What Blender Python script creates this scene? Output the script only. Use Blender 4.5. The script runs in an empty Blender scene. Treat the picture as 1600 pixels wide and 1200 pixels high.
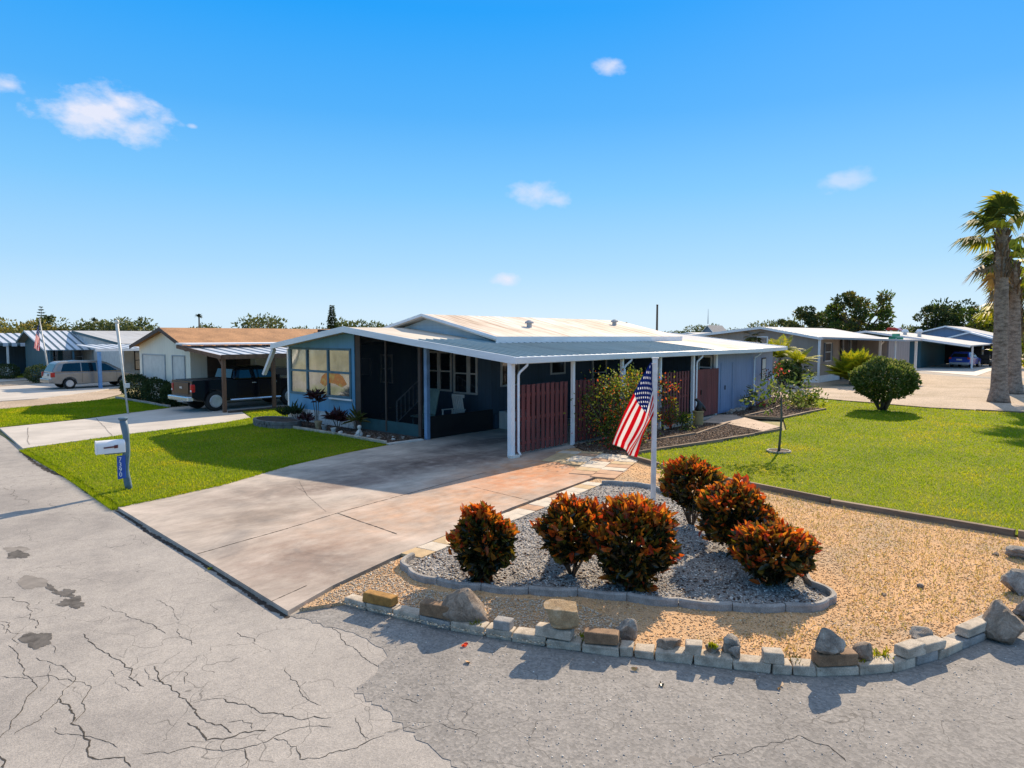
import bpy, bmesh, math, random
import numpy as np
from mathutils import Vector, Matrix

C = bpy.context.scene.collection
PI = math.pi
R = random.Random(7)
NR = np.random.default_rng(11)

# ------------------------------------------------------------------ camera
CAM_H, FPX, HZ, YAW = 3.3, 1060.0, 525.0, math.radians(41.2)
PITCH = math.atan((600 - HZ) / FPX)
cam = bpy.data.cameras.new('camera')
camo = bpy.data.objects.new('camera', cam)
C.objects.link(camo)
camo.location = (0, 0, CAM_H)
camo.rotation_euler = (PI / 2 - PITCH, 0, YAW - PI / 2)
cam.sensor_width = 36.0
cam.lens = FPX / 1600 * 36
cam.clip_start = 0.05
cam.clip_end = 6000
bpy.context.scene.camera = camo

# survey helper: a ground point sighted from the survey position
_f = Vector((math.cos(YAW) * math.cos(PITCH), math.sin(YAW) * math.cos(PITCH), -math.sin(PITCH)))
_r = Vector((math.sin(YAW), -math.cos(YAW), 0))
_u = _r.cross(_f)
def at(x, y, z=0.0):
    d = _f * FPX + _r * (x - 800) - _u * (y - 600)
    t = (z - CAM_H) / d.z
    return (d.x * t, d.y * t)

# ------------------------------------------------------------------ light, sky
SUN_AZ, SUN_EL = math.radians(12.5), math.radians(30)
sd = Vector((math.cos(SUN_AZ) * math.cos(SUN_EL), math.sin(SUN_AZ) * math.cos(SUN_EL), math.sin(SUN_EL)))
sun = bpy.data.lights.new('sun', 'SUN')
sun.energy = 5.0
sun.angle = math.radians(0.55)
sun.color = (1.0, 0.81, 0.58)
suno = bpy.data.objects.new('sun', sun)
C.objects.link(suno)
suno.rotation_euler = (-sd).to_track_quat('-Z', 'Y').to_euler()
suno.location = (0, 0, 40)

sc = bpy.context.scene
sc.view_settings.view_transform = 'Standard'
sc.view_settings.look = 'None'
sc.view_settings.gamma = 1.0
sc.view_settings.use_curve_mapping = False
sc.view_settings.exposure = 0.65

w = bpy.data.worlds.new('World')
sc.world = w
w.use_nodes = True
nt = w.node_tree
for n in list(nt.nodes):
    nt.nodes.remove(n)
def wn(t, **k):
    n = nt.nodes.new(t)
    for a, b in k.items():
        setattr(n, a, b)
    return n
def wl(a, b):
    nt.links.new(a, b)
def wmath(op, a, b=None, c=None, clamp=False):
    n = wn('ShaderNodeMath', operation=op, use_clamp=clamp)
    for i, v in enumerate((a, b, c)):
        if v is None:
            continue
        if isinstance(v, (int, float)):
            n.inputs[i].default_value = v
        else:
            wl(v, n.inputs[i])
    return n.outputs[0]
tc = wn('ShaderNodeTexCoord')
sky = wn('ShaderNodeTexSky', sky_type='NISHITA')
sky.sun_disc = False
sky.sun_elevation = SUN_EL
sky.sun_rotation = PI / 2 - SUN_AZ
sky.altitude = 0
sky.air_density = 1.0
sky.dust_density = 0.4
sky.ozone_density = 2.5
skyscale = wn('ShaderNodeVectorMath', operation='SCALE')
wl(sky.outputs[0], skyscale.inputs[0])
skyscale.inputs['Scale'].default_value = 0.9
sep = wn('ShaderNodeSeparateXYZ')
wl(tc.outputs['Generated'], sep.inputs[0])
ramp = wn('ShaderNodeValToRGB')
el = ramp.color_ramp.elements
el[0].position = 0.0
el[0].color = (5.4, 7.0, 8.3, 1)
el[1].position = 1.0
el[1].color = (6.0, 6.3, 6.9, 1)  # upper sky out of view, whitened and raised to lift the shadows
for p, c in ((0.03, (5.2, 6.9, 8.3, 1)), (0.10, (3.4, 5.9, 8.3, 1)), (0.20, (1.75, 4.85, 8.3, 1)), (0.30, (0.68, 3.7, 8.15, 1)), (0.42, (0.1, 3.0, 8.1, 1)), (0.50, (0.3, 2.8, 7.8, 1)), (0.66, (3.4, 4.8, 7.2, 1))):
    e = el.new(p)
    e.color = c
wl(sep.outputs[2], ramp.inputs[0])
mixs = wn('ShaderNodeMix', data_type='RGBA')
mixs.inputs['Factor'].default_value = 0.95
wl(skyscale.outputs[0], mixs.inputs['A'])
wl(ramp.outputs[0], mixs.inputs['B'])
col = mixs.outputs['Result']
# small fair-weather clouds far away: (sight x, sight y, half width, half height, density)
noi = wn('ShaderNodeTexNoise')
noi.inputs['Scale'].default_value = 26
noi.inputs['Detail'].default_value = 7
noi.inputs['Roughness'].default_value = 0.58
mp = wn('ShaderNodeMapping')
mp.inputs['Scale'].default_value = (1, 1, 1.7)
wl(tc.outputs['Generated'], mp.inputs[0])
wl(mp.outputs[0], noi.inputs['Vector'])
clouds = [(165, 180, 100, 38, 1.0), (190, 160, 52, 30, 1.0), (140, 186, 60, 24, .9), (215, 196, 50, 28, .8), (14, 134, 28, 17, .8), (952, 104, 27, 15, .75),
          (958, 99, 18, 9, .7), (840, 306, 50, 19, .6), (868, 314, 26, 13, .55), (1318, 281, 44, 18, .5), (1330, 275, 26, 12, .45), (792, 436, 26, 11, .9), (301, 197, 9, 4, .5)]
fac = None
for (cx, cy, hw, hh, den) in clouds:
    d = (_f * FPX + _r * (cx - 800) - _u * (cy - 600))
    L = d.length
    d = d / L
    rx = Vector((d.y, -d.x, 0)).normalized()
    up = rx.cross(d)
    def dot(v):
        n = wn('ShaderNodeVectorMath', operation='DOT_PRODUCT')
        wl(tc.outputs['Generated'], n.inputs[0])
        n.inputs[1].default_value = v
        return n.outputs['Value']
    a = wmath('MULTIPLY', dot(rx), L / hw)
    b = wmath('MULTIPLY', dot(up), L / hh)
    fr = wmath('GREATER_THAN', dot(d), 0.5)
    q = wmath('SQRT', wmath('ADD', wmath('MULTIPLY', a, a), wmath('MULTIPLY', b, b)))
    s = wmath('SUBTRACT', 1.0, q)
    s = wmath('ADD', s, wmath('MULTIPLY', wmath('SUBTRACT', noi.outputs[0], 0.5), 2.3))
    s = wmath('MULTIPLY', wmath('SMOOTH_MAX', s, 0.0, 0.1), 1.15)
    s = wmath('MULTIPLY', wmath('MINIMUM', s, 1.0), wmath('MULTIPLY', fr, den * 0.92))
    fac = s if fac is None else wmath('MAXIMUM', fac, s)
mixc = wn('ShaderNodeMix', data_type='RGBA')
wl(fac, mixc.inputs['Factor'])
wl(col, mixc.inputs['A'])
mixc.inputs['B'].default_value = (6.9, 7.0, 8.0, 1)
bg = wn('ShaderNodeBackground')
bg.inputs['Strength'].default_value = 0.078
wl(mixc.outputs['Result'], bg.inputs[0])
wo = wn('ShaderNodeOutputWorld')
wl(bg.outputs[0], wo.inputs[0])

# ------------------------------------------------------------------ materials
class NTree:
    def __init__(s, name):
        s.m = bpy.data.materials.new(name)
        s.m.use_nodes = True
        s.t = s.m.node_tree
        s.b = s.t.nodes['Principled BSDF']
        s.out = s.t.nodes['Material Output']
        s.tc = s.t.nodes.new('ShaderNodeTexCoord')
    def n(s, typ, **k):
        x = s.t.nodes.new(typ)
        for a, b in k.items():
            setattr(x, a, b)
        return x
    def l(s, a, b):
        s.t.links.new(a, b)
    def noise(s, scale, detail=6, rough=.6, stretch=(1, 1, 1), coord='Object', dist=0.0):
        mp = s.n('ShaderNodeMapping')
        mp.inputs['Scale'].default_value = stretch
        s.l(s.tc.outputs[coord], mp.inputs[0])
        x = s.n('ShaderNodeTexNoise')
        x.inputs['Scale'].default_value = scale
        x.inputs['Detail'].default_value = detail
        x.inputs['Roughness'].default_value = rough
        x.inputs['Distortion'].default_value = dist
        s.l(mp.outputs[0], x.inputs['Vector'])
        return x.outputs[0]
    def ramp(s, fac, cols):
        x = s.n('ShaderNodeValToRGB')
        e = x.color_ramp.elements
        n = len(cols)
        for i, c in enumerate(cols):
            p, c = c if len(c) == 2 else (0.3 + 0.4 * i / max(1, n - 1), c)
            c = tuple(c) + (1,)
            if i < 2:
                e[i].position = p
                e[i].color = c
            else:
                q = e.new(p)
                q.color = c
        s.l(fac, x.inputs[0])
        return x.outputs[0]
    def math(s, op, a, b=None, c=None, clamp=False):
        x = s.n('ShaderNodeMath', operation=op, use_clamp=clamp)
        for i, v in enumerate((a, b, c)):
            if v is None:
                continue
            if isinstance(v, (int, float)):
                x.inputs[i].default_value = v
            else:
                s.l(v, x.inputs[i])
        return x.outputs[0]
    def mix(s, fac, a, b, blend='MIX'):
        x = s.n('ShaderNodeMix', data_type='RGBA', blend_type=blend)
        for k, v in (('Factor', fac), ('A', a), ('B', b)):
            i = x.inputs[k]
            if isinstance(v, (int, float)):
                i.default_value = v
            elif isinstance(v, tuple):
                i.default_value = v + (1,) if len(v) == 3 else v
            else:
                s.l(v, i)
        return x.outputs['Result']
    def bump(s, h, strength=.3, dist=.02):
        x = s.n('ShaderNodeBump')
        x.inputs['Strength'].default_value = strength
        x.inputs['Distance'].default_value = dist
        s.l(h, x.inputs['Height'])
        s.l(x.outputs[0], s.b.inputs['Normal'])
    def base(s, c):
        if isinstance(c, tuple):
            s.b.inputs['Base Color'].default_value = c + (1,)
        else:
            s.l(c, s.b.inputs['Base Color'])
    def set(s, rough=.7, spec=.5, metal=0.0):
        s.b.inputs['Roughness'].default_value = rough
        s.b.inputs['Specular IOR Level'].default_value = spec
        s.b.inputs['Metallic'].default_value = metal
        return s

def mul(c, k):
    return tuple(min(1, x * k) for x in c)

def surf(name, c, var=.18, scale=3.0, rough=.7, spec=.4, metal=0.0, bump=.15, bscale=40, bdist=.01, stretch=(1, 1, 1), c2=None, fine=.0):
    t = NTree(name)
    t.set(rough, spec, metal)
    n = t.noise(scale, 6, .6, stretch)
    c2 = c2 or mul(c, 1 - var * 1.6)
    col = t.ramp(n, [(.3, c2), (.55, c), (.72, mul(c, 1 + var * .7))])
    if fine:
        f = t.noise(bscale * 2, 3, .7)
        col = t.mix(fine, col, t.ramp(f, [(.35, (.25, .25, .25)), (.65, (1.6, 1.6, 1.6))]), 'MULTIPLY')
    t.base(col)
    if bump:
        t.bump(t.noise(bscale, 4, .65, stretch), bump, bdist)
    return t.m

def leafmat(name, cols, rough=.45, spec=.35, trans=.35, tcol=None):
    t = NTree(name)
    t.set(rough, spec)
    g = t.n('ShaderNodeNewGeometry')
    n = len(cols)
    col = t.ramp(g.outputs['Random Per Island'], [((i + .5) / n, c) for i, c in enumerate(cols)])
    t.base(col)
    tr = t.n('ShaderNodeBsdfTranslucent')
    if tcol:
        tr.inputs[0].default_value = tcol + (1,)
    else:
        t.l(t.mix(1.0, col, (1.5, 1.45, .8), 'MULTIPLY'), tr.inputs[0])
    mx = t.n('ShaderNodeMixShader')
    mx.inputs[0].default_value = trans
    t.l(t.b.outputs[0], mx.inputs[1])
    t.l(tr.outputs[0], mx.inputs[2])
    t.l(mx.outputs[0], t.out.inputs[0])
    return t.m

M = {}
# asphalt, old and bleached
def asphalt(name, c, c2, coarse):
    t = NTree(name)
    t.set(.9, .25)
    big = t.noise(.45, 5, .6, dist=.6)
    col = t.ramp(big, [(.3, c2), (.5, c), (.7, mul(c, 1.1))])
    mid = t.noise(5, 6, .7)
    col = t.mix(.5, col, t.ramp(mid, [(.3, (.72, .72, .73)), (.6, (1.08, 1.07, 1.05))]), 'MULTIPLY')
    v = t.n('ShaderNodeTexVoronoi')
    v.inputs['Scale'].default_value = 42 if coarse else 80
    t.l(t.tc.outputs['Object'], v.inputs['Vector'])
    agg = t.ramp(v.outputs['Color'], [(.15, (.45, .45, .45)), (.5, (.93, .93, .93)), (.85, (1.45, 1.42, 1.4))])
    col = t.mix(.42 if coarse else .3, col, agg, 'MULTIPLY')
    f = t.noise(160, 3, .7)
    col = t.mix(.42 if coarse else .35, col, t.ramp(f, [(.3, (.55, .55, .55)), (.7, (1.35, 1.35, 1.35))]), 'MULTIPLY')
    # hairline crazing, only where the old surface has broken up
    wob = t.n('ShaderNodeVectorMath', operation='ADD')
    wv = t.n('ShaderNodeTexNoise')
    wv.inputs['Scale'].default_value = 2.2
    t.l(t.tc.outputs['Object'], wv.inputs['Vector'])
    sc_ = t.n('ShaderNodeVectorMath', operation='SCALE')
    sc_.inputs['Scale'].default_value = .5
    t.l(wv.outputs['Color'], sc_.inputs[0])
    t.l(t.tc.outputs['Object'], wob.inputs[0])
    t.l(sc_.outputs[0], wob.inputs[1])
    ve = t.n('ShaderNodeTexVoronoi', feature='DISTANCE_TO_EDGE')
    ve.inputs['Scale'].default_value = 1.5
    t.l(wob.outputs[0], ve.inputs['Vector'])
    line = t.math('LESS_THAN', ve.outputs['Distance'], .0055)
    msk = t.math('GREATER_THAN', t.noise(.9, 3, .6), .49)
    col = t.mix(t.math('MULTIPLY', t.math('MULTIPLY', line, msk), .55), col, (.07, .065, .06))
    t.base(col)
    h = t.math('ADD', t.math('MULTIPLY', v.outputs['Distance'], .6), t.noise(120, 3, .7))
    t.bump(h, .32 if coarse else .25, .01)
    return t.m
M['road'] = asphalt('old_asphalt', (.355, .328, .298), (.272, .252, .233), False)
M['road2'] = asphalt('coarse_asphalt', (.262, .247, .23), (.205, .194, .183), True)
M['crack'] = surf('crack_shadow', (.075, .068, .06), scale=8, bump=0, spec=0, rough=1)
M['pothole'] = surf('tar_patch', (.13, .12, .11), var=.3, scale=9, spec=.1, rough=1, bump=.5, bscale=60)
M['patchlight'] = surf('worn_patch', (.25, .228, .205), var=.15, scale=6, spec=.1, rough=1, bump=.2, bscale=60)

# concrete driveway with stains that have shapes of their own
t = NTree('driveway_concrete')
t.set(.85, .3)
n1 = t.noise(.8, 7, .62, dist=.8)
col = t.ramp(n1, [(.28, (.28, .25, .225)), (.48, (.44, .38, .325)), (.66, (.54, .465, .4))])
n2 = t.noise(3.2, 8, .7, stretch=(.5, 1.4, 1))
col = t.mix(.6, col, t.ramp(n2, [(.32, (.66, .64, .63)), (.6, (1.08, 1.07, 1.05))]), 'MULTIPLY')
def blob(t, col, c, r, tint, k, st=(1, 1)):
    s1 = t.n('ShaderNodeMapping', vector_type='TEXTURE')
    s1.inputs['Location'].default_value = (c[0], c[1], 0)
    s1.inputs['Scale'].default_value = (r * st[0], r * st[1], 5)
    t.l(t.tc.outputs['Object'], s1.inputs[0])
    g = t.n('ShaderNodeTexGradient', gradient_type='SPHERICAL')
    t.l(s1.outputs[0], g.inputs[0])
    f = t.math('MULTIPLY', g.outputs['Fac'], t.math('MULTIPLY_ADD', t.noise(2.5, 6, .65), 2.2, -.35), clamp=True)
    return t.mix(t.math('MULTIPLY', f, k, clamp=True), col, tint, 'MULTIPLY')
col = blob(t, col, (13.2, 10.4), 3.2, (1.05, .62, .38), 1.5, (1.2, .7))
col = blob(t, col, (9.8, 9.6), 3.6, (1.05, .74, .55), 1.2, (1.5, .6))
col = blob(t, col, (5.3, 8.6), 2.2, (.66, .6, .58), 1.5, (.8, .8))
col = blob(t, col, (12.6, 12.9), 2.0, (.45, .4, .4), 1.8, (1.6, .6))
col = blob(t, col, (11.0, 13.8), 2.2, (.55, .52, .52), 1.6, (1.3, .6))
col = blob(t, col, (9.2, 12.6), 1.8, (.55, .5, .5), 1.7, (1.2, .5))
col = blob(t, col, (7.4, 13.2), 1.9, (.66, .63, .62), 1.6, (1.4, .6))
col = blob(t, col, (14.8, 14.4), 1.8, (.42, .4, .42), 1.8, (1.6, .5))
col = blob(t, col, (6.2, 11.6), 1.5, (.72, .68, .65), 1.6, (1.2, .7))
col = blob(t, col, (15.5, 11.0), 1.6, (.5, .42, .38), 1.6, (1.2, .6))
f = t.noise(90, 4, .7)
col = t.mix(.35, col, t.ramp(f, [(.3, (.7, .7, .7)), (.7, (1.22, 1.22, 1.22))]), 'MULTIPLY')
t.base(col)
t.bump(t.math('ADD', f, t.noise(14, 4, .6)), .12, .008)
M['drive'] = t.m
M['concrete'] = surf('pale_concrete', (.52, .475, .42), var=.14, scale=.7, rough=.85, bump=.1, fine=.2)
M['path'] = surf('pinkish_path', (.48, .36, .27), var=.2, scale=1.5, rough=.9, bump=.2, fine=.3)
M['sand'] = surf('sandy_ground', (.47, .375, .285), var=.22, scale=.35, rough=.95, spec=.1, bump=.3, bscale=8, bdist=.04, fine=.5, c2=(.36, .285, .2))
M['earth'] = surf('dry_ground', (.33, .29, .15), var=.3, scale=.12, rough=.95, spec=.1, bump=.3, bscale=5, c2=(.18, .2, .07), fine=.4)
M['mulchbase'] = surf('tan_shell_ground', (.58, .36, .19), var=.32, scale=.9, rough=.95, spec=.1, bump=.6, bscale=45, bdist=.02, fine=.75, c2=(.44, .32, .21))
M['gravelbase'] = surf('grey_gravel_ground', (.33, .305, .28), var=.3, scale=2, rough=.9, spec=.2, bump=.8, bscale=50, bdist=.02, fine=.85)
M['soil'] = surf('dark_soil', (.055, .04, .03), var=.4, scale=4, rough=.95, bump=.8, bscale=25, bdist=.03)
M['barkmulch'] = surf('bark_mulch', (.11, .075, .055), var=.5, scale=12, rough=.95, bump=.9, bscale=35, bdist=.03, fine=.6)
t = NTree('lawn_thatch')
t.set(.95, .1)
n = t.noise(.55, 6, .65)
col = t.ramp(n, [(.3, (.11, .155, .01)), (.5, (.15, .19, .012)), (.7, (.21, .215, .02))])
col = t.mix(.8, col, t.ramp(t.noise(30, 5, .7), [(.3, (.5, .55, .5)), (.7, (1.4, 1.35, 1.2))]), 'MULTIPLY')
t.base(col)
t.bump(t.noise(60, 5, .7), .8, .03)
M['lawn'] = t.m
def grassmat(name, k):
    t = NTree(name)
    t.set(.9, .0)
    g = t.n('ShaderNodeNewGeometry')
    c = t.ramp(g.outputs['Random Per Island'], [(.0, mul((.145, .215, .01), k)), (.35, mul((.17, .236, .01), k)), (.75, mul((.2, .258, .012), k)), (.98, mul((.27, .28, .05), k))])
    c = t.mix(.75, c, t.ramp(t.noise(.35, 5, .65), [(.3, (.42, .6, .5)), (.45, (.88, .94, .9)), (.55, (1.1, 1.05, 1.)), (.67, (1.8, 1.2, 1.7))]), 'MULTIPLY')
    t.base(c)
    tr = t.n('ShaderNodeBsdfTranslucent')
    t.l(t.mix(1.0, c, (2.0, 1.85, .7), 'MULTIPLY'), tr.inputs[0])
    mx = t.n('ShaderNodeMixShader')
    mx.inputs[0].default_value = .42
    t.l(t.b.outputs[0], mx.inputs[1])
    t.l(tr.outputs[0], mx.inputs[2])
    t.l(mx.outputs[0], t.out.inputs[0])
    return t.m
M['blade'] = grassmat('grass_blades', 1.15)

def siding(name, c, axis, pitch, rough=.55, vert=True, depth=.5, var=.1):
    """painted panel siding: grooves every `pitch` metres along a world axis"""
    t = NTree(name)
    t.set(rough, .4)
    sp = t.n('ShaderNodeSeparateXYZ')
    t.l(t.tc.outputs['Object'], sp.inputs[0])
    if axis == 'XY':
        a = t.math('ADD', sp.outputs[0], sp.outputs[1])
    else:
        a = sp.outputs['XYZ'.index(axis)]
    fr = t.math('FRACT', t.math('DIVIDE', t.math('ADD', a, 100.0), pitch))
    gr = t.math('LESS_THAN', fr, .07)
    n = t.noise(1.6, 6, .65, (1, 1, .3))
    col = t.ramp(n, [(.3, mul(c, 1 - var * 1.8)), (.55, c), (.75, mul(c, 1 + var))])
    col = t.mix(t.math('MULTIPLY', gr, depth), col, mul(c, .25))
    t.base(col)
    t.bump(t.math('ADD', t.math('MULTIPLY', gr, -1.0), t.math('MULTIPLY', t.noise(30, 3, .6), .12)), .5, .008)
    return t.m
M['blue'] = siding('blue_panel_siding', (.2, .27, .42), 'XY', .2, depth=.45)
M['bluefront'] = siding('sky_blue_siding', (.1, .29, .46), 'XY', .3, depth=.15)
M['navy_shaded'] = siding('navy_shaded_siding', (.062, .1, .145), 'XY', .2, depth=.5)  # house blue darkened for walls standing in shade; also used as plain navy
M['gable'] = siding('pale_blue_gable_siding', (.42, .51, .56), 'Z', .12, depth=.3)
M['teal'] = surf('teal_trim', (.05, .14, .19), rough=.5, bump=0)
M['bluetrim'] = surf('blue_trim', (.16, .27, .42), rough=.5, bump=.05)
M['white'] = surf('white_paint', (.8, .8, .81), var=.06, rough=.45, bump=.04)
M['fascia'] = surf('pale_fascia_paint', (.72, .75, .79), var=.08, rough=.4, bump=.04, stretch=(.3, .3, 2))
M['offwhite'] = surf('offwhite_paint', (.62, .6, .56), var=.1, rough=.5, bump=.05)
def roofmat(name, c, streak, k, axis=1, rough=.85):
    t = NTree(name)
    t.set(rough, .15)
    st = (3.2, .22, 1) if axis == 1 else (.22, 3.2, 1)
    n = t.noise(1.0, 7, .68, st)
    col = t.ramp(n, [(.36, streak), (.5, c), (.7, mul(c, 1.08))])
    n2 = t.noise(.35, 5, .6)
    col = t.mix(k, col, t.ramp(n2, [(.35, (.78, .7, .62)), (.6, (1.04, 1.03, 1.02))]), 'MULTIPLY')
    t.base(col)
    t.bump(t.noise(18, 4, .6, st), .1, .01)
    return t.m
M['cream'] = roofmat('coated_cream_roof', (.76, .69, .61), (.46, .35, .275), 1.0)
M['porchroof'] = roofmat('painted_porch_roof', (.62, .565, .485), (.52, .45, .37), .5)
M['metalroof'] = roofmat('blue_grey_metal_roof', (.31, .4, .43), (.25, .33, .36), .3, rough=.8)
M['endroof'] = roofmat('pale_metal_roof', (.42, .45, .49), (.35, .38, .42), .3)
M['greyroof'] = roofmat('pale_grey_roof', (.42, .44, .46), (.34, .36, .38), .3)
M['stripeW'] = surf('awning_white', (.58, .61, .65), var=.08, rough=.4, bump=0)
M['stripeD'] = surf('awning_dark', (.09, .14, .16), var=.1, rough=.5, bump=0)
M['shingle'] = surf('tan_shingles', (.43, .225, .105), var=.2, scale=1.2, rough=.9, bump=.6, bscale=14, bdist=.02, fine=.5)
M['greyshingle'] = surf('grey_shingles', (.3, .3, .31), var=.12, scale=1.5, rough=.9, bump=.4, bscale=14, fine=.4)
M['cream_wall'] = siding('cream_siding', (.82, .75, .62), 'XY', .3, depth=.12, var=.05)
M['beige_wall'] = siding('taupe_siding', (.31, .255, .215), 'XY', .3, depth=.1)
M['teal_wall'] = siding('dark_teal_siding', (.03, .1, .125), 'Z', .15, depth=.3)
M['slateblue'] = siding('slate_house_siding', (.17, .24, .36), 'Z', .18, depth=.2)
M['brown'] = surf('brown_wood', (.16, .085, .05), var=.25, scale=5, rough=.75, bump=.3, stretch=(1, 1, .15))
M['dkbrown'] = surf('dark_brown_trim', (.075, .05, .04), var=.2, rough=.7, bump=.1)
M['fence'] = surf('red_brown_fence_stain', (.17, .047, .043), var=.35, scale=4, rough=.75, bump=.35, bscale=25, stretch=(1, 1, .12), c2=(.085, .03, .03))
t = NTree('insect_screen')
t.set(.8, .1)
t.base((.008, .011, .014))
tr = t.n('ShaderNodeBsdfTransparent')
mx = t.n('ShaderNodeMixShader')
mx.inputs[0].default_value = .36
t.l(tr.outputs[0], mx.inputs[1])
t.l(t.b.outputs[0], mx.inputs[2])
t.l(mx.outputs[0], t.out.inputs[0])
M['screen'] = t.m
def glass(name, c, rough, wave, spec=1.0, coat=1.0, ior=1.6):
    t = NTree(name)
    t.set(rough, spec)
    t.b.inputs['IOR'].default_value = ior
    t.b.inputs['Coat Weight'].default_value = coat
    t.b.inputs['Coat Roughness'].default_value = rough
    t.base(t.ramp(t.noise(1.2, 4, .6), [(.35, mul(c, .7)), (.65, mul(c, 1.2))]))
    if wave:
        t.bump(t.noise(1.1, 1.0, .4), wave, .06)
    return t.m
M['glass'] = glass('dark_window_glass', (.02, .028, .035), .06, .05)
M['porchglass'] = glass('hazy_porch_glazing', (.52, .5, .45), .14, .38, 1.0, .3, 1.6)
M['porchglass'].node_tree.nodes['Principled BSDF'].inputs['Metallic'].default_value = .8
M['carglass'] = glass('tinted_car_glass', (.006, .014, .02), .04, 0, .5, .0, 1.5)
def paint(name, c, rough=.22, metal=.0, spec=.4, coat=.35):
    t = NTree(name)
    t.set(rough, spec, metal)
    t.b.inputs['Coat Weight'].default_value = coat
    t.b.inputs['Coat Roughness'].default_value = .06
    t.base(t.ramp(t.noise(2.0, 5, .6), [(.35, mul(c, .88)), (.65, mul(c, 1.08))]))
    return t.m
M['blackpaint'] = paint('black_truck_paint', (.003, .004, .008), .2, 0, .2, .15)
M['silver'] = paint('champagne_paint', (.28, .26, .24), .3, .3)
M['bluecar'] = paint('blue_suv_paint', (.02, .06, .38))
M['chrome'] = surf('chrome', (.7, .7, .72), var=.05, rough=.25, metal=.75, bump=0)
M['tyre'] = surf('tyre_rubber', (.018, .018, .018), rough=.85, bump=.1)
M['alloy'] = surf('alloy_rim', (.55, .56, .58), rough=.35, metal=.5, bump=0)
M['redlamp'] = surf('red_lamp_lens', (.45, .012, .012), rough=.15, bump=0)
M['whitelamp'] = surf('clear_lamp_lens', (.75, .75, .75), rough=.15, bump=0)
M['blacktrim'] = surf('black_trim', (.015, .015, .016), rough=.5, bump=0)
M['plate'] = surf('number_plate_white', (.7, .7, .68), rough=.4, bump=0)
M['aluminium'] = surf('aluminium_pole', (.74, .74, .74), rough=.4, metal=.15, bump=0)
M['whitepole'] = surf('weathered_white_pole', (.66, .64, .58), rough=.5, bump=.1)
M['mailblue'] = surf('blue_grey_post_paint', (.1, .17, .23), var=.2, scale=6, rough=.6, bump=.2)
M['signblue'] = surf('blue_sign', (.01, .085, .42), rough=.35, bump=0)
M['signgreen'] = surf('green_sign', (.01, .3, .17), rough=.4, bump=0)
M['redflag'] = surf('dark_red_flag', (.12, .015, .02), rough=.4, bump=0)
M['curb'] = surf('cast_concrete', (.48, .41, .325), var=.34, scale=5, rough=.9, bump=.35, bscale=45, fine=.35)
M['curbgrey'] = surf('grey_cast_concrete', (.33, .315, .295), var=.25, scale=6, rough=.9, bump=.4, bscale=40, fine=.35)
M['brownblock'] = surf('brown_block', (.25, .155, .09), var=.25, scale=7, rough=.9, bump=.4, bscale=40, fine=.35)
M['orangebrick'] = surf('ochre_brick', (.36, .19, .05), var=.3, scale=8, rough=.9, bump=.4, bscale=40, fine=.3)
M['paverA'] = surf('cream_paver', (.58, .5, .4), var=.12, scale=5, rough=.9, bump=.25, bscale=50, fine=.25)
M['paverB'] = surf('salmon_paver', (.47, .28, .17), var=.15, scale=5, rough=.9, bump=.25, bscale=50, fine=.25)
M['paverC'] = surf('ochre_paver', (.5, .36, .2), var=.15, scale=5, rough=.9, bump=.25, bscale=50, fine=.25)
def rockmat(name, c, c2, c3):
    t = NTree(name)
    t.set(.9, .25)
    n = t.noise(7, 8, .7, dist=.7)
    col = t.ramp(n, [(.32, c2), (.5, c), (.68, c3)])
    col = t.mix(.5, col, t.ramp(t.noise(70, 4, .7), [(.3, (.5, .5, .5)), (.7, (1.4, 1.4, 1.4))]), 'MULTIPLY')
    t.base(col)
    t.bump(t.math('ADD', t.noise(22, 6, .7), t.noise(90, 3, .7)), .8, .02)
    return t.m
M['rockA'] = rockmat('weathered_brown_rock', (.3, .235, .18), (.15, .11, .08), (.48, .39, .31))
M['rockB'] = rockmat('tan_sandstone', (.42, .29, .16), (.25, .16, .09), (.5, .4, .28))
M['rockC'] = rockmat('grey_limestone', (.31, .275, .235), (.13, .11, .095), (.56, .51, .44))
M['timber'] = surf('weathered_timber', (.24, .17, .115), var=.35, scale=5, rough=.9, bump=.5, bscale=30, stretch=(.2, .2, 1), c2=(.1, .07, .05))
M['terracotta'] = surf('tan_glazed_pot', (.36, .26, .11), rough=.6, bump=.15)
M['bronze'] = surf('dark_bronze', (.025, .024, .022), rough=.45, bump=.1)
M['darkstone'] = surf('dark_grey_stone', (.15, .15, .145), var=.3, scale=5, rough=.95, bump=.5)
M['plaster'] = surf('white_plaster', (.6, .57, .52), var=.15, rough=.8, bump=.2)
M['stoneskirt'] = rockmat('white_stone_skirting', (.62, .6, .57), (.12, .13, .14), (.72, .7, .68))
M['iron'] = surf('black_iron', (.012, .012, .013), rough=.5, bump=0)
M['greenplastic'] = surf('pale_green_plastic', (.22, .33, .3), rough=.5, bump=0)
M['bark'] = surf('tree_bark', (.13, .095, .07), var=.35, scale=4, rough=.95, bump=.7, bscale=14, bdist=.04, stretch=(1, 1, .3))
M['palmbark'] = surf('palm_trunk_bark', (.3, .24, .19), var=.35, scale=3.2, rough=.95, bump=.9, bscale=9, bdist=.07, stretch=(1, 1, 2.4), fine=.35, c2=(.11, .08, .06))
M['petiole'] = surf('dry_petiole_boots', (.15, .1, .06), var=.4, scale=5, rough=.95, bump=.6)
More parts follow.
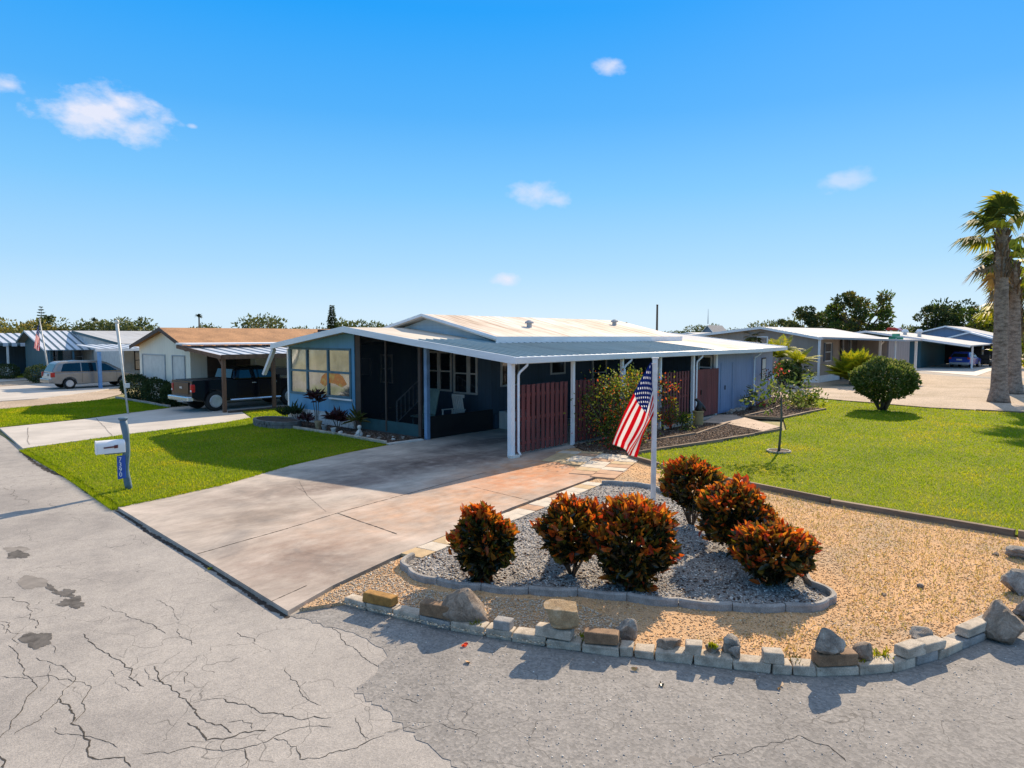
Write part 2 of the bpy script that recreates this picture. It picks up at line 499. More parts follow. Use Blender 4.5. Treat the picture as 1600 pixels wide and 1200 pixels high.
# foliage
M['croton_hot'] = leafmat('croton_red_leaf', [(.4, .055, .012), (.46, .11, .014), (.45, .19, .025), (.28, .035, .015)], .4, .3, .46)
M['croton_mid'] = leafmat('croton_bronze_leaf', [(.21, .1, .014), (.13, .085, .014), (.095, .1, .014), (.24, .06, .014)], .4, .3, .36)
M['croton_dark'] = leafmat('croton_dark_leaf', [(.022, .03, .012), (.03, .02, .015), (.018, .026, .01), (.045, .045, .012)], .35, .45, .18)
M['green'] = leafmat('green_leaf', [(.055, .105, .02), (.075, .125, .022), (.1, .145, .03), (.045, .08, .02)], .55, .2, .36)
M['palegreen'] = leafmat('pale_green_leaf', [(.14, .18, .06), (.19, .22, .08), (.1, .14, .04), (.26, .27, .13)], .6, .2, .33)
M['yellowgreen'] = leafmat('yellow_green_leaf', [(.26, .28, .012), (.2, .25, .015), (.34, .28, .015), (.15, .2, .02)], .6, .2, .42)
M['olive'] = leafmat('olive_leaf', [(.085, .09, .022), (.12, .11, .025), (.065, .075, .02), (.16, .13, .03)], .5, .3, .3)
M['darkgreen'] = leafmat('dark_evergreen_leaf', [(.03, .055, .022), (.04, .07, .026), (.025, .045, .022), (.06, .085, .032)], .6, .15, .25)
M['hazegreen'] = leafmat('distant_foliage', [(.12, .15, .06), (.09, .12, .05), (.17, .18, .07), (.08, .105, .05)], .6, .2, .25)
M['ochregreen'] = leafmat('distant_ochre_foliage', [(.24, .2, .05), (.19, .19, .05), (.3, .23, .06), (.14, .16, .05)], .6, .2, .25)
M['palmgreen'] = leafmat('fan_palm_leaf', [(.06, .1, .022), (.08, .12, .025), (.12, .14, .03), (.05, .08, .02)], .7, .1, .35)
M['deadfrond'] = leafmat('dead_frond', [(.2, .14, .07), (.15, .1, .05)], .7, .2, .2)
M['flower_or'] = leafmat('orange_blossom', [(.6, .1, .02), (.65, .2, .04), (.5, .05, .03)], .5, .3, .4)
M['flower_red'] = leafmat('red_blossom', [(.55, .04, .03), (.6, .08, .04)], .5, .3, .4)
M['flower_pk'] = leafmat('pink_blossom', [(.6, .25, .35), (.6, .1, .3)], .5, .3, .4)
M['ti'] = leafmat('burgundy_leaf', [(.05, .015, .02), (.08, .02, .03), (.035, .02, .018)], .4, .4, .25)
M['chipA'] = leafmat('tan_shell_chip', [(.74, .46, .21), (.6, .32, .12), (.85, .66, .44), (.34, .18, .08), (.66, .46, .27)], .9, .1, .0)
M['chipB'] = leafmat('pale_shell_chip', [(.6, .5, .37), (.48, .37, .25), (.75, .66, .54), (.36, .3, .24), (.66, .5, .32)], .9, .1, .0)
M['pebble'] = leafmat('grey_pebble', [(.42, .4, .38), (.24, .23, .22), (.7, .67, .62), (.32, .3, .29), (.85, .8, .72)], .8, .2, .0)
M['barkchip'] = leafmat('bark_chip', [(.1, .06, .04), (.16, .1, .07), (.06, .04, .03), (.25, .19, .15)], .9, .1, .0)
# ------------------------------------------------------------------ mesh helpers
def world_origin(o):
    v = Vector((0, 0, 0))
    while o is not None:
        v += o.location
        o = o.parent
    return v

def tag(o, label=None, cat=None, group=None, kind=None):
    if label: o['label'] = label
    if cat: o['category'] = cat
    if group: o['group'] = group
    if kind: o['kind'] = kind
    return o

def thing(name, loc, label, cat, group=None):
    o = bpy.data.objects.new(name, None)
    o.empty_display_size = .3
    C.objects.link(o)
    o.location = loc
    return tag(o, label, cat, group)

def mats(m):
    m = m if isinstance(m, (list, tuple)) else [m]
    return [M[x] if isinstance(x, str) else x for x in m]

class MB:
    """collects shapes in world coordinates; build() links them as one mesh object"""
    def __init__(s):
        s.v, s.f, s.mi = [], [], []
    def add(s, vs, fs, mi=0):
        b = len(s.v)
        s.v += [tuple(p) for p in vs]
        for f in fs:
            s.f.append(tuple(i + b for i in f))
            s.mi.append(mi)
        return s
    def box(s, x0, x1, y0, y1, z0, z1, mi=0, rz=0, tilt=None):
        if rz or tilt:
            c = Vector(((x0 + x1) / 2, (y0 + y1) / 2, (z0 + z1) / 2))
            h = ((x1 - x0) / 2, (y1 - y0) / 2, (z1 - z0) / 2)
            m = Matrix.Rotation(rz, 3, 'Z')
            if tilt:
                m = m @ Matrix.Rotation(tilt[0], 3, 'X') @ Matrix.Rotation(tilt[1], 3, 'Y')
            vs = [c + m @ Vector((sx * h[0], sy * h[1], sz * h[2])) for sz in (-1, 1) for sy in (-1, 1) for sx in (-1, 1)]
        else:
            vs = [(x, y, z) for z in (z0, z1) for y in (y0, y1) for x in (x0, x1)]
        return s.add(vs, [(0, 2, 3, 1), (4, 5, 7, 6), (0, 1, 5, 4), (2, 6, 7, 3), (0, 4, 6, 2), (1, 3, 7, 5)], mi)
    def prism(s, poly, z0, z1, mi=0, side=True, bottom=True):
        """poly: (x, y) counter-clockwise"""
        a = sum(poly[i][0] * poly[(i + 1) % len(poly)][1] - poly[(i + 1) % len(poly)][0] * poly[i][1] for i in range(len(poly)))
        if a < 0:
            poly = poly[::-1]
        n = len(poly)
        vs = [(x, y, z0) for x, y in poly] + [(x, y, z1) for x, y in poly]
        fs = [tuple(range(n, 2 * n))]
        if bottom:
            fs.append(tuple(range(n - 1, -1, -1)))
        if side:
            fs += [(i, (i + 1) % n, n + (i + 1) % n, n + i) for i in range(n)]
        return s.add(vs, fs, mi)
    def extrude(s, pts, off, mi=0):
        """closed polygon of 3-D points pushed along off"""
        n = len(pts)
        off = Vector(off)
        vs = [Vector(p) for p in pts] + [Vector(p) + off for p in pts]
        return s.add(vs, [tuple(range(n - 1, -1, -1)), tuple(range(n, 2 * n))] + [(i, (i + 1) % n, n + (i + 1) % n, n + i) for i in range(n)], mi)
    def tube(s, path, rad, n=8, mi=0, cap=True, jit=0):
        path = [Vector(p) for p in path]
        if not isinstance(rad, (list, tuple)):
            rad = [rad] * len(path)
        vs = []
        a = None
        for i, p in enumerate(path):
            d = (path[min(i + 1, len(path) - 1)] - path[max(i - 1, 0)]).normalized()
            if a is None:
                a = d.orthogonal().normalized()
            a = (a - d * a.dot(d)).normalized()
            b = d.cross(a)
            for k in range(n):
                t = 2 * PI * k / n
                r = rad[i] * (1 + (R.uniform(-jit, jit) if jit else 0))
                vs.append(p + (a * math.cos(t) + b * math.sin(t)) * r)
        fs = []
        for i in range(len(path) - 1):
            for k in range(n):
                k2 = (k + 1) % n
                fs.append((i * n + k, i * n + k2, (i + 1) * n + k2, (i + 1) * n + k))
        if cap:
            fs += [tuple(range(n - 1, -1, -1)), tuple(range((len(path) - 1) * n, len(path) * n))]
        return s.add(vs, fs, mi)
    def lathe(s, prof, c=(0, 0, 0), n=20, mi=0, axis='Z'):
        vs = []
        for r, z in prof:
            for k in range(n):
                t = 2 * PI * k / n
                x, y = r * math.cos(t), r * math.sin(t)
                p = (x, y, z) if axis == 'Z' else (x, z, y)
                vs.append((p[0] + c[0], p[1] + c[1], p[2] + c[2]))
        fs = []
        m = len(prof)
        for i in range(m - 1):
            for k in range(n):
                k2 = (k + 1) % n
                q = (i * n + k, i * n + k2, (i + 1) * n + k2, (i + 1) * n + k)
                fs.append(q if axis == 'Z' else q[::-1])
        c1, c2 = tuple(range(n - 1, -1, -1)), tuple(range((m - 1) * n, m * n))
        fs += [c1, c2] if axis == 'Z' else [c1[::-1], c2[::-1]]
        return s.add(vs, fs, mi)
    def build(s, name, mat, parent=None, loc=None, bevel=0, smooth=False, subd=0, tri=False):
        o = Vector(loc) if loc is not None else (world_origin(parent) if parent else Vector((0, 0, 0)))
        me = bpy.data.meshes.new(name)
        me.from_pydata([Vector(p) - o for p in s.v], [], s.f)
        for m in mats(mat):
            me.materials.append(m)
        me.polygons.foreach_set('material_index', s.mi)
        if smooth:
            me.polygons.foreach_set('use_smooth', [True] * len(s.f))
        me.update()
        ob = bpy.data.objects.new(name, me)
        C.objects.link(ob)
        if parent:
            ob.parent = parent
        else:
            ob.location = o
        if bevel:
            b = ob.modifiers.new('bevel', 'BEVEL')
            b.width = bevel
            b.segments = 2
            b.limit_method = 'ANGLE'
        if subd:
            d = ob.modifiers.new('subd', 'SUBSURF')
            d.levels = d.render_levels = subd
        return ob

def np_mesh(name, V, F, mi, mat, parent=None, loc=None, smooth=False):
    o = np.array(loc if loc is not None else (world_origin(parent) if parent else (0, 0, 0)), dtype=np.float64)
    V = np.asarray(V, dtype=np.float32) - o.astype(np.float32)
    F = np.asarray(F, dtype=np.int32)
    me = bpy.data.meshes.new(name)
    k = F.shape[1]
    me.vertices.add(len(V))
    me.vertices.foreach_set('co', V.ravel())
    me.loops.add(F.size)
    me.loops.foreach_set('vertex_index', F.ravel())
    me.polygons.add(len(F))
    me.polygons.foreach_set('loop_start', np.arange(0, F.size, k, dtype=np.int32))
    for m in mats(mat):
        me.materials.append(m)
    if mi is not None:
        me.polygons.foreach_set('material_index', np.asarray(mi, dtype=np.int32))
    if smooth:
        me.polygons.foreach_set('use_smooth', np.ones(len(F), dtype=bool))
    me.update(calc_edges=True)
    me.validate()
    ob = bpy.data.objects.new(name, me)
    C.objects.link(ob)
    if parent:
        ob.parent = parent
    else:
        ob.location = Vector(o)
    return ob

def unit(a):
    return a / np.maximum(np.linalg.norm(a, axis=-1, keepdims=True), 1e-9)

def leaf_arrays(P, D, L, W, fold=.25, droop=.15):
    """P base points, D growing directions, L lengths, W widths -> two folded quads per leaf"""
    n = len(P)
    D = unit(D)
    rnd = unit(NR.normal(size=(n, 3)))
    S = unit(np.cross(D, rnd))
    N = np.cross(S, D)
    L = np.broadcast_to(np.asarray(L, float), (n,))[:, None]
    W = np.broadcast_to(np.asarray(W, float), (n,))[:, None]
    B = P
    T = P + D * L - N * L * droop
    up = N * W * fold
    L1 = P + D * L * .3 + S * W * .46 + up
    L2 = P + D * L * .68 + S * W * .4 + up - N * L * droop * .4
    R1 = P + D * L * .3 - S * W * .46 + up
    R2 = P + D * L * .68 - S * W * .4 + up - N * L * droop * .4
    V = np.stack([B, R1, R2, T, L2, L1], 1).reshape(-1, 3)
    i = np.arange(n)[:, None] * 6
    F = np.concatenate([i + np.array([[0, 1, 2, 3]]), i + np.array([[0, 3, 4, 5]])], 1).reshape(-1, 4)
    return V, F

def leaves(name, P, D, L, W, mi, mat, parent=None, loc=None, fold=.25, droop=.15):
    V, F = leaf_arrays(np.asarray(P), np.asarray(D), L, W, fold, droop)
    return np_mesh(name, V, F, np.repeat(np.asarray(mi), 2), mat, parent, loc)

def inside(poly, X, Y):
    r = np.zeros(len(X), bool)
    n = len(poly)
    j = n - 1
    for i in range(n):
        xi, yi = poly[i]
        xj, yj = poly[j]
        c = ((yi > Y) != (yj > Y)) & (X < (xj - xi) * (Y - yi) / (yj - yi + 1e-12) + xi)
        r ^= c
        j = i
    return r

def scatter(poly, n, holes=()):
    p = np.array(poly)
    lo, hi = p.min(0), p.max(0)
    out = np.zeros((0, 2))
    while len(out) < n:
        q = NR.uniform(lo, hi, size=(n, 2))
        k = inside(poly, q[:, 0], q[:, 1])
        for h in holes:
            k &= ~inside(h, q[:, 0], q[:, 1])
        out = np.concatenate([out, q[k]])
    return out[:n]

def sheet(name, poly, z, mat, thick=0, rough=0, seg=0):
    """ground sheet (structure); edges get small wobble when rough is set"""
    if seg:
        q = []
        for i in range(len(poly)):
            a, b = Vector(poly[i]), Vector(poly[(i + 1) % len(poly)])
            k = max(1, int((b - a).length / seg))
            for j in range(k):
                p = a.lerp(b, j / k)
                if rough:
                    p = p + Vector((R.gauss(0, rough), R.gauss(0, rough)))
                q.append((p.x, p.y))
        poly = q
    mb = MB()
    if thick:
        mb.prism(poly, z - thick, z)
    else:
        mb.prism(poly, z, z, side=False, bottom=False)
        mb.v = mb.v[len(poly):]
        mb.f = [tuple(range(len(poly)))]
        mb.mi = [0]
    o = mb.build(name, mat)
    o['kind'] = 'structure'
    return o

def strip(pts, w0, jit=.3, z=0):
    """thin ribbon along a ground polyline -> verts, faces"""
    P = [Vector(p) for p in pts]
    for it in range(6):
        Q = []
        for a, b in zip(P, P[1:]):
            Q.append(a)
            d = b - a
            if d.length > .05:
                Q.append(a.lerp(b, .5 + R.uniform(-.1, .1)) + Vector((-d.y, d.x)) * R.gauss(0, jit * .38))
        P = Q + [P[-1]]
    vs, fs = [], []
    for i, p in enumerate(P):
        d = P[min(i + 1, len(P) - 1)] - P[max(i - 1, 0)]
        nrm = Vector((-d.y, d.x)).normalized()
        wv = w0 * R.uniform(.35, 1.35) * (0.3 if i in (0, len(P) - 1) else 1)
        off = nrm * 0
        for sgn in (-1, 1):
            q = p + off + nrm * sgn * wv / 2
            vs.append((q.x, q.y, z))
    for i in range(len(P) - 1):
        fs.append((2 * i, 2 * i + 2, 2 * i + 3, 2 * i + 1))
    return vs, fs

# ------------------------------------------------------------------ setting: the ground
ZR = -.06
sheet('ground', [(-900, -900), (2500, -900), (2500, 2500), (-900, 2500)], -.085, 'earth')
sheet('road', [(-6.5, -30), (30, -30), (30, -6.0), (14.5, -2.2), (11, .2), (9.2, 1.2), (8, 2.2), (6.3, 4), (5.6, 6), (4.75, 7.6), (5.1, 14.2), (5.6, 25.9), (6.6, 40), (8.2, 62), (12.5, 120), (20, 220), (8, 220), (-1, 100), (-5.5, 40), (-6.5, 10)], ZR, 'road')
edge = [at(452, 962, ZR), at(500, 975, ZR), at(560, 992, ZR), at(608, 1020, ZR), at(588, 1050, ZR), at(552, 1078, ZR), at(600, 1110, ZR), at(650, 1150, ZR), at(720, 1205, ZR), at(800, 1300, ZR)]
sheet('side_street', edge + [(2.6, -25), (29.5, -25), (29.5, -5.8), (14.3, -2.0), (10.6, .5), (9.0, 1.6), (8, 2.4), (6.4, 4.2), (5.7, 6), (4.9, 7.2)], ZR + .004, 'road2', seg=.07, rough=.02)

def crackpx(pts, ox=0, oy=750, k=.375):
    return [Vector(at(ox + x * k, oy + y * k, ZR)) for x, y in pts]
cracks = [
    ([(345, 640), (375, 675), (430, 715), (480, 745), (520, 780), (545, 825), (580, 850), (600, 860)], .02),
    ([(640, 775), (660, 805), (680, 850), (720, 880), (745, 905), (790, 935), (820, 980), (860, 1010), (930, 1025), (965, 1055)], .024),
    ([(780, 1010), (830, 1040), (860, 1085), (930, 1080), (1000, 1055), (1060, 1045), (1110, 1045)], .024),
    ([(245, 910), (285, 935), (300, 970), (295, 1015), (340, 1040), (375, 1085), (362, 1120), (415, 1165), (520, 1155), (545, 1195)], .026),
    ([(150, 740), (220, 765), (280, 790), (315, 820), (300, 850), (260, 890), (245, 910), (180, 970), (130, 1020), (60, 1060)], .013),
    ([(930, 910), (985, 930), (1060, 950), (1140, 970), (1200, 985), (1255, 1000), (1310, 985), (1380, 990)], .02),
    ([(800, 930), (870, 915), (930, 910)], .011),
    ([(590, 1140), (700, 1140), (800, 1110), (930, 1130), (1040, 1110), (1130, 1080), (1200, 1045), (1290, 1025), (1380, 1030)], .013),
    ([(1140, 1075), (1200, 1100), (1235, 1110), (1250, 1165), (1330, 1160), (1430, 1130), (1540, 1085), (1600, 1065)], .016),
    ([(1480, 990), (1500, 1030), (1540, 1080)], .015),
    ([(520, 555), (545, 575), (600, 595), (650, 620), (690, 640)], .016),
    ([(420, 525), (470, 545), (520, 555)], .01),
    ([(0, 590), (30, 620), (25, 640)], .012),
    ([(35, 690), (70, 720), (90, 770), (100, 810), (135, 840), (140, 880), (105, 920), (50, 1000), (40, 1040), (0, 1075)], .015),
    ([(0, 820), (60, 822), (125, 825), (215, 815), (300, 840), (380, 860), (345, 920), (355, 960), (310, 1010)], .011),
    ([(0, 490), (60, 490), (110, 510), (125, 560), (155, 590), (150, 620)], .013),
    ([(225, 1030), (260, 1060), (340, 1065), (440, 1090), (490, 1115)], .011),
    ([(650, 500), (690, 520), (720, 550), (750, 585)], .009),
    ([(990, 635), (1030, 655), (1065, 675)], .014),
    ([(1020, 1120), (1035, 1165), (1000, 1195)], .013),
    ([(0, 1150), (20, 1180), (15, 1200)], .03),
    ([(740, 620), (745, 650), (780, 665), (800, 690)], .012),
    ([(610, 780), (620, 830), (665, 840), (720, 800), (770, 800), (770, 850)], .01),
    ([(940, 1080), (930, 1130)], .012),
    ([(20, 30), (45, 60), (60, 80), (95, 105)], .014), ([(215, 95), (235, 115)], .01),
    ([(85, 630), (70, 690)], .012), ([(220, 690), (230, 720)], .012),
    ([(0, 600), (60, 640), (130, 630)], .009), ([(215, 765), (205, 830), (170, 880)], .009),
    ([(450, 790), (480, 820)], .009), ([(480, 840), (540, 880)], .008), ([(950, 1010), (1010, 1000), (1050, 1040)], .012),
    ([(1190, 780), (1210, 830), (1250, 870), (1290, 920), (1340, 940)], .012),
    ([(1340, 590), (1420, 660), (1500, 720), (1580, 780)], .014),
]
mb = MB()
for pts, wd in cracks:
    vs, fs = strip(crackpx(pts), wd * .56, jit=.24, z=ZR + .0018)
    mb.add(vs, fs)
for pts, wd in (([(1040, 240), (1080, 260), (1110, 265), (1140, 290), (1155, 305)], .02), ([(1550, 190), (1580, 200)], .02), ([(40, 145), (60, 150), (85, 160)], .016), ([(130, 205), (180, 225), (230, 245)], .01), ([(0, 235), (60, 218), (120, 212)], .01), ([(820, 300), (900, 285), (1000, 255), (1040, 240)], .009)):
    vs, fs = strip(crackpx(pts, 600, 1000, .625), wd * .55, jit=.26, z=ZR + .0058)
    mb.add(vs, fs)
tag(mb.build('road_crack', 'crack'), kind='structure')

def patch(name, cx, cy, rx, ry, mat, z, n=90, jit=.16, ang=0):
    pts = []
    ph = [R.uniform(0, 6) for _ in range(3)]
    for i in range(n):
        t = 2 * PI * i / n
        r = 1 + jit * (math.sin(3 * t + ph[0]) + .7 * math.sin(5 * t + ph[1])) + .35 * jit * math.sin(11 * t + ph[2]) + R.gauss(0, jit * .22)
        x, y = rx * r * math.cos(t), ry * r * math.sin(t)
        pts.append(at(cx + x * math.cos(ang) - y * math.sin(ang), cy + x * math.sin(ang) + y * math.cos(ang), ZR))
    return sheet(name, pts, z, mat)
patch('road_patch', 28, 867, 17, 6, 'pothole', ZR + .003)
patch('road_patch', 26, 859, 19, 5, 'patchlight', ZR + .002)
patch('road_patch', 50, 910, 24, 10, 'patchlight', ZR + .002, jit=.1)
patch('road_patch', 80, 919, 9, 4, 'pothole', ZR + .003, jit=.25, ang=.5)
patch('road_patch', 103, 927, 15, 6, 'pothole', ZR + .0035, jit=.25)
patch('road_patch', 113, 942, 19, 8, 'pothole', ZR + .003, jit=.22)
patch('road_patch', 57, 1000, 25, 12, 'pothole', ZR + .003, jit=.14)
patch('road_patch', 1090, 1190, 16, 7, 'patchlight', ZR + .0062)

# driveway slab, its lip above the road, and the neighbours' slabs
DR = [(4.69, 14.21), (5.6, 14.36), (7.0, 14.66), (9.1, 15.54), (11.2, 16.05), (12.9, 16.25), (14.3, 16.2), (17.55, 16.2), (26.9, 16.2), (26.9, 12.0), (15.3, 11.75), (13.9, 10.3), (13.14, 8.9), (9.69, 8.49), (6.39, 7.9), (5.04, 7.57), (4.2, 7.26), (4.42, 10.2)]
sheet('driveway', DR, .004, 'drive', thick=.075)
mb = MB()
for pts, wd in (([at(308, 866), at(527, 802), at(640, 771), at(760, 738)], .022), ([at(527, 802), at(620, 835)], .03), ([at(420, 942), at(480, 915)], .015), ([at(460, 760), at(478, 770)], .006), ([at(468, 752), at(480, 775), at(510, 800)], .006), ([at(735, 760), at(830, 783)], .012)):
    vs, fs = strip([Vector(p) for p in pts], wd, .02, z=.0065)
    mb.add(vs, fs)
tag(mb.build('driveway_joint', 'crack'), kind='structure')
ND = [(5.41, 23.9), (8.57, 24.74), (12.15, 25.3), (13.6, 26.0), (14.4, 28.3), (30, 28.3), (30, 33), (13.1, 32.5), (8.94, 30.5), (6.1, 29.9)]
sheet('neighbour_driveway', ND, 0, 'concrete', thick=.06)
mb = MB()
for pts in ([at(44, 668), at(46, 695)], [at(150, 653), at(176, 682)], [at(115, 672), at(175, 668)]):
    vs, fs = strip([Vector(p) for p in pts], .03, .02, z=.003)
    mb.add(vs, fs)
tag(mb.build('neighbour_driveway_joint', 'patchlight'), kind='structure')
sheet('van_driveway', [at(-30, 628), at(60, 622), at(150, 611), at(196, 602), (40, 48.0), (40, 53), at(85, 594), at(40, 601), at(-30, 606)], -.02, 'concrete', thick=.03)
sheet('far_driveway', [at(-30, 598), at(84, 590), at(92, 583), at(50, 584), at(-30, 588)], -.025, 'concrete')
sheet('far_driveway_strip', [at(-30, 640), at(60, 634), at(150, 624), at(196, 613), at(196, 602), at(84, 589), at(-30, 598)], -.05, 'sand')
sheet('path', [at(1098, 661), at(1122, 649), at(1146, 649), at(1219, 668), at(1192, 675), at(1140, 664)], .036, 'path', thick=.05)
sheet('sand_lot', [(37.6, 14.5), (36.4, 8.0), (35.8, 6.0), (36.2, 2.5), (38, -6), (70, -30), (130, -30), (130, 22), (62, 22), (50, 24), (38.0, 24)], -.04, 'sand')
sheet('carport_slab', [(75.6, 14.2), (68.2, 8.1), (84, 8.3), (100, 9.5), (100, 15), (84, 15)], -.02, 'concrete')
sheet('far_road', [(67.8, 7.9), (75.4, 14.4), (84, 30), (80, 30), (72, 15), (65.5, 8.2), (58, -4), (56, -20), (61, -20)], -.036, 'road2')
sheet('far_path', [(36.2, 2.4), (62, 4.4), (62, -4), (36.5, -6)], -.03, 'concrete')

# lawns
LAWN_A = [(5.45, 23.7), (5.1, 18.5), (4.78, 14.4), (5.6, 14.5), (7.0, 14.8), (9.1, 15.67), (11.2, 16.2), (12.85, 16.42), (13.02, 19.1), (12.85, 22.3), (12.5, 23.3), (13.2, 24.6), (14.15, 24.9), (18, 24.6), (29.9, 24.5), (29.9, 28.2), (14.4, 28.2), (13.6, 25.9), (12.15, 25.15), (8.57, 24.6)]
LAWN_B = [(6.1, 30.05), (8.94, 30.65), (13.0, 32.3), (13.05, 39.3), (11, 38.6), (7.67, 37.35), (6.6, 37.0)]
LAWN_C = [(15.9, 9.6), (15.05, 7.9), (14.65, 5.96), (14.12, 3.93), (13.82, .96), (14.2, -2.0), (22, -8), (37, -8), (36.2, 2.5), (35.7, 6.0), (36.3, 8.0), (37.5, 12.0), (33.2, 11.9), (32.1, 9.3), (27.2, 9.5), (24.1, 8.3), (20.2, 8.9), (17.2, 9.6)]
LAWN_D = [at(-30, 585), at(48, 581), at(98, 574), at(100, 580), at(84, 588), at(-30, 592)]
sheet('lawn', LAWN_A, .01, 'lawn', thick=.07, seg=.15, rough=.03)
sheet('lawn', LAWN_B, .005, 'lawn', thick=.06, seg=.3, rough=.03)
sheet('lawn', LAWN_C, .01, 'lawn', thick=.05)
sheet('lawn', LAWN_D, -.015, 'lawn')
def grass(name, poly, n, label, hmin=.025, hmax=.065, wd=.011, z=.008, bias=None):
    P = scatter(poly, n)
    if bias:
        d = np.hypot(P[:, 0], P[:, 1])
        k = NR.uniform(size=len(P)) < np.clip((bias / d) ** 1.3, .12, 1)
        P = P[k]
        d = d[k]
        wdv = wd * np.clip(d / bias, 1, 3)
    else:
        wdv = np.full(len(P), wd)
    n = len(P)
    h = NR.uniform(hmin, hmax, n)
    a = NR.uniform(0, 2 * PI, n)
    s = np.stack([np.cos(a), np.sin(a), np.zeros(n)], 1) * (wdv / 2)[:, None]
    lean = NR.normal(0, .55, (n, 2)) * h[:, None]
    B = np.concatenate([P, np.full((n, 1), z)], 1)
    T = B + np.concatenate([lean, h[:, None]], 1)
    V = np.stack([B - s, B + s, T], 1).reshape(-1, 3)
    F = np.arange(3 * n).reshape(-1, 3)
    o = np_mesh(name, V, F, None, 'blade')
    return tag(o, label, 'grass', kind='stuff')
grass('lawn_grass', LAWN_A, 120000, 'short green grass of the front lawn behind the mailbox', wd=.014, bias=14)
grass('lawn_grass', LAWN_B, 24000, 'strip of green grass before the cream house', wd=.03)
grass('lawn_grass', LAWN_C, 230000, 'bright yellow green grass of the side lawn', wd=.014, bias=14)
# unkempt verge along the lawn's street edge
E1 = [(5.3, 23.7), (4.98, 18.5), (4.6, 14.3), (4.85, 14.2), (5.2, 18.5), (5.55, 23.7)]
grass('verge_grass', E1, 9000, 'ragged dark grass fringe along the street edge of the lawn', .04, .11, .014, -.055)
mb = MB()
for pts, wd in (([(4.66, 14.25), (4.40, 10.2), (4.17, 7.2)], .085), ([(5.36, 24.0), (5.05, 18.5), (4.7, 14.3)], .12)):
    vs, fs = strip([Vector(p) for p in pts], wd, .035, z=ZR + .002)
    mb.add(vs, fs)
tag(mb.build('gutter_dark_strip', 'soil'), kind='structure')  # narrow dark strip along the driveway lip and lawn edge

E3 = [(4.72, 14.3), (5.6, 14.42), (7.0, 14.74), (9.1, 15.62), (11.2, 16.14), (12.85, 16.36), (12.85, 16.24), (11.2, 16.02), (9.1, 15.48), (7.0, 14.58), (5.6, 14.28), (4.72, 14.16)]
grass('verge_grass', E3, 3600, 'grass blades leaning over the driveway edge', .03, .08, .013, .0)
# tan shell ground and the grey gravel island
CURB = [at(x, y, ZR) for x, y in [(535, 945), (600, 962), (700, 985), (800, 1003), (900, 1020), (1000, 1030), (1100, 1042), (1200, 1054), (1300, 1060), (1400, 1052), (1480, 1028), (1560, 992), (1610, 968)]]
TAN = [tuple(Vector(p) + (Vector((7.8, 4.2)) - Vector(p)).normalized() * .09) for p in CURB] + [(11.0, -.4), (13.0, -1.2), (13.75, .96), (14.05, 3.93), (14.58, 5.96), (14.98, 7.9), (15.85, 9.6), (16.3, 12.0), (13.9, 11.6), (13.2, 9.0), (13.1, 8.8), (9.69, 8.4), (6.39, 7.8), (5.04, 7.5), (4.35, 7.25)]
sheet('shell_ground', TAN, -.012, 'mulchbase', thick=.05)
ISL_F = [(6.47, 7.63), (6.15, 7.45), (6.0, 7.1), (5.98, 6.7), (6.15, 6.2), (6.5, 5.55), (6.75, 5.2), (7.0, 4.85), (7.2, 4.4), (7.4, 3.95), (7.75, 3.3), (8.15, 2.8), (8.5, 2.48), (8.85, 2.42), (9.1, 2.6), (9.25, 2.9)]
ISL_B = [(9.7, 3.1), (10.6, 3.3), (11.4, 4.0), (11.9, 5.0), (12.4, 6.2), (12.75, 7.0), (12.95, 7.45), (12.8, 7.9), (12.54, 8.33), (9.36, 8.1), (6.65, 7.58)]
ISL = ISL_F + ISL_B
sheet('gravel_bed', ISL, -.002, 'gravelbase')
def chips(name, poly, n, mat, size, label, z, holes=(), flat=.35, bias=9.0):
    P = scatter(poly, n, holes)
    d = np.hypot(P[:, 0], P[:, 1])
    P = P[NR.uniform(size=n) < np.clip((bias / d) ** 1.5, .15, 1)]
    n = len(P)
    c = np.concatenate([P, np.full((n, 1), z)], 1)
    base = np.array([[1, 0, 0], [0, 1, 0], [-1, 0, 0], [0, -1, 0], [0, 0, 1], [0, 0, -1]], float)
    sx = NR.uniform(size[0], size[1], (n, 1)) * NR.uniform(.55, 1.2, (n, 3))
    sx[:, 2] *= flat
    a = NR.uniform(0, 2 * PI, n)
    ti = NR.normal(0, .35, n)
    V = base[None] * sx[:, None, :] + NR.normal(0, .15, (n, 6, 3)) * sx[:, None, :]
    ca, sa = np.cos(ti)[:, None], np.sin(ti)[:, None]
    V = np.stack([V[..., 0] * ca - V[..., 2] * sa, V[..., 1], V[..., 0] * sa + V[..., 2] * ca], -1)
    ca, sa = np.cos(a)[:, None], np.sin(a)[:, None]
    V = np.stack([V[..., 0] * ca - V[..., 1] * sa, V[..., 0] * sa + V[..., 1] * ca, V[..., 2]], -1) + c[:, None, :]
    F = np.array([[0, 1, 4], [1, 2, 4], [2, 3, 4], [3, 0, 4], [1, 0, 5], [2, 1, 5], [3, 2, 5], [0, 3, 5]])
    F = (np.arange(n)[:, None, None] * 6 + F[None]).reshape(-1, 3)
    o = np_mesh(name, V.reshape(-1, 3), F, None, mat)
    return tag(o, label, 'gravel', kind='stuff')
chips('shell_chips', TAN, 42000, 'chipA', (.006, .019), 'tan shell and bark chips covering the corner ground', -.008, [ISL])
LEFT = [(4.7, 7.3), (5.1, 5.6), (5.5, 4.5), (6.0, 3.6), (6.6, 3.9), (6.7, 4.9), (6.1, 5.8), (5.7, 6.7), (5.9, 7.4), (6.3, 7.8), (5.2, 7.5)]
chips('shell_chips', LEFT, 9000, 'chipB', (.006, .02), 'pale grey shell chips near the driveway corner', -.004)
chips('gravel', ISL, 30000, 'pebble', (.007, .019), 'grey and white gravel inside the scalloped bed', .004)
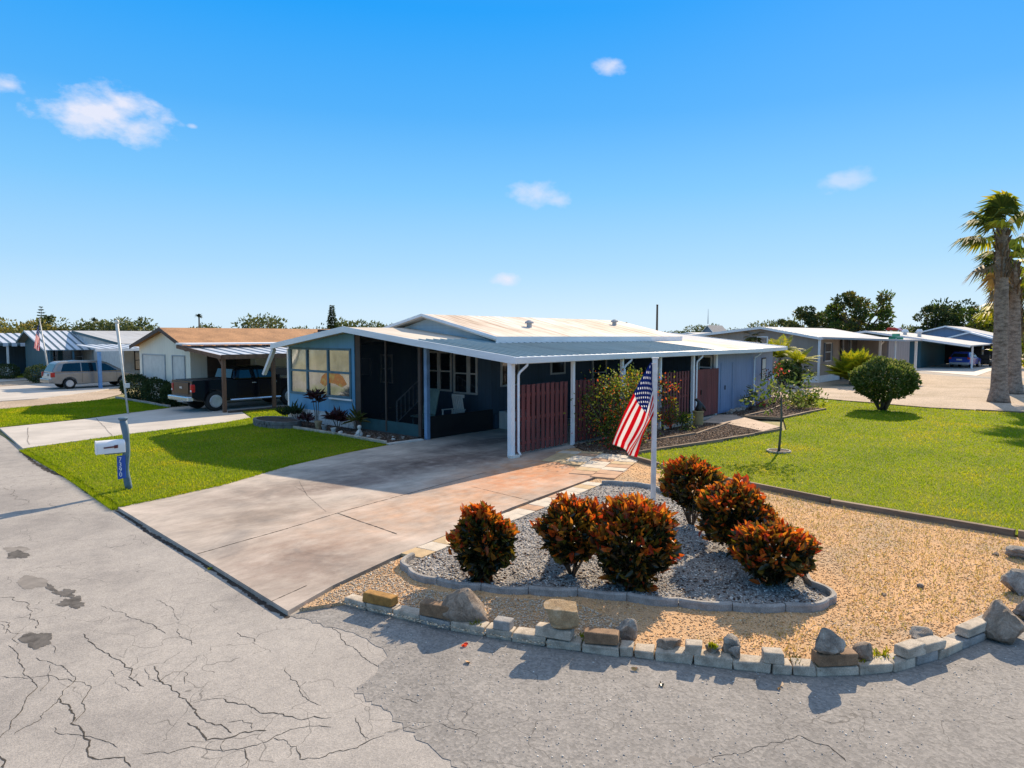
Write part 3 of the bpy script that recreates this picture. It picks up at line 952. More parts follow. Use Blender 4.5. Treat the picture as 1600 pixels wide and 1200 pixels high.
chips('bark_chips', ISL, 5000, 'barkchip', (.01, .03), 'dark mulch flecks among the grey gravel', .006)
chips('white_gravel', ISL, 1500, 'plaster', (.014, .03), 'larger white stones scattered through the grey gravel', .008)
STRAW = [(6.6, 3.3), (7.2, 2.2), (9.2, 1.2), (11.5, .0), (13.4, -.5), (13.9, 3.9), (14.5, 6.0), (12.6, 5.2), (11.2, 3.2), (9.4, 2.3), (8.3, 2.2)]
g_ = grass('dry_grass', STRAW, 6500, 'sparse dry grass growing through the tan shell ground', .02, .07, .012, -.01)
g_.data.materials[0] = leafmat('straw_blade', [(.55, .36, .14), (.42, .3, .1), (.22, .22, .04), (.6, .45, .22)], .9, 0, .3)
chips('road_grit', edge + [(3.0, 2), (12, -1), (9.6, .9), (8.0, 2.2), (6.3, 4), (5.5, 6)], 1800, 'pebble', (.004, .011), 'loose grit lying on the coarse asphalt by the curb', ZR + .008)
# ------------------------------------------------------------------ windows and other house parts
def win_x(par, x, y0, y1, z0, z1, frame='offwhite', pane='glass', cols=1, rows=2, fw=.07, name='window'):
    """window on a wall whose outside faces -x at x"""
    f = MB()
    f.box(x - .045, x + .02, y0, y1, z0 - fw, z0).box(x - .045, x + .02, y0, y1, z1, z1 + fw)
    f.box(x - .05, x + .02, y0 - fw, y0, z0 - fw, z1 + fw).box(x - .05, x + .02, y1, y1 + fw, z0 - fw, z1 + fw)
    for i in range(1, cols):
        y = y0 + (y1 - y0) * i / cols
        f.box(x - .04, x + .015, y - fw * .5, y + fw * .5, z0, z1)
    for i in range(1, rows):
        z = z0 + (z1 - z0) * i / rows
        f.box(x - .036, x + .015, y0, y1, z - fw * .35, z + fw * .35)
    o = f.build(name, frame, par)
    MB().box(x - .015, x - .004, y0, y1, z0, z1).build('pane', pane, o, loc=world_origin(par))
    return o
def win_y(par, y, x0, x1, z0, z1, frame='offwhite', pane='glass', rows=2, fw=.07, name='window'):
    f = MB()
    f.box(x0, x1, y - .045, y + .02, z0 - fw, z0).box(x0, x1, y - .045, y + .02, z1, z1 + fw)
    f.box(x0 - fw, x0, y - .05, y + .02, z0 - fw, z1 + fw).box(x1, x1 + fw, y - .05, y + .02, z0 - fw, z1 + fw)
    for i in range(1, rows):
        z = z0 + (z1 - z0) * i / rows
        f.box(x0, x1, y - .036, y + .015, z - fw * .35, z + fw * .35)
    o = f.build(name, frame, par)
    MB().box(x0, x1, y - .015, y - .004, z0, z1).build('pane', pane, o, loc=world_origin(par))
    return o
def downspout(par, x, y, ztop, mat='white', r=.035, dx=.0, dy=-.12, elbow=.28, zb=.05, name='downspout'):
    return MB().tube([(x + .25 + dx, y + dy, ztop), (x + .22 + dx, y + dy, ztop - .1), (x + .06 + dx, y, ztop - elbow), (x + dx, y, ztop - elbow - .08), (x + dx, y, zb + .1), (x + dx, y - .08, zb)], r, 8).build(name, mat, par, smooth=True)

# ------------------------------------------------------------------ the blue manufactured home
H = thing('mobile_home', (13.65, 12, 0), 'blue manufactured home with screened porch, carport and cream coated roof on the corner lot', 'house')
FX = 13.65
PROF = [(24.4, 2.97), (19.6, 3.6), (16.13, 3.19), (11.9, 2.72)]
def zr(y):
    for (a, za), (b, zb) in zip(PROF, PROF[1:]):
        if b <= y <= a:
            return za + (zb - za) * (a - y) / (a - b)
    return 2.7
# porch roof (cream), two slopes
m = MB()
m.extrude([(FX + .03, 24.4, 2.97), (FX + .03, 19.6, 3.6), (FX + .03, 16.13, 3.19), (FX + .03, 16.13, 3.09), (FX + .03, 19.6, 3.5), (FX + .03, 24.4, 2.87)], (3.9, 0, 0))
m.build('porch_roof', 'porchroof', H)
# carport roof: ribbed metal pan falling to the eave
m = MB()
X0, X1 = FX + .03, 26.3
m.extrude([(X0, 16.2, 3.2), (X0, 11.95, 2.726), (X0, 11.95, 2.65), (X0, 16.2, 3.12)], (X1 - X0, 0, 0))
x = X0 + .3
while x < X1 - .1:
    m.extrude([(x, 16.1, 3.187), (x, 16.1, 3.222), (x, 11.97, 2.762), (x, 11.97, 2.726)], (.028, 0, 0))
    x += .305
m.build('carport_roof', 'metalroof', H)
# main gable roof behind
m = MB()
MX0, MX1 = 16.25, 29.1
RY, RZ, EY0, EY1, EZ = 18.5, 4.08, 14.95, 22.3, 3.27
gp = [(EY0, EZ), (RY, RZ), (EY1, EZ - .02)]
m.extrude([(MX0, EY0, EZ), (MX0, RY, RZ), (MX0, EY1, EZ), (MX0, EY1, EZ - .12), (MX0, RY, RZ - .12), (MX0, EY0, EZ - .12)], (MX1 - MX0, 0, 0))
mr = m.build('main_roof', 'cream', H)
m = MB()
for (vx, vy) in ((19.9, 16.55), (27.0, 17.3)):
    zz = EZ + (RZ - EZ) * (vy - EY0) / (RY - EY0)
    v = MB()
    v.lathe([(.1, zz - .06), (.1, zz + .14), (.17, zz + .14), (.17, zz + .2), (.06, zz + .26)], (vx, vy, 0), 12)
    v.build('roof_vent', 'greyroof', mr, loc=world_origin(H), smooth=False)
# eave trim between main roof and carport
MB().box(MX0 + .02, MX1, EY0 - .04, EY0 - .003, EZ - .2, EZ + .012).build('eave_trim', 'fascia', H)
m = MB()
m.extrude([(MX0 + .32, EY0 + .15, EZ - .2), (MX0 + .32, EY1 - .1, EZ - .2), (MX0 + .32, RY, RZ - .13)], (.08, 0, 0))
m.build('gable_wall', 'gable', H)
m = MB()
for (a, za), (b, zb) in (((EY0 - .05, EZ), (RY, RZ)), ((RY, RZ), (EY1 + .03, EZ - .01))):
    m.extrude([(MX0 - .04, a, za + .02), (MX0 - .04, b, zb + .02), (MX0 - .04, b, zb - .075), (MX0 - .04, a, za - .075)], (.036, 0, 0))
m.build('gable_trim', 'fascia', H)
# workshop roof at the far end
m = MB()
sl = .115
def zs(y): return 2.725 + sl * (y - 11.9)
fold_a, fold_b = (30.9, 12.0), (30.4, 19.5)
pa = [(26.3, 11.95), (30.9, 11.95), (30.4, 19.5), (26.3, 19.5)]
m.add([(x, y, zs(y) + .006) for x, y in pa] + [(x, y, zs(y) - .08) for x, y in pa], [(0, 1, 2, 3), (7, 6, 5, 4), (0, 4, 5, 1), (2, 6, 7, 3), (3, 7, 4, 0)])
m.build('workshop_roof', 'cream', H)
m = MB()
pb = [(30.9, 11.95, 2.737), (37.2, 13.02, 2.72), (37.2, 20.0, 3.5), (30.4, 19.5, zs(19.5) + .006)]
m.add(pb + [(x, y, z - .085) for x, y, z in pb], [(0, 1, 2, 3), (7, 6, 5, 4), (0, 4, 5, 1), (1, 5, 6, 2), (2, 6, 7, 3)])
m.build('workshop_end_roof', 'endroof', H)
# fascia boards / gutter
m = MB()
for (a, za), (b, zb) in zip(PROF, PROF[1:]):
    m.extrude([(FX - .01, a, za + .03), (FX - .01, b, zb + .03), (FX - .01, b, zb - .17), (FX - .01, a, za - .17)], (.036, 0, 0))
m.build('front_fascia', 'fascia', H)
m = MB()
m.box(FX - .012, 30.9, 11.8, 11.93, 2.55, 2.735)
m.build('gutter', 'fascia', H, bevel=.02)
m = MB()
m.extrude([(30.9, 11.86, 2.735), (37.25, 12.93, 2.72), (37.25, 12.93, 2.55), (30.9, 11.86, 2.555)], (-.02, .1, 0))
m.extrude([(37.2, 12.9, 2.745), (37.2, 20.0, 3.53), (37.2, 20.0, 3.38), (37.2, 12.9, 2.55)], (.03, 0, 0))
m.build('end_fascia', 'fascia', H)
# walls
WX = 14.3
m = MB()
def gz(y): return zr(y) - .11
m.extrude([(WX, 24.2, .5), (WX, 24.2, 1.1), (WX, 19.9, 1.1), (WX, 19.9, .5)], (.1, 0, 0))
m.extrude([(WX, 24.2, 2.82), (WX, 24.2, gz(24.2)), (WX, 19.9, gz(19.9)), (WX, 19.9, 2.82)], (.1, 0, 0))
m.box(WX, WX + .1, 24.06, 24.2, 1.1, 2.82).box(WX, WX + .1, 19.9, 20.12, 1.1, 2.82)
m.build('front_wall', 'bluefront', H)
MB().box(WX + .1, 17.5, 24.1, 24.19, 0, 2.86).build('porch_side_wall', 'bluefront', H)
MB().box(WX - .03, WX + .1, 19.95, 24.25, -.02, .5).build('stone_skirting', 'stoneskirt', H)
MB().box(WX - .02, WX + .12, 24.2, 24.3, 0, 2.8).build('corner_trim', 'white', H)
# six-light porch window
f = MB()
ys = [24.06, 22.88, 21.5, 20.12]
zsx = [1.1, 1.98, 2.82]
fx = WX - .03
for y in ys:
    f.box(fx, fx + .09, y - .05, y + .05, zsx[0] - .04, zsx[2] + .04)
for z in (zsx[0], zsx[1], zsx[2]):
    f.box(fx + .004, fx + .086, ys[3] - .05, ys[0] + .05, z - .04, z + .04)
fo = f.build('window', 'teal', H)
g = MB()
for i in range(3):
    for j in range(2):
        g.box(fx + .035, fx + .045, ys[i + 1] + .05, ys[i] - .05, zsx[j] + .04, zsx[j + 1] - .04, rz=R.uniform(-.012, .012), tilt=(0, R.uniform(-.02, .02)))
g.build('pane', 'porchglass', fo, loc=world_origin(H))
MB().box(fx - .05, fx + .01, 20.0, 21.4, zsx[0] - .1, zsx[0] - .045).build('sill', 'white', fo, loc=world_origin(H))
# screened part
m = MB()
m.box(WX + .03, WX + .08, 19.6, 19.9, 0, gz(19.75) - .01).box(WX + .02, WX + .09, 18.16, 18.22, .1, gz(18.2) - .01)
m.box(WX + .02, WX + .1, 16.42, 16.54, 0, gz(16.4) - .01)
m.box(WX + .02, WX + .1, 16.4, 19.9, .0, .06)
m.build('screen_frame', 'dkbrown', H)
m = MB()
m.extrude([(WX + .05, 16.5, .45), (WX + .05, 19.6, .45), (WX + .05, 19.6, gz(19.6)), (WX + .05, 16.5, gz(16.5))], (.004, 0, 0))
m.build('screen', 'screen', H)
m = MB()
m.box(WX + .04, WX + .07, 16.54, 19.6, .06, .45)
m.build('kick_panel', surf('dark_teal_panel', (.018, .07, .08), rough=.6, bump=.05), H)
MB().box(14.46, 17.5, 16.22, 16.26, 0, .72).build('side_kick_panel', 'blacktrim', H)
MB().box(WX + .02, WX + .16, 16.12, 16.26, 0, 3.05).build('porch_post', 'bluetrim', H, bevel=.01)
MB().box(WX + .12, 17.5, 16.26, 24.1, 0, .1).build('porch_floor', 'soil', H)
# house body
m = MB()
m.box(17.5, 17.62, 16.3, 24.1, .0, 3.12)
m.box(17.62, 27.05, 16.3, 16.42, .0, 3.05)
m.box(17.55, 29, 22.0, 22.1, 0, 3.1)
m.box(17.0, 17.5, 20.6, 24.1, .1, 2.9)
m.build('house_wall', 'navy_shaded', H)
m = MB()
m.box(17.65, 27, 16.25, 16.298, 0, .5)
m.build('skirting', 'navy_shaded', H)
win_x(H, 17.5, 18.35, 18.9, 1.3, 2.66, 'offwhite')
win_x(H, 17.5, 19.05, 19.55, 1.3, 2.66, 'offwhite')
win_x(H, 17.5, 17.02, 17.32, 1.25, 2.62, 'offwhite')
win_x(H, 17.5, 17.48, 18.1, 1.25, 2.62, 'offwhite')
win_y(H, 16.3, 18.05, 18.92, 1.55, 2.4, 'offwhite', rows=1)
win_y(H, 16.3, 20.95, 21.75, 1.86, 2.36, 'offwhite', rows=1)
win_y(H, 16.3, 23.8, 24.75, 1.1, 2.4, 'offwhite')
win_x(H, 17.0, 21.2, 21.8, 1.5, 2.5, 'offwhite')
MB().box(16.93, 17.0, 22.5, 23.1, 1.7, 2.4).build('wall_cabinet', 'greyroof', H)
# workshop walls
WP = [(27.0, 12.3), (31.3, 12.4), (36.7, 13.5), (36.7, 19.5), (27.0, 19.5)]
m = MB()
m.box(27.0, 27.1, 12.4, 16.3, 0, 2.72)
m.build('workshop_side_wall', 'navy_shaded', H)
m = MB()
for a, b in ((WP[0], WP[1]), (WP[1], WP[2]), (WP[2], WP[3])):
    d = (Vector(b) - Vector(a)).normalized()
    nrm = Vector((-d.y, d.x)) * .1
    m.extrude([(a[0], a[1], 0), (b[0], b[1], 0), (b[0], b[1], zs(b[1]) - .1 if b[0] < 36 else 2.68 + .11 * (b[1] - 13)), (a[0], a[1], zs(a[1]) - .1 if a[0] < 36 else 2.68 + .11 * (a[1] - 13))], (nrm.x, nrm.y, 0))
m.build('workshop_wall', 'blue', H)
MB().box(26.9, 27.04, 12.22, 12.34, 0, 2.6).build('corner_trim', 'white', H)
win_x(H, 27.0, 12.5, 13.0, 1.55, 2.4, 'white')
d = (Vector(WP[2]) - Vector(WP[1])).normalized()
wa = math.atan2(d.y, d.x)
def on_wall(u, out=0.0):
    p = Vector(WP[1]) + d * u
    return p.x + d.y * out, p.y - d.x * out
x, y = on_wall(2.7, .02)
f = MB()
for (cx, sx, cz, sz) in ((0, 1.1, 1.1, .06), (0, 1.1, 2.18, .06), (0, 1.1, 1.64, .05), (-.53, .06, 1.64, 1.14), (.53, .08, 1.64, 1.14)):
    px, py = x + math.cos(wa) * cx, y + math.sin(wa) * cx
    f.box(px - sx / 2, px + sx / 2, py - .025, py + .025, cz - sz / 2, cz + sz / 2, rz=wa)
fo = f.build('window', 'dkbrown', H)
px, py = on_wall(2.7, .03)
MB().box(px - .5, px + .5, py - .01, py + .01, 1.12, 2.16, rz=wa).build('pane', 'offwhite', fo, loc=world_origin(H))
MB().box(27.95, 27.98, 12.27, 12.3, 1.0, 1.18).build('door_handle', 'iron', H)
for xx in (27.55, 28.75):
    MB().box(xx, xx + .012, 12.295, 12.312, .05, 2.15).build('door_seam', 'bluetrim', H)
x, y = on_wall(-.05, .06)
downspout(H, x, y, 2.58, dx=0, dy=-.2)
# carport posts
for k, (px, s) in enumerate(((13.76, .15), (16.55, .1), (19.3, .1), (21.85, .1), (24.45, .12))):
    MB().box(px - s / 2, px + s / 2, 12.0, 12.0 + s, .004, 2.6).build('post', 'white', H, bevel=.008)
downspout(H, 13.9, 11.98, 2.6, dx=.05, zb=.05)
downspout(H, 24.62, 11.98, 2.6, zb=.05)
downspout(H, 19.35, 11.98, 2.6, zb=.05)
MB().box(13.6, 13.92, 11.9, 12.05, .004, .07).build('post_base', 'whitepole', H)

# shadow-box fence panels between the posts
def fence(x0, x1, label, h=1.95, y=12.15):
    t = thing('fence', ((x0 + x1) / 2, y, 0), label, 'fence', 'red-brown shadow-box fence panels under the eave')
    r = MB()
    for z in (.32, 1.0, 1.66):
        r.box(x0, x1, y - .02, y + .02, z - .045, z + .045)
    r.build('rail', 'fence', t)
    b = MB()
    n = max(2, int((x1 - x0) / .21))
    p = (x1 - x0) / n
    for i in range(n):
        c = x0 + p * (i + .5)
        b.box(c - .07, c + .07, y - .042, y - .021, .07 + R.uniform(-.01, .01), h + R.uniform(-.015, .01), rz=R.uniform(-.01, .01))
        if i < n - 1:
            c += p / 2
            b.box(c - .07, c + .07, y + .021, y + .042, .07, h + R.uniform(-.015, .01))
    b.build('boards', 'fence', t, bevel=.004)
fence(13.98, 16.4, 'red-brown fence panel beside the white corner post of the carport')
fence(16.7, 19.2, 'red-brown fence panel half hidden behind the flowering shrub')
fence(19.45, 21.75, 'red-brown fence panel behind the hanging flag')
fence(22.0, 24.3, 'red-brown fence panel just right of the flag')
t = thing('fence_gate', (25.8, 12.2, 0), 'close-boarded red-brown gate panel next to the blue workshop wall', 'gate')
b = MB()
x = 24.72
while x < 26.85:
    b.box(x, x + .105, 12.13 + R.uniform(0, .006), 12.155, .07, 1.97 + R.uniform(-.01, .01))
    x += .112
b.build('boards', 'fence', t, bevel=.004)
r = MB()
for z in (.35, 1.05, 1.7):
    r.box(24.72, 26.85, 12.157, 12.2, z - .045, z + .045)
r.build('rail', 'fence', t)
MB().box(25.3, 25.33, 12.09, 12.13, .95, 1.15).build('latch', 'iron', t)

# things in the porch and under the carport
t = thing('entry_steps', (18.3, 15.9, 0), 'white slatted entry steps with a black handrail against the shaded blue house wall', 'steps')
m = MB()
m.box(17.85, 19.0, 15.8, 16.24, 0.004, .62).box(17.85, 19.0, 15.35, 15.8, .004, .3)
for i in range(8):
    m.box(17.836, 17.85, 15.83 + i * .05, 15.86 + i * .05, .03, .6)
    m.box(17.87 + i * .14, 17.98 + i * .14, 15.785, 15.8, .32, .6)
m.build('treads', 'offwhite', t, bevel=.006)
MB().tube([(18.75, 15.38, .3), (18.75, 15.38, .75), (18.75, 15.48, .86), (18.75, 15.9, 1.15), (18.75, 16.15, 1.2), (18.75, 16.2, .62)], .018, 6).build('handrail', 'iron', t, smooth=True)
# rocking chair
t = thing('rocking_chair', (16.4, 17.05, .1), 'white rocking chair behind the porch screen', 'chair')
ox, oy, oz = 16.4, 17.05, .1
m = MB()
for i in range(6):
    yy = oy - .25 + i * .09
    m.box(ox + .2, ox + .23, yy, yy + .06, oz + .42, oz + 1.1, tilt=(0, -.2))
m.box(ox + .2, ox + .24, oy - .28, oy + .32, oz + 1.04, oz + 1.16)
m.build('backrest', 'offwhite', t)
m = MB()
for i in range(6):
    m.box(ox - .3 + i * .09, ox - .24 + i * .09, oy - .26, oy + .3, oz + .4, oz + .425)
m.build('seat', 'offwhite', t)
for yy in (oy - .29, oy + .29):
    MB().box(ox - .3, ox + .26, yy - .035, yy + .035, oz + .62, oz + .645).build('armrest', 'offwhite', t)
    for xx in (ox - .26, ox + .2):
        MB().box(xx - .02, xx + .02, yy - .02, yy + .02, oz + .06, oz + .62).build('leg', 'offwhite', t)
    MB().tube([(ox - .5, yy, oz + .12), (ox - .25, yy, oz + .045), (ox, yy, oz + .03), (ox + .3, yy, oz + .05), (ox + .55, yy, oz + .15)], .022, 6).build('rocker', 'offwhite', t)
# folded lounge back
t = thing('lounge_chair', (15.9, 18.0, .1), 'pale green reclining chair next to the blue porch post, behind the screen', 'chair')
MB().extrude([(16.0, 17.6, .55), (16.0, 18.25, .55), (16.18, 18.3, 1.45), (16.18, 17.55, 1.45)], (.05, 0, 0)).build('backrest', 'greenplastic', t, bevel=.02)
MB().extrude([(15.4, 17.62, .48), (15.4, 18.22, .48), (16.05, 18.22, .5), (16.05, 17.62, .5)], (0, 0, .05)).build('seat', 'greenplastic', t, bevel=.02)
for xx, yy in ((15.5, 17.65), (15.5, 18.18), (16.0, 17.65), (16.0, 18.18)):
    MB().box(xx - .02, xx + .02, yy - .02, yy + .02, .1, .5).build('leg', 'greenplastic', t)
# porch stair with balusters
t = thing('porch_stair', (15.6, 18.6, .1), 'porch steps with a pale balustrade seen through the dark screen', 'steps')
m = MB()
for i in range(3):
    m.box(15.3 + i * .3, 17.0, 18.95, 20.2, .1 + .18 * i, .1 + .18 * (i + 1))
m.build('treads', 'blacktrim', t)
p0, p1 = Vector((15.25, 18.75, 1.0)), Vector((16.55, 18.95, 1.75))
rl = MB()
rl.tube([p0, p1], .022, 6).tube([p0 - Vector((0, 0, .75)), p1 - Vector((0, 0, .75))], .018, 6)
rl.tube([p0, (p0.x, p0.y, .1)], .03, 6).tube([p1, (p1.x, p1.y, .6)], .03, 6)
rl.build('handrail', 'greyroof', t)
for i in range(1, 6):
    q = p0.lerp(p1, i / 6)
    MB().tube([q, q - Vector((0, 0, .75))], .012, 5).build('baluster', 'greyroof', t)
# thin orange sheet, stands in for an orange patch in the porch glass
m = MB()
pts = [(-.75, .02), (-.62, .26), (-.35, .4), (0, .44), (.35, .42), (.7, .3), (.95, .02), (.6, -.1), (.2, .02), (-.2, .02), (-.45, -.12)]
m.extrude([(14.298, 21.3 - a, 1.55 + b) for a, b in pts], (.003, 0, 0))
o = m.build('window_orange_shape', surf('orange_shape', (.85, .2, .03), var=.9, scale=5, rough=.4, bump=0, c2=(.9, .6, .12)), None, loc=(14.26, 21.3, 1.55))
tag(o, 'thin orange shape on the porch window panes', 'ornament')
# ------------------------------------------------------------------ neighbouring houses
def gable_body(par, x0, x1, y0, y1, ry, ze, zr_, wall, roof, oh=.35, th=.12, trim='dkbrown', roof_name='roof', z0=0, ohs=.35):
    """house whose ridge runs along x; gable end faces -x"""
    m = MB()
    k0, k1 = (zr_ - ze) / (ry - y0), (zr_ - ze) / (y1 - ry)
    m.extrude([(x0, y0, z0), (x0, y0, ze - .05), (x0, ry, zr_ - .1), (x0, y1, ze - .05), (x0, y1, z0)], (x1 - x0, 0, 0))
    wl_ = m.build('wall', wall, par)
    m = MB()
    a0, a1 = y0 - ohs, y1 + ohs
    za0, za1 = ze - k0 * ohs, ze - k1 * ohs
    m.extrude([(x0 - oh, a0, za0), (x0 - oh, ry, zr_), (x0 - oh, a1, za1), (x0 - oh, a1, za1 - .05), (x0 - oh, ry, zr_ - .07), (x0 - oh, a0, za0 - .05)], (x1 - x0 + 2 * oh, 0, 0))
    rf = m.build(roof_name, roof, par)
    m = MB()
    for (p, zp), (q, zq) in (((a0, za0), (ry, zr_)), ((ry, zr_), (a1, za1))):
        m.extrude([(x0 - oh - .03, p, zp + .015), (x0 - oh - .03, q, zq + .015), (x0 - oh - .03, q, zq - .17), (x0 - oh - .03, p, zp - .17)], (.028, 0, 0))
    m.box(x0 - oh, x1 + oh, a0 - .03, a0 - .002, za0 - .17, za0 + .015)
    m.build('roof_trim', trim, par)
    return wl_, rf

def striped_awning(par, x0, x1, ya, za, yb, zb, pitch=.55, name='awning', valance=.0):
    """striped pan roof from the wall (ya, za) out to the eave (yb, zb), stripes running down the slope"""
    w_ = MB()
    d_ = 0
    n = max(2, int((x1 - x0) / pitch))
    p = (x1 - x0) / n
    for i in range(n):
        a = x0 + i * p
        w_.extrude([(a, ya, za), (a, yb, zb), (a, yb, zb - .05), (a, ya, za - .05)], (p * .62, 0, 0), 0)
        w_.extrude([(a + p * .62, ya, za - .03), (a + p * .62, yb, zb - .03), (a + p * .62, yb, zb - .07), (a + p * .62, ya, za - .07)], (p * .38, 0, 0), 1)
        if valance:
            w_.box(a, a + p * .62, yb - .02, yb + .001, zb - valance, zb - .052, 0)
            w_.box(a + p * .62, a + p, yb - .018, yb + .001, zb - valance * .8, zb - .072, 1)
    return w_.build(name, ['stripeW', 'stripeD'], par)

# cream house with tan shingles
T = thing('cream_house', (14.3, 33, 0), 'cream sided house with tan shingle roof and striped carport awning', 'house')
wl_, rf = gable_body(T, 14.3, 34, 33.0, 39.2, 35.6, 2.86, 3.72, 'cream_wall', 'shingle')
for i, (ya, yb, za, zb) in enumerate(((35.9, 38.7, 1.05, 2.3), (33.6, 34.95, 1.05, 2.3))):
    win_x(T, 14.3, ya, yb, za, zb, 'greyroof', 'offwhite', rows=1, fw=.06, name='shuttered_window')
win_y(T, 33.0, 18.2, 19.4, 1.2, 2.1, 'offwhite')
MB().box(15.1, 17.3, 32.93, 33.0, .1, 2.35).build('door', 'dkbrown', T)
MB().box(15.75, 16.5, 32.9, 32.93, .15, 2.2).build('inner_door', 'iron', T)
MB().box(17.6, 19.9, 32.92, 33.0, 1.7, 2.5).build('shade_panel', 'cream_wall', T)
for i in range(2):
    v = MB()
    v.lathe([(.12, 3.5), (.12, 3.72), (.24, 3.75), (.26, 3.9), (.15, 4.0)], (31.2 + i * 1.3, 34.7, 0), 12)
    v.build('roof_vent', 'white', rf, loc=world_origin(T), smooth=True)
v = MB()
v.box(22.6, 23.4, 34.6, 35.0, 3.5, 3.68)
v.build('roof_vent', 'iron', rf, loc=world_origin(T))
aw = striped_awning(T, 13.7, 30, 32.9, 2.86, 28.5, 2.46, .6, 'carport_awning')
MB().extrude([(13.6, 32.9, 2.98), (13.6, 31.6, 2.95), (13.6, 31.6, 2.9), (13.6, 32.9, 2.9)], (16.5, 0, 0)).build('awning_flashing', 'white', T)
m = MB()
m.box(13.66, 30, 28.42, 28.5, 2.3, 2.5)
m.extrude([(13.62, 32.9, 2.87), (13.62, 28.45, 2.47), (13.62, 28.45, 2.3), (13.62, 32.9, 2.72)], (.06, 0, 0))
m.build('awning_beam', 'brown', T)
for x in (13.78, 16.1, 19.5, 23.5):
    m = MB()
    m.box(x - .07, x + .07, 28.5, 28.64, 0, 2.32)
    m.build('post', 'brown', T)
MB().extrude([(13.8, 28.62, 2.0), (13.8, 28.62, 1.85), (13.8, 29.2, 2.35), (13.8, 29.2, 2.48)], (.06, 0, 0)).build('brace', 'brown', T)
MB().box(13.8, 30, 28.2, 28.34, 0, .09).build('slab_edging', 'dkbrown', T)
MB().extrude([(13.7, 24.3, 2.75), (13.7, 25.1, 1.75), (13.7, 25.2, 1.8), (13.7, 24.4, 2.85)], (.14, 0, 0)).build('window_awning', 'stripeW', H)

# house with the striped porch roof and grey shingles
T = thing('striped_roof_house', (15.5, 60, 0), 'dark teal house with a steep black-and-white striped porch roof', 'house')
m = MB()
m.extrude([(15.5, 59.6, 0), (15.5, 59.6, 2.3), (15.5, 64.1, 3.6), (15.5, 66.2, 2.8), (15.5, 66.2, 0)], (.15, 0, 0))
m.box(15.65, 18.2, 61.6, 61.75, 0, 2.9)
m.build('wall', 'teal_wall', T)
striped_awning(T, 15.0, 18.6, 64.1, 3.72, 59.0, 2.28, .5, 'porch_roof', .0)
m = MB()
m.extrude([(15.0, 64.1, 3.72), (15.0, 66.6, 2.82), (15.0, 66.6, 2.74), (15.0, 64.1, 3.64)], (3.6, 0, 0))
m.build('back_roof', 'greyshingle', T)
m = MB()
m.extrude([(14.96, 64.1, 3.75), (14.96, 59.0, 2.3), (14.96, 59.0, 2.18), (14.96, 64.1, 3.62)], (.035, 0, 0))
m.extrude([(14.96, 64.1, 3.75), (14.96, 66.6, 2.85), (14.96, 66.6, 2.68), (14.96, 64.1, 3.58)], (.035, 0, 0), 1)
m.build('roof_trim', ['stripeW', 'teal_wall'], T)
for x in (15.3, 16.9, 18.3):
    MB().box(x - .06, x + .06, 59.2, 59.32, 0, 2.25).build('post', 'teal', T)
for x in (15.9, 16.9, 17.6):
    win_y(T, 61.6, x, x + .55, 1.0, 2.3, 'greyroof')
T2 = thing('grey_roof_house', (18.2, 54, 0), 'long grey roofed house with striped awning over the parked minivan', 'house')
gable_body(T2, 18.25, 42, 52.9, 67.0, 63.5, 2.75, 3.72, 'offwhite', 'greyroof', .1, trim='teal_wall', ohs=.2)
striped_awning(T2, 15.2, 36, 52.6, 2.72, 48.3, 2.5, .62, 'awning', .16)
MB().box(15.0, 36, 48.1, 48.28, 2.33, 2.5).build('awning_beam', 'white', T2)
for x in (15.2, 19.6, 24):
    MB().box(x - .09, x + .09, 48.15, 48.33, -.02, 2.35).build('post', surf('blue_post_paint', (.14, .3, .55), rough=.5, bump=0) if x < 16 else 'white', T2)
for x in (19.0, 20.6, 22.6, 25):
    win_y(T2, 52.9, x, x + .8, .9, 2.2, 'dkbrown')
T3 = thing('corner_awning_house', (15, 68, 0), 'white railed porch house at far left with striped awning', 'house')
gable_body(T3, 18.0, 40, 67.9, 76, 73, 2.9, 3.8, 'teal_wall', 'greyshingle', .3, trim='white')
striped_awning(T3, 12.5, 18.4, 71.6, 3.55, 67.4, 2.75, .55, 'awning', .3)
m = MB()
m.box(12.6, 18, 71.6, 71.7, 0, 3.4)
m.build('porch_wall', 'navy_shaded', T3)
for x in (12.9, 14.6, 16.6):
    MB().box(x - .07, x + .07, 67.5, 67.64, 0, 2.65).build('post', 'white', T3)
m = MB()
m.box(12.6, 14.9, 67.5, 67.56, .78, .86).box(12.6, 14.9, 67.5, 67.56, .1, .16)
x = 12.62
while x < 14.9:
    m.box(x, x + .05, 67.51, 67.55, .16, .78)
    x += .11
m.build('railing', 'white', T3)

# beige house on the right with carport
T = thing('taupe_house', (51, 15.4, 0), 'taupe house with white skirting and a flat carport beyond the side lawn', 'house')
gable_body(T, 51.0, 68, 15.45, 26.5, 19.6, 3.22, 4.0, 'beige_wall', 'endroof', .3, trim='fascia', z0=.45, ohs=.05)
m = MB()
m.box(50.96, 56, 15.4, 15.5, -.05, .45).box(50.96, 51.1, 15.5, 26, -.05, .45)
m.build('skirting', 'white', T)
MB().box(50.93, 51.06, 15.38, 15.52, .45, 3.15).build('corner_trim', 'white', T)
win_y(T, 15.45, 52.3, 53.7, 1.5, 2.75, 'white', rows=2, name='window')
for x in (52.0, 53.75):
    MB().box(x, x + .28, 15.39, 15.44, 1.45, 2.8).build('shutter', 'navy_shaded', T)
win_x(T, 51.0, 19.2, 19.9, 2.75, 3.2, 'white', 'glass', rows=1)
m = MB()
m.extrude([(51.6, 15.5, 3.24), (51.6, 10.2, 3.06), (51.6, 10.2, 2.94), (51.6, 15.5, 3.1)], (5.8, 0, 0))
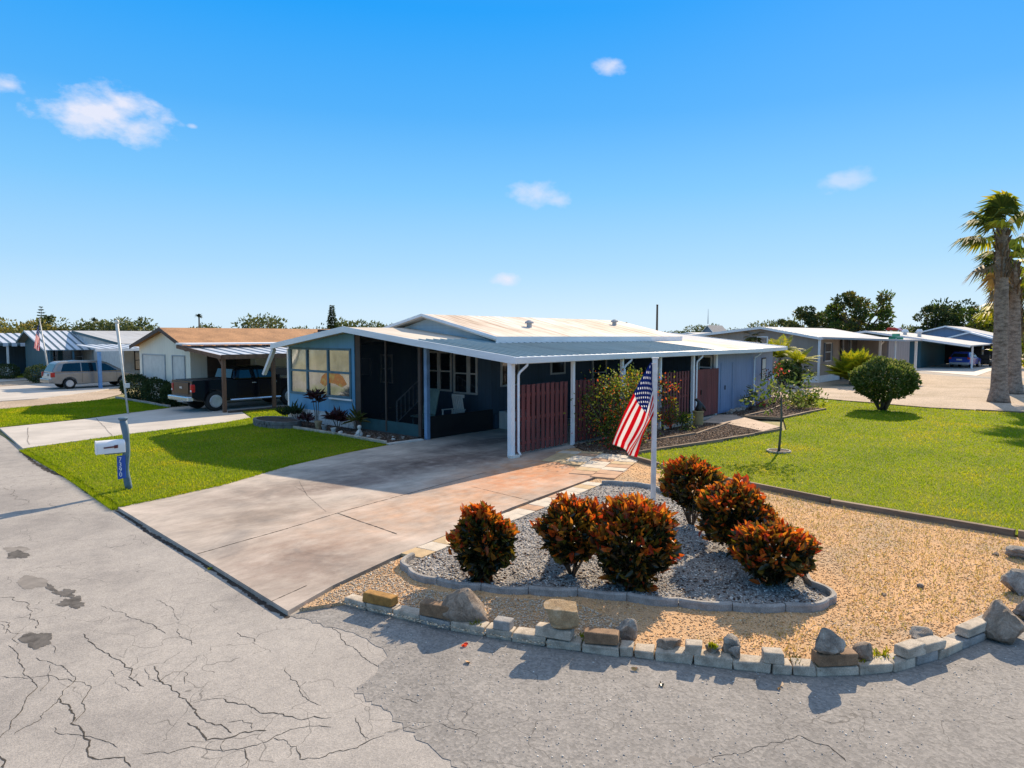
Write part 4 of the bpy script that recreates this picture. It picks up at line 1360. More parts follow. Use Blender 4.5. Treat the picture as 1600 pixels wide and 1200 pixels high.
m.extrude([(57.5, 15.5, 3.2), (57.5, 12.8, 3.08), (57.5, 12.8, 2.98), (57.5, 15.5, 3.08)], (10.5, 0, 0))
m.build('carport_roof', 'endroof', T)
for y in (10.35, 12.7):
    MB().box(56.4, 56.55, y, y + .15, -.05, 2.98).build('post', 'white', T)
downspout(T, 56.5, 12.75, 2.95, r=.06, dx=.0)
m = MB()
m.box(56, 66, 15.3, 15.4, .9, 3.0)
m.build('porch_screen', 'glass', T)
MB().box(56, 66, 15.25, 15.29, .0, .9).build('porch_wall', 'beige_wall', T)
for x in (56.0, 58.0, 61, 63.5, 66):
    MB().box(x, x + .12, 15.2, 15.28, 0, 3.05).build('porch_post', 'greyroof', T)
MB().box(60.2, 67.8, 13.0, 13.12, .0, 2.97).build('shed_wall', siding('grey_ribbed_panel', (.24, .22, .23), 'X', .9, depth=.7), T)
MB().box(60.2, 60.35, 13.12, 15.3, .0, 2.98).build('shed_side', 'beige_wall', T)
# teal house behind it with the open carport
T = thing('teal_gable_house', (81, 15, 0), 'dark teal gabled house with a wide open carport where the blue suv is parked', 'house')
m = MB()
m.extrude([(81, 14.5, 0), (81, 14.5, 2.9), (81, 19.6, 3.72), (81, 25, 2.85), (81, 25, 0)], (15, 0, 0))
m.extrude([(81, 14.5, 2.9), (81, 14.5, 2.75), (81, 10.2, 2.1), (81, 10.2, 2.25)], (.1, 0, 0))
m.build('wall', 'teal_wall', T)
m = MB()
m.extrude([(80, 25.5, 2.9), (80, 19.6, 3.85), (80, 10.1, 2.38), (80, 10.1, 2.26), (80, 19.6, 3.73), (80, 25.5, 2.78)], (17, 0, 0))
m.build('roof', 'greyroof', T)
m = MB()
m.extrude([(79.95, 19.6, 3.88), (79.95, 10.1, 2.41), (79.95, 10.1, 2.18), (79.95, 19.6, 3.67)], (.045, 0, 0))
m.extrude([(79.95, 25.5, 2.93), (79.95, 19.6, 3.88), (79.95, 19.6, 3.67), (79.95, 25.5, 2.72)], (.045, 0, 0))
m.build('roof_trim', 'white', T)
MB().box(95, 95.2, 8.8, 14.5, 0, 2.4).build('carport_back_wall', 'iron', T)
for x in (82.5, 90):
    MB().box(x, x + .15, 10.15, 10.3, 0, 2.25).build('post', 'white', T)
v = MB()
for vy in (15.6, 17.0):
    v2 = MB().lathe([(.2, 2.9), (.2, 3.65), (.4, 3.75), (.2, 4.05)], (86, vy, 0), 10)
    v2.build('roof_vent', 'white', T, smooth=True)
# slate blue house at far right
T = thing('slate_blue_house', (106, 16, 0), 'slate blue house with white trimmed double gable at the far right', 'house')
gable_body(T, 106, 122, 9.5, 22.5, 16.2, 2.95, 4.65, 'slateblue', 'greyroof', .5, trim='white', z0=-.05, ohs=.5)
m = MB()
m.extrude([(103.4, 9.2, 0), (103.4, 9.2, 2.5), (103.4, 13.2, 3.7), (103.4, 17, 2.6), (103.4, 17, 0)], (2.4, 0, 0))
m.build('porch_gable', 'slateblue', T)
m = MB()
m.extrude([(103.0, 8.9, 2.5), (103.0, 13.2, 3.85), (103.0, 17.3, 2.62), (103.0, 17.3, 2.42), (103.0, 13.2, 3.65), (103.0, 8.9, 2.3)], (2.6, 0, 0))
m.build('porch_gable_roof', 'white', T)
MB().box(102.2, 104, 5.5, 17, 2.25, 2.42).build('carport_roof', 'white', T)
for y in (5.8, 9.2):
    MB().box(102.3, 102.5, y, y + .2, 0, 2.25).build('post', 'white', T)
# low roofs far down the street in the middle distance
for i, (px, d_, wd, zt, mt, lab) in enumerate(((1020, 95, 14, 3.6, 'greyroof', 'low pale roofed home seen over the cream coated roof, left of the tall utility pole'), (1075, 110, 13, 3.9, 'endroof', 'low white roofed home right of the tall utility pole'), (1105, 170, 8, 6.0, 'greyshingle', 'distant steep grey roofed chapel with a thin spire'), (1150, 75, 8, 3.55, 'endroof', 'pale low home roof beside the taupe gable'))):
    fx_, fy_ = math.cos(YAW) * d_ + math.sin(YAW) * (px - 800) / FPX * d_, math.sin(YAW) * d_ - math.cos(YAW) * (px - 800) / FPX * d_
    t = thing('chapel' if i == 2 else 'distant_house', (fx_, fy_, 0), lab, 'chapel' if i == 2 else 'house')
    gable_body(t, fx_, fx_ + wd, fy_ - wd * .3, fy_ + wd * .3, fy_, zt * (.55 if i == 2 else .8), zt, 'cream_wall' if i % 2 else 'slateblue', mt, .4, trim='white')
    if i == 2:
        MB().tube([(fx_, fy_, 6.3), (fx_, fy_, 10)], [.12, .03], 6).build('spire', 'greyroof', t)

# ------------------------------------------------------------------ vehicles
def arc(cx, cz, r, a0, a1, n=10):
    return [(cx + r * math.cos(math.radians(a0 + (a1 - a0) * i / n)), cz + r * math.sin(math.radians(a0 + (a1 - a0) * i / n))) for i in range(n + 1)]
def wheel(par, x, y, r, wd, side, rim='alloy', spokes=5):
    m = MB()
    m.lathe([(r * .62, -wd / 2), (r * .9, -wd / 2), (r, -wd * .32), (r, wd * .32), (r * .9, wd / 2), (r * .62, wd / 2)], (x, y, r), 28, axis='Y')
    ty = m.build('wheel', 'tyre', par, loc=(0, 0, 0), smooth=True)
    m = MB()
    yy = y + side * wd * .5
    o = side * .012
    m.lathe([(r * .62, -.012), (r * .66, .006), (r * .6, .012), (r * .56, -.05 * 1)], (x, yy, r), 28, axis='Y')
    m.lathe([(r * .56, -.05), (r * .02, -.05)], (x, yy - side * .03, r), 24, axis='Y', mi=1)
    for k in range(spokes):
        a = 2 * PI * k / spokes + .3
        dx, dz = math.cos(a), math.sin(a)
        px_, pz_ = -dz, dx
        pts = [(x + dx * r * .08 + px_ * r * .1, r + dz * r * .08 + pz_ * r * .1), (x + dx * r * .6 + px_ * r * .085, r + dz * r * .6 + pz_ * r * .085),
               (x + dx * r * .6 - px_ * r * .085, r + dz * r * .6 - pz_ * r * .085), (x + dx * r * .08 - px_ * r * .1, r + dz * r * .08 - pz_ * r * .1)]
        m.extrude([(a_, yy - side * .02, b_) for a_, b_ in pts], (0, side * .035, 0))
    m.lathe([(r * .16, -.03), (r * .15, .02), (r * .05, .03)], (x, yy, r), 14, axis='Y')
    m.build('rim', [rim, 'blacktrim'], ty, loc=(0, 0, 0))
    return ty
def side_pt(W, z, zb, zt, tuck):
    k = max(0, min(1, (z - zb) / (zt - zb)))
    return W - tuck * k
def cabin(par, prof, W, zb, zt, tuck, mat, name='cabin', bevel=.05):
    """greenhouse: profile in x,z whose sides lean in by tuck between zb and zt"""
    n = len(prof)
    vs = [(x, -side_pt(W, z, zb, zt, tuck), z) for x, z in prof] + [(x, side_pt(W, z, zb, zt, tuck), z) for x, z in prof]
    m = MB()
    m.add(vs, [tuple(range(n)), tuple(range(2 * n - 1, n - 1, -1))] + [(i, n + i, n + (i + 1) % n, (i + 1) % n) for i in range(n)])
    return m.build(name, mat, par, loc=(0, 0, 0), bevel=bevel)
def side_windows(par, polys, W, zb, zt, tuck, out=.012, name='side_window'):
    for s in (-1, 1):
        for poly in polys:
            m = MB()
            a = [(x, s * (side_pt(W, z, zb, zt, tuck) + out), z) for x, z in poly]
            b = [(x, s * (side_pt(W, z, zb, zt, tuck) - .03), z) for x, z in poly]
            n = len(a)
            m.add(a + b, [tuple(range(n)), tuple(range(2 * n - 1, n - 1, -1))] + [(i, (i + 1) % n, n + (i + 1) % n, n + i) for i in range(n)])
            m.build(name, 'carglass', par, loc=(0, 0, 0))

# pickup: tail at x=0, nose toward +x, lateral y
t = thing('pickup_truck', (0, 0, 0), 'black crew cab pickup truck parked tail-out under the striped carport awning', 'truck')
W = 1.0
rw = .44
bp = [(0.18, .66), (0.2, 1.36), (2.02, 1.36), (2.05, 1.34), (4.35, 1.3), (5.5, 1.22), (5.82, 1.05), (5.85, .5), (5.42, .44)] + arc(4.85, .44, .53, 0, 180)[1:] + [(4.3, .42), (1.75, .45)] + arc(1.22, .44, .53, 0, 180)[0:] + [(.7, .5), (.45, .55)]
m = MB()
m.extrude([(x, -W, z) for x, z in bp], (0, 2 * W, 0))
m.build('body', 'blackpaint', t, loc=(0, 0, 0), bevel=.07)
cab = [(2.06, 1.33), (2.2, 1.82), (2.45, 1.93), (3.4, 1.95), (3.75, 1.88), (4.45, 1.3)]
cabin(t, cab, .97, 1.3, 1.95, .17, 'blackpaint', bevel=.1)
side_windows(t, [[(2.32, 1.4), (2.42, 1.8), (2.55, 1.85), (3.18, 1.86), (3.22, 1.4)], [(3.3, 1.4), (3.28, 1.86), (3.45, 1.86), (3.68, 1.82), (4.2, 1.4)]], .97, 1.3, 1.95, .17)
m = MB()
m.add([(2.06, -.75, 1.42), (2.06, .75, 1.42), (2.175, .7, 1.8), (2.175, -.7, 1.8)], [(0, 1, 2, 3)])
m.v = [(x - .012, y, z) for x, y, z in m.v]
m.build('rear_window', 'carglass', t, loc=(0, 0, 0))
MB().box(.3, 1.98, -.86, .86, 1.352, 1.385).build('bed_cover', 'blacktrim', t, loc=(0, 0, 0), bevel=.01)
m = MB()
m.box(-.02, .26, -.98, .98, .5, .7)
m.box(.08, .23, -.3, .3, .42, .5)
m.build('rear_bumper', 'chrome', t, loc=(0, 0, 0), bevel=.05)
MB().box(.16, .18, -.72, .72, .78, 1.3).build('tailgate', 'blackpaint', t, loc=(0, 0, 0), bevel=.015)
MB().box(.145, .158, -.12, .12, 1.02, 1.1).build('tailgate_badge', 'alloy', t, loc=(0, 0, 0))
for s in (-1, 1):
    MB().box(.165, .34, s * 1.012 - (.2 if s > 0 else 0), s * 1.012 + (.2 if s < 0 else 0), .86, 1.24).build('tail_lamp', 'redlamp', t, loc=(0, 0, 0), bevel=.05)
    MB().box(.158, .28, s * .93 - .05, s * .93 + .05, .9, .98).build('reverse_lamp', 'whitelamp', t, loc=(0, 0, 0))
    MB().tube([(1.85, s * 1.06, .46), (4.3, s * 1.06, .46)], .045, 8).build('step_bar', 'chrome', t, loc=(0, 0, 0))
    for x in (3.02, 4.05):
        MB().box(x - .1, x + .1, s * 1.0 - .005, s * 1.0 + .02 * s + .005, 1.16, 1.2).build('door_handle', 'chrome', t, loc=(0, 0, 0))
    MB().box(4.1, 4.25, s * 1.02 - .02, s * 1.18 + .02, 1.3, 1.52).build('mirror', 'blackpaint', t, loc=(0, 0, 0), bevel=.02)
    for x in (1.22, 4.85):
        wheel(t, x, s * .87, rw, .28, s, 'alloy', 5)
    for x in (2.1, 3.25, 4.33):
        MB().box(x, x + .012, s * 1.002 - .002, s * 1.002 + .002, .55, 1.3).build('door_seam', 'tyre', t, loc=(0, 0, 0))
t.location = (12.55, 30.35, 0)
t.rotation_euler = (0, 0, math.radians(.5))

# minivan
t = thing('minivan', (0, 0, 0), 'champagne silver minivan parked tail-out beside the blue awning post', 'minivan')
W = .98
rw = .34
bp = [(0.02, .45), (0.0, .62), (.06, 1.02), (2.6, 1.04), (4.1, 1.0), (4.95, .82), (5.08, .6), (5.05, .3)] + arc(4.15, .34, .4, 0, 180) + [(1.4, .26)] + arc(1.0, .34, .4, 0, 180) + [(.5, .32), (.2, .36)]
m = MB()
m.extrude([(x, -W, z) for x, z in bp], (0, 2 * W, 0))
m.build('body', 'silver', t, loc=(0, 0, 0), bevel=.05)
cab = [(.06, 1.0), (.38, 1.6), (.55, 1.71), (1.6, 1.76), (2.9, 1.72), (3.25, 1.6), (4.25, 1.0)]
cabin(t, cab, .97, 1.0, 1.76, .2, 'silver', bevel=.12)
side_windows(t, [[(.55, 1.1), (.72, 1.55), (.85, 1.6), (1.65, 1.63), (1.65, 1.08)], [(1.72, 1.08), (1.72, 1.63), (2.55, 1.61), (2.55, 1.06)], [(2.62, 1.06), (2.62, 1.61), (3.1, 1.53), (3.75, 1.08)]], .97, 1.0, 1.76, .2)
m = MB()
m.add([(.13, -.8, 1.1), (.13, .8, 1.1), (.375, .7, 1.56), (.375, -.7, 1.56)], [(0, 1, 2, 3)])
m.v = [(x - .03, y, z) for x, y, z in m.v]
m.build('rear_window', 'carglass', t, loc=(0, 0, 0))
MB().box(-.12, .15, -.95, .95, .4, .66).build('rear_bumper', 'silver', t, loc=(0, 0, 0), bevel=.05)
MB().box(-.02, .02, -.25, .25, .82, .96).build('number_plate', 'plate', t, loc=(0, 0, 0))
for s in (-1, 1):
    MB().box(-.0, .22, s * .985 - (.16 if s > 0 else 0), s * .985 + (.16 if s < 0 else 0), .76, 1.05).build('tail_lamp', 'redlamp', t, loc=(0, 0, 0), bevel=.02)
    for x in (1.0, 4.15):
        wheel(t, x, s * .86, rw, .24, s, 'alloy', 7)
    for x in (1.7, 2.6, 3.7):
        MB().box(x, x + .012, s * .982 - .002, s * .982 + .002, .4, 1.02).build('door_seam', 'tyre', t, loc=(0, 0, 0))
t.location = (12.7, 49.9, -.02)

# blue suv, tail toward the viewer
t = thing('blue_suv', (0, 0, 0), 'bright blue suv parked in the open carport of the teal house', 'suv')
W = .95
rw = .36
bp = [(0.02, .42), (0, .65), (.1, 1.05), (3.2, 1.05), (4.4, .9), (4.55, .55), (4.5, .32)] + arc(3.7, .36, .42, 0, 180) + [(1.3, .3)] + arc(.85, .36, .42, 0, 180) + [(.3, .34)]
m = MB()
m.extrude([(x, -W, z) for x, z in bp], (0, 2 * W, 0))
m.build('body', 'bluecar', t, loc=(0, 0, 0), bevel=.08)
cabin(t, [(.1, 1.03), (.42, 1.5), (.7, 1.66), (2.2, 1.66), (3.3, 1.05)], .92, 1.03, 1.66, .22, 'bluecar', bevel=.08)
side_windows(t, [[(.6, 1.12), (.85, 1.52), (2.1, 1.54), (2.8, 1.12)]], .92, 1.03, 1.66, .22)
m = MB()
m.add([(.15, -.74, 1.12), (.15, .74, 1.12), (.41, .64, 1.48), (.41, -.64, 1.48)], [(0, 1, 2, 3)])
m.v = [(x - .035, y, z) for x, y, z in m.v]
m.build('rear_window', 'carglass', t, loc=(0, 0, 0))
MB().box(-.1, .15, -.9, .9, .34, .58).build('rear_bumper', 'greyroof', t, loc=(0, 0, 0), bevel=.05)
MB().box(-.02, .02, -.25, .25, .78, .93).build('number_plate', 'plate', t, loc=(0, 0, 0))
for s in (-1, 1):
    MB().box(-.0, .25, s * .955 - (.24 if s > 0 else 0), s * .955 + (.24 if s < 0 else 0), .9, 1.1).build('tail_lamp', 'redlamp', t, loc=(0, 0, 0), bevel=.02)
    for x in (.85, 3.7):
        wheel(t, x, s * .84, rw, .22, s, 'alloy', 5)
t.location = (84.2, 11.55, -.02)
t.rotation_euler = (0, 0, math.radians(-6))
t = thing('golf_cart', (88.5, 9.9, 0), 'dark golf cart parked beside the blue suv', 'cart')
m = MB().box(89, 91.2, 9.4, 10.6, .3, .75).box(89.1, 89.6, 9.45, 10.55, .75, 1.25)
m.build('body', 'blacktrim', t, bevel=.06)
MB().box(88.9, 91, 9.35, 10.65, 1.78, 1.85).build('roof', 'blacktrim', t, bevel=.03)
m = MB()
for x in (89.05, 90.9):
    for y in (9.45, 10.5):
        m.box(x, x + .05, y, y + .05, .7, 1.8)
m.build('frame', 'blacktrim', t)
for x in (89.4, 90.8):
    for y in (9.42, 10.58):
        MB().lathe([(.12, -.1), (.25, -.1), (.27, 0), (.25, .1), (.12, .1)], (x, y, .27), 16, axis='Y').build('wheel', 'tyre', t)

# ------------------------------------------------------------------ poles, flags, signs, mailbox
def flag_material():
    t = NTree('stars_and_stripes_cloth')
    t.set(.75, .2)
    uv = t.n('ShaderNodeSeparateXYZ')
    t.l(t.tc.outputs['UV'], uv.inputs[0])
    u, v = uv.outputs[0], uv.outputs[1]
    row = t.math('FLOOR', t.math('MULTIPLY', v, 13.0))
    red = t.math('LESS_THAN', t.math('MODULO', row, 2.0), .5)
    c = t.mix(red, (.88, .86, .84), (.72, .012, .03))
    can = t.math('MULTIPLY', t.math('LESS_THAN', u, .385), t.math('LESS_THAN', v, .5385))
    st = None
    for (nx, ny, ox, oy) in ((6, 5, 0, 0), (5, 4, 1 / 12, .1)):
        gx = t.math('MULTIPLY', t.math('SUBTRACT', t.math('DIVIDE', u, .4), ox), 6.0)
        gy = t.math('MULTIPLY', t.math('SUBTRACT', t.math('DIVIDE', v, .5385), oy), 5.0)
        dx = t.math('MULTIPLY', t.math('SUBTRACT', t.math('FRACT', gx), .5), .4 * 1.9 / 6)
        dy = t.math('MULTIPLY', t.math('SUBTRACT', t.math('FRACT', gy), .5), .5385 / 5)
        d = t.math('SQRT', t.math('ADD', t.math('MULTIPLY', dx, dx), t.math('MULTIPLY', dy, dy)))
        ok = t.math('LESS_THAN', d, .021)
        ok = t.math('MULTIPLY', ok, t.math('LESS_THAN', gx, float(nx)))
        ok = t.math('MULTIPLY', ok, t.math('LESS_THAN', gy, float(ny)))
        ok = t.math('MULTIPLY', ok, t.math('GREATER_THAN', gx, 0.0))
        ok = t.math('MULTIPLY', ok, t.math('GREATER_THAN', gy, 0.0))
        st = ok if st is None else t.math('MAXIMUM', st, ok)
    c = t.mix(can, c, t.mix(st, (.02, .05, .24), (.85, .85, .85)))
    t.base(c)
    tr = t.n('ShaderNodeBsdfTranslucent')
    t.l(c, tr.inputs[0])
    mx = t.n('ShaderNodeMixShader')
    mx.inputs[0].default_value = .62
    t.l(t.b.outputs[0], mx.inputs[1])
    t.l(tr.outputs[0], mx.inputs[2])
    t.l(mx.outputs[0], t.out.inputs[0])
    return t.m
M['flag'] = flag_material()
def flag(name, A, B, Cc, D, right, toward, amp, label, bulge=.0):
    """A top hoist, B top fly, Cc bottom fly, D bottom hoist (world points); cloth folds toward `toward`"""
    nu, nv = 60, 40
    vs, uvs = [], []
    A, B, Cc, D = map(Vector, (A, B, Cc, D))
    for i in range(nu + 1):
        u = i / nu
        for j in range(nv + 1):
            v = j / nv
            top = A.lerp(B, u)
            bot = D.lerp(Cc, u)
            p = top.lerp(bot, v)
            k = min(1, u * 1.6 + .15)
            fold = math.sin(v * 9.5 + u * 2.2) * amp * k + math.sin(v * 4.3 - u * 3.1 + 1.2) * amp * .8 * k + math.sin(u * 7 + v * 2) * amp * .3
            side = math.cos(v * 9.5 + u * 2.2) * amp * .6 * k
            p = p - Vector(right) * (bulge * .9 * math.sin(PI * u ** .8) * (1 - v))
            p = p + Vector(toward) * fold + Vector(right) * (side + bulge * math.sin(PI * v) * math.sin(PI * min(1, u * 1.1)))
            vs.append(p)
            uvs.append((u, v))
    fs = [(i * (nv + 1) + j, i * (nv + 1) + j + 1, (i + 1) * (nv + 1) + j + 1, (i + 1) * (nv + 1) + j) for i in range(nu) for j in range(nv)]
    m = MB()
    m.add(vs, fs)
    o = m.build(name, 'flag', None, loc=A, smooth=True)
    ul = o.data.uv_layers.new(name='UVMap')
    for lp in o.data.loops:
        ul.data[lp.index].uv = uvs[lp.vertex_index]
    sol = o.modifiers.new('thickness', 'SOLIDIFY')
    sol.thickness = .004
    return tag(o, label, 'flag')
rt = Vector((math.sin(YAW), -math.cos(YAW), 0))
tw = Vector((-math.cos(YAW), -math.sin(YAW), 0))
fp = Vector((11.75, 6.59, 0))
t = thing('flagpole', fp, 'short square aluminium flagpole standing in the gravel bed', 'flagpole')
MB().box(fp.x - .045, fp.x + .045, fp.y - .045, fp.y + .045, 0, 2.86, rz=YAW).build('pole', 'aluminium', t, bevel=.008)
MB().box(fp.x - .06, fp.x + .06, fp.y - .06, fp.y + .06, 2.86, 2.885, rz=YAW).build('cap', 'aluminium', t, bevel=.005)
MB().tube([fp + tw * .06 + Vector((0, 0, 2.78)), fp + tw * .07 - rt * .1 + Vector((0, 0, 2.76))], .012, 6).build('clip', 'aluminium', t)
dm = fp.x * math.cos(YAW) + fp.y * math.sin(YAW)
def fpt(px, py, dd=0):
    return fp + rt * ((px - 1020) / FPX * dm) + Vector((0, 0, CAM_H - (py - HZ) / FPX * dm * 1.0)) + tw * dd
flag('american_flag', fpt(1012, 564, .1), fpt(954, 692, .14), fpt(990, 715, .1), fpt(1018, 648, .07), rt, tw, .07, 'limp american flag hanging from the short square pole', .09)

# leaning white pole behind the mailbox
t = thing('bare_flagpole', (10.84, 31.2, 0), 'bare white pole with a ball finial at the edge of the neighbour driveway', 'flagpole')
q0, q1 = Vector((10.84, 31.2, 0)), Vector((10.66, 31.55, 3.82))
MB().tube([q0, q0.lerp(q1, .45), q1], [.04, .045, .065], 10).build('pole', 'whitepole', t, smooth=True)
MB().lathe([(.02, 3.8), (.08, 3.84), (.095, 3.9), (.07, 3.97), (.01, 4.0)], (q1.x, q1.y, 0), 12).build('finial', 'whitepole', t, smooth=True)
MB().box(q0.x - .08, q0.x + .1, q0.y - .06, q0.y + .06, 1.1, 1.3).build('cleat', 'whitepole', t, bevel=.02)
# far flag by the striped house
b = Vector((14.4, 55.6, 0))
t = thing('white_flagpole', b, 'slim white flagpole in front of the striped porch roof', 'flagpole')
MB().tube([b, b + Vector((-.35, .5, 4.4))], [.06, .04], 8).build('pole', 'whitepole', t, smooth=True)
MB().lathe([(.02, 4.38), (.08, 4.44), (.02, 4.52)], (b.x - .35, b.y + .5, 0), 10).build('finial', 'whitepole', t, smooth=True)
tp = b + Vector((-.34, .48, 4.2))
flag('american_flag', tp + tw * .1, tp - rt * .42 + tw * .12 + Vector((0, 0, -1.75)), tp - rt * .1 + tw * .1 + Vector((0, 0, -1.95)), tp + tw * .1 + Vector((0, 0, -.9)), rt, tw, .05, 'small faded american flag hanging before the striped porch roof', .05)

# mailbox: wavy post with white box and blue house-number board
mx_, my_ = 5.41, 15.71
t = thing('mailbox', (mx_, my_, 0), 'white mailbox on a wavy blue-grey post with a blue house-number board', 'mailbox')
pts = []
for i in range(15):
    z = 1.5 * i / 14
    pts.append(Vector((mx_, my_, z)) + rt * (-.05 * z / 1.5 - .03 * math.sin(z * 4.6 - .3)))
MB().tube(pts, [.068 + .007 * math.sin(i * 1.1) for i in range(15)], 10).build('post', 'mailblue', t, smooth=True)
m = MB()
tp = pts[-1]
m.lathe([(.055, 1.42), (.075, 1.45), (.062, 1.49), (.1, 1.53), (.1, 1.555), (.05, 1.57)], (tp.x, tp.y, 0), 8)
m.build('cap', 'mailblue', t, smooth=False)
# box lies along -x (toward the street); arched top
def arch(yc, hw, z0, zs_, n=10):
    return [(yc - hw, z0)] + [(yc + hw * -math.cos(PI * i / n), zs_ + hw * math.sin(PI * i / n)) for i in range(n + 1)] + [(yc + hw, z0)]
bx = pts[7]
ang = math.radians(168)
bd = Vector((math.cos(ang), math.sin(ang), 0))
bs = Vector((-bd.y, bd.x, 0))
def mp_(l, s, z): return Vector((bx.x, bx.y, 0)) + bd * l + bs * s + Vector((0, 0, z))
cs = arch(0, .115, .83, .99)
n = len(cs)
m = MB()
m.add([mp_(.02, y, z) for y, z in cs] + [mp_(.54, y, z) for y, z in cs], [tuple(range(n)), tuple(range(2 * n - 1, n - 1, -1))] + [(i, n + i, n + (i + 1) % n, (i + 1) % n) for i in range(n)])
m.build('box', 'white', t, bevel=.008)
m = MB()
cs2 = arch(0, .12, .825, .99)
m.add([mp_(.54, y, z) for y, z in cs2] + [mp_(.56, y, z) for y, z in cs2], [tuple(range(n)), tuple(range(2 * n - 1, n - 1, -1))] + [(i, n + i, n + (i + 1) % n, (i + 1) % n) for i in range(n)])
m.build('door', 'white', t)
m = MB()
sgn = 1
m.extrude([mp_(.2, sgn * .116, .955), mp_(.42, sgn * .116, .945), mp_(.42, sgn * .116, .972), mp_(.2, sgn * .116, .985)], bs * .012)
m.extrude([mp_(.16, sgn * .116, .94), mp_(.23, sgn * .116, .935), mp_(.23, sgn * .116, 1.0), mp_(.16, sgn * .116, 1.005)], bs * .016)
m.build('flag', 'redflag', t)
m = MB()
m.extrude([mp_(-.02, -.04, .8), mp_(.4, -.04, .8), mp_(.36, -.04, .855), mp_(-.02, -.04, .855)], bs * .08)
m.build('bracket', 'mailblue', t)
sp_ = Vector((pts[4].x, pts[4].y, 0)) + tw * .07 - rt * .045
bcol = MB()
def sg(s, z, d): return sp_ + rt * s + tw * d + Vector((0, 0, z))
bcol.extrude([sg(-.09, .24, 0), sg(.085, .27, 0), sg(.085, .76, 0), sg(-.09, .74, 0)], tw * .015)
bd_ = bcol.build('number_board', 'signblue', t)
cu = bpy.data.curves.new('house_number', 'FONT')
cu.body = '7\n3\n9\n0'
cu.size = .135
cu.space_line = .8
cu.align_x = 'CENTER'
cu.extrude = .002
cu.materials.append(M['white'])
tmp = bpy.data.objects.new('lettering', cu)
C.objects.link(tmp)
dg = bpy.context.evaluated_depsgraph_get()
nme = bpy.data.meshes.new_from_object(tmp.evaluated_get(dg))
bpy.data.objects.remove(tmp)
no = bpy.data.objects.new('house_number', nme)
C.objects.link(no)
no.parent = bd_
no.matrix_parent_inverse = Matrix.Identity(4)
no.location = sg(-.02, .625, .017) - Vector((mx_, my_, 0))
no.rotation_euler = (PI / 2, 0, YAW - PI / 2)
# street sign, utility poles
t = thing('street_sign', (58.75, 12.19, -.04), 'green street name sign on a thin post near the palms', 'sign')
b = Vector((52.4, 10.9, -.04))
t.location = b
MB().tube([b, b + Vector((0, 0, 3.2))], .045, 8).build('post', 'aluminium', t)
MB().box(b.x - .5, b.x + .5, b.y - .02, b.y + .02, 2.98, 3.22, rz=YAW - PI / 2).build('sign_blade', 'signgreen', t)
MB().box(b.x - .45, b.x + .45, b.y - .02, b.y + .02, 3.25, 3.46, rz=YAW).build('sign_blade', 'signgreen', t)
for (x, y, h_, lab) in ((107.1, 59.8, 8.7, 'tall dark utility pole rising above the cream coated roof'), (120, 74, 6.0, 'short utility pole left of the tall one, beyond the roof')):
    t = thing('utility_pole', (x, y, 0), lab, 'pole')
    MB().tube([(x, y, 0), (x, y, h_)], [.22, .17], 8).build('pole', 'bark', t)
    MB().lathe([(.19, h_ - .02), (.19, h_ + .1), (.05, h_ + .14)], (x, y, 0), 8).build('cap', 'iron', t)
# red canopy roof and garden bench far right
t = thing('red_canopy', (97, 20.4, 0), 'small red and white canopy top showing over the teal house roof', 'canopy')
MB().extrude([(96, 19.6, 4.0), (96, 21.2, 4.0), (96, 20.9, 4.4), (96, 19.9, 4.3)], (2, 0, 0)).build('cloth', 'redlamp', t)
m = MB()
for y in (19.7, 21.0):
    m.box(96, 96.1, y, y + .1, 0, 4.1).box(97.9, 98, y, y + .1, 0, 4.1)
m.build('frame', 'white', t)
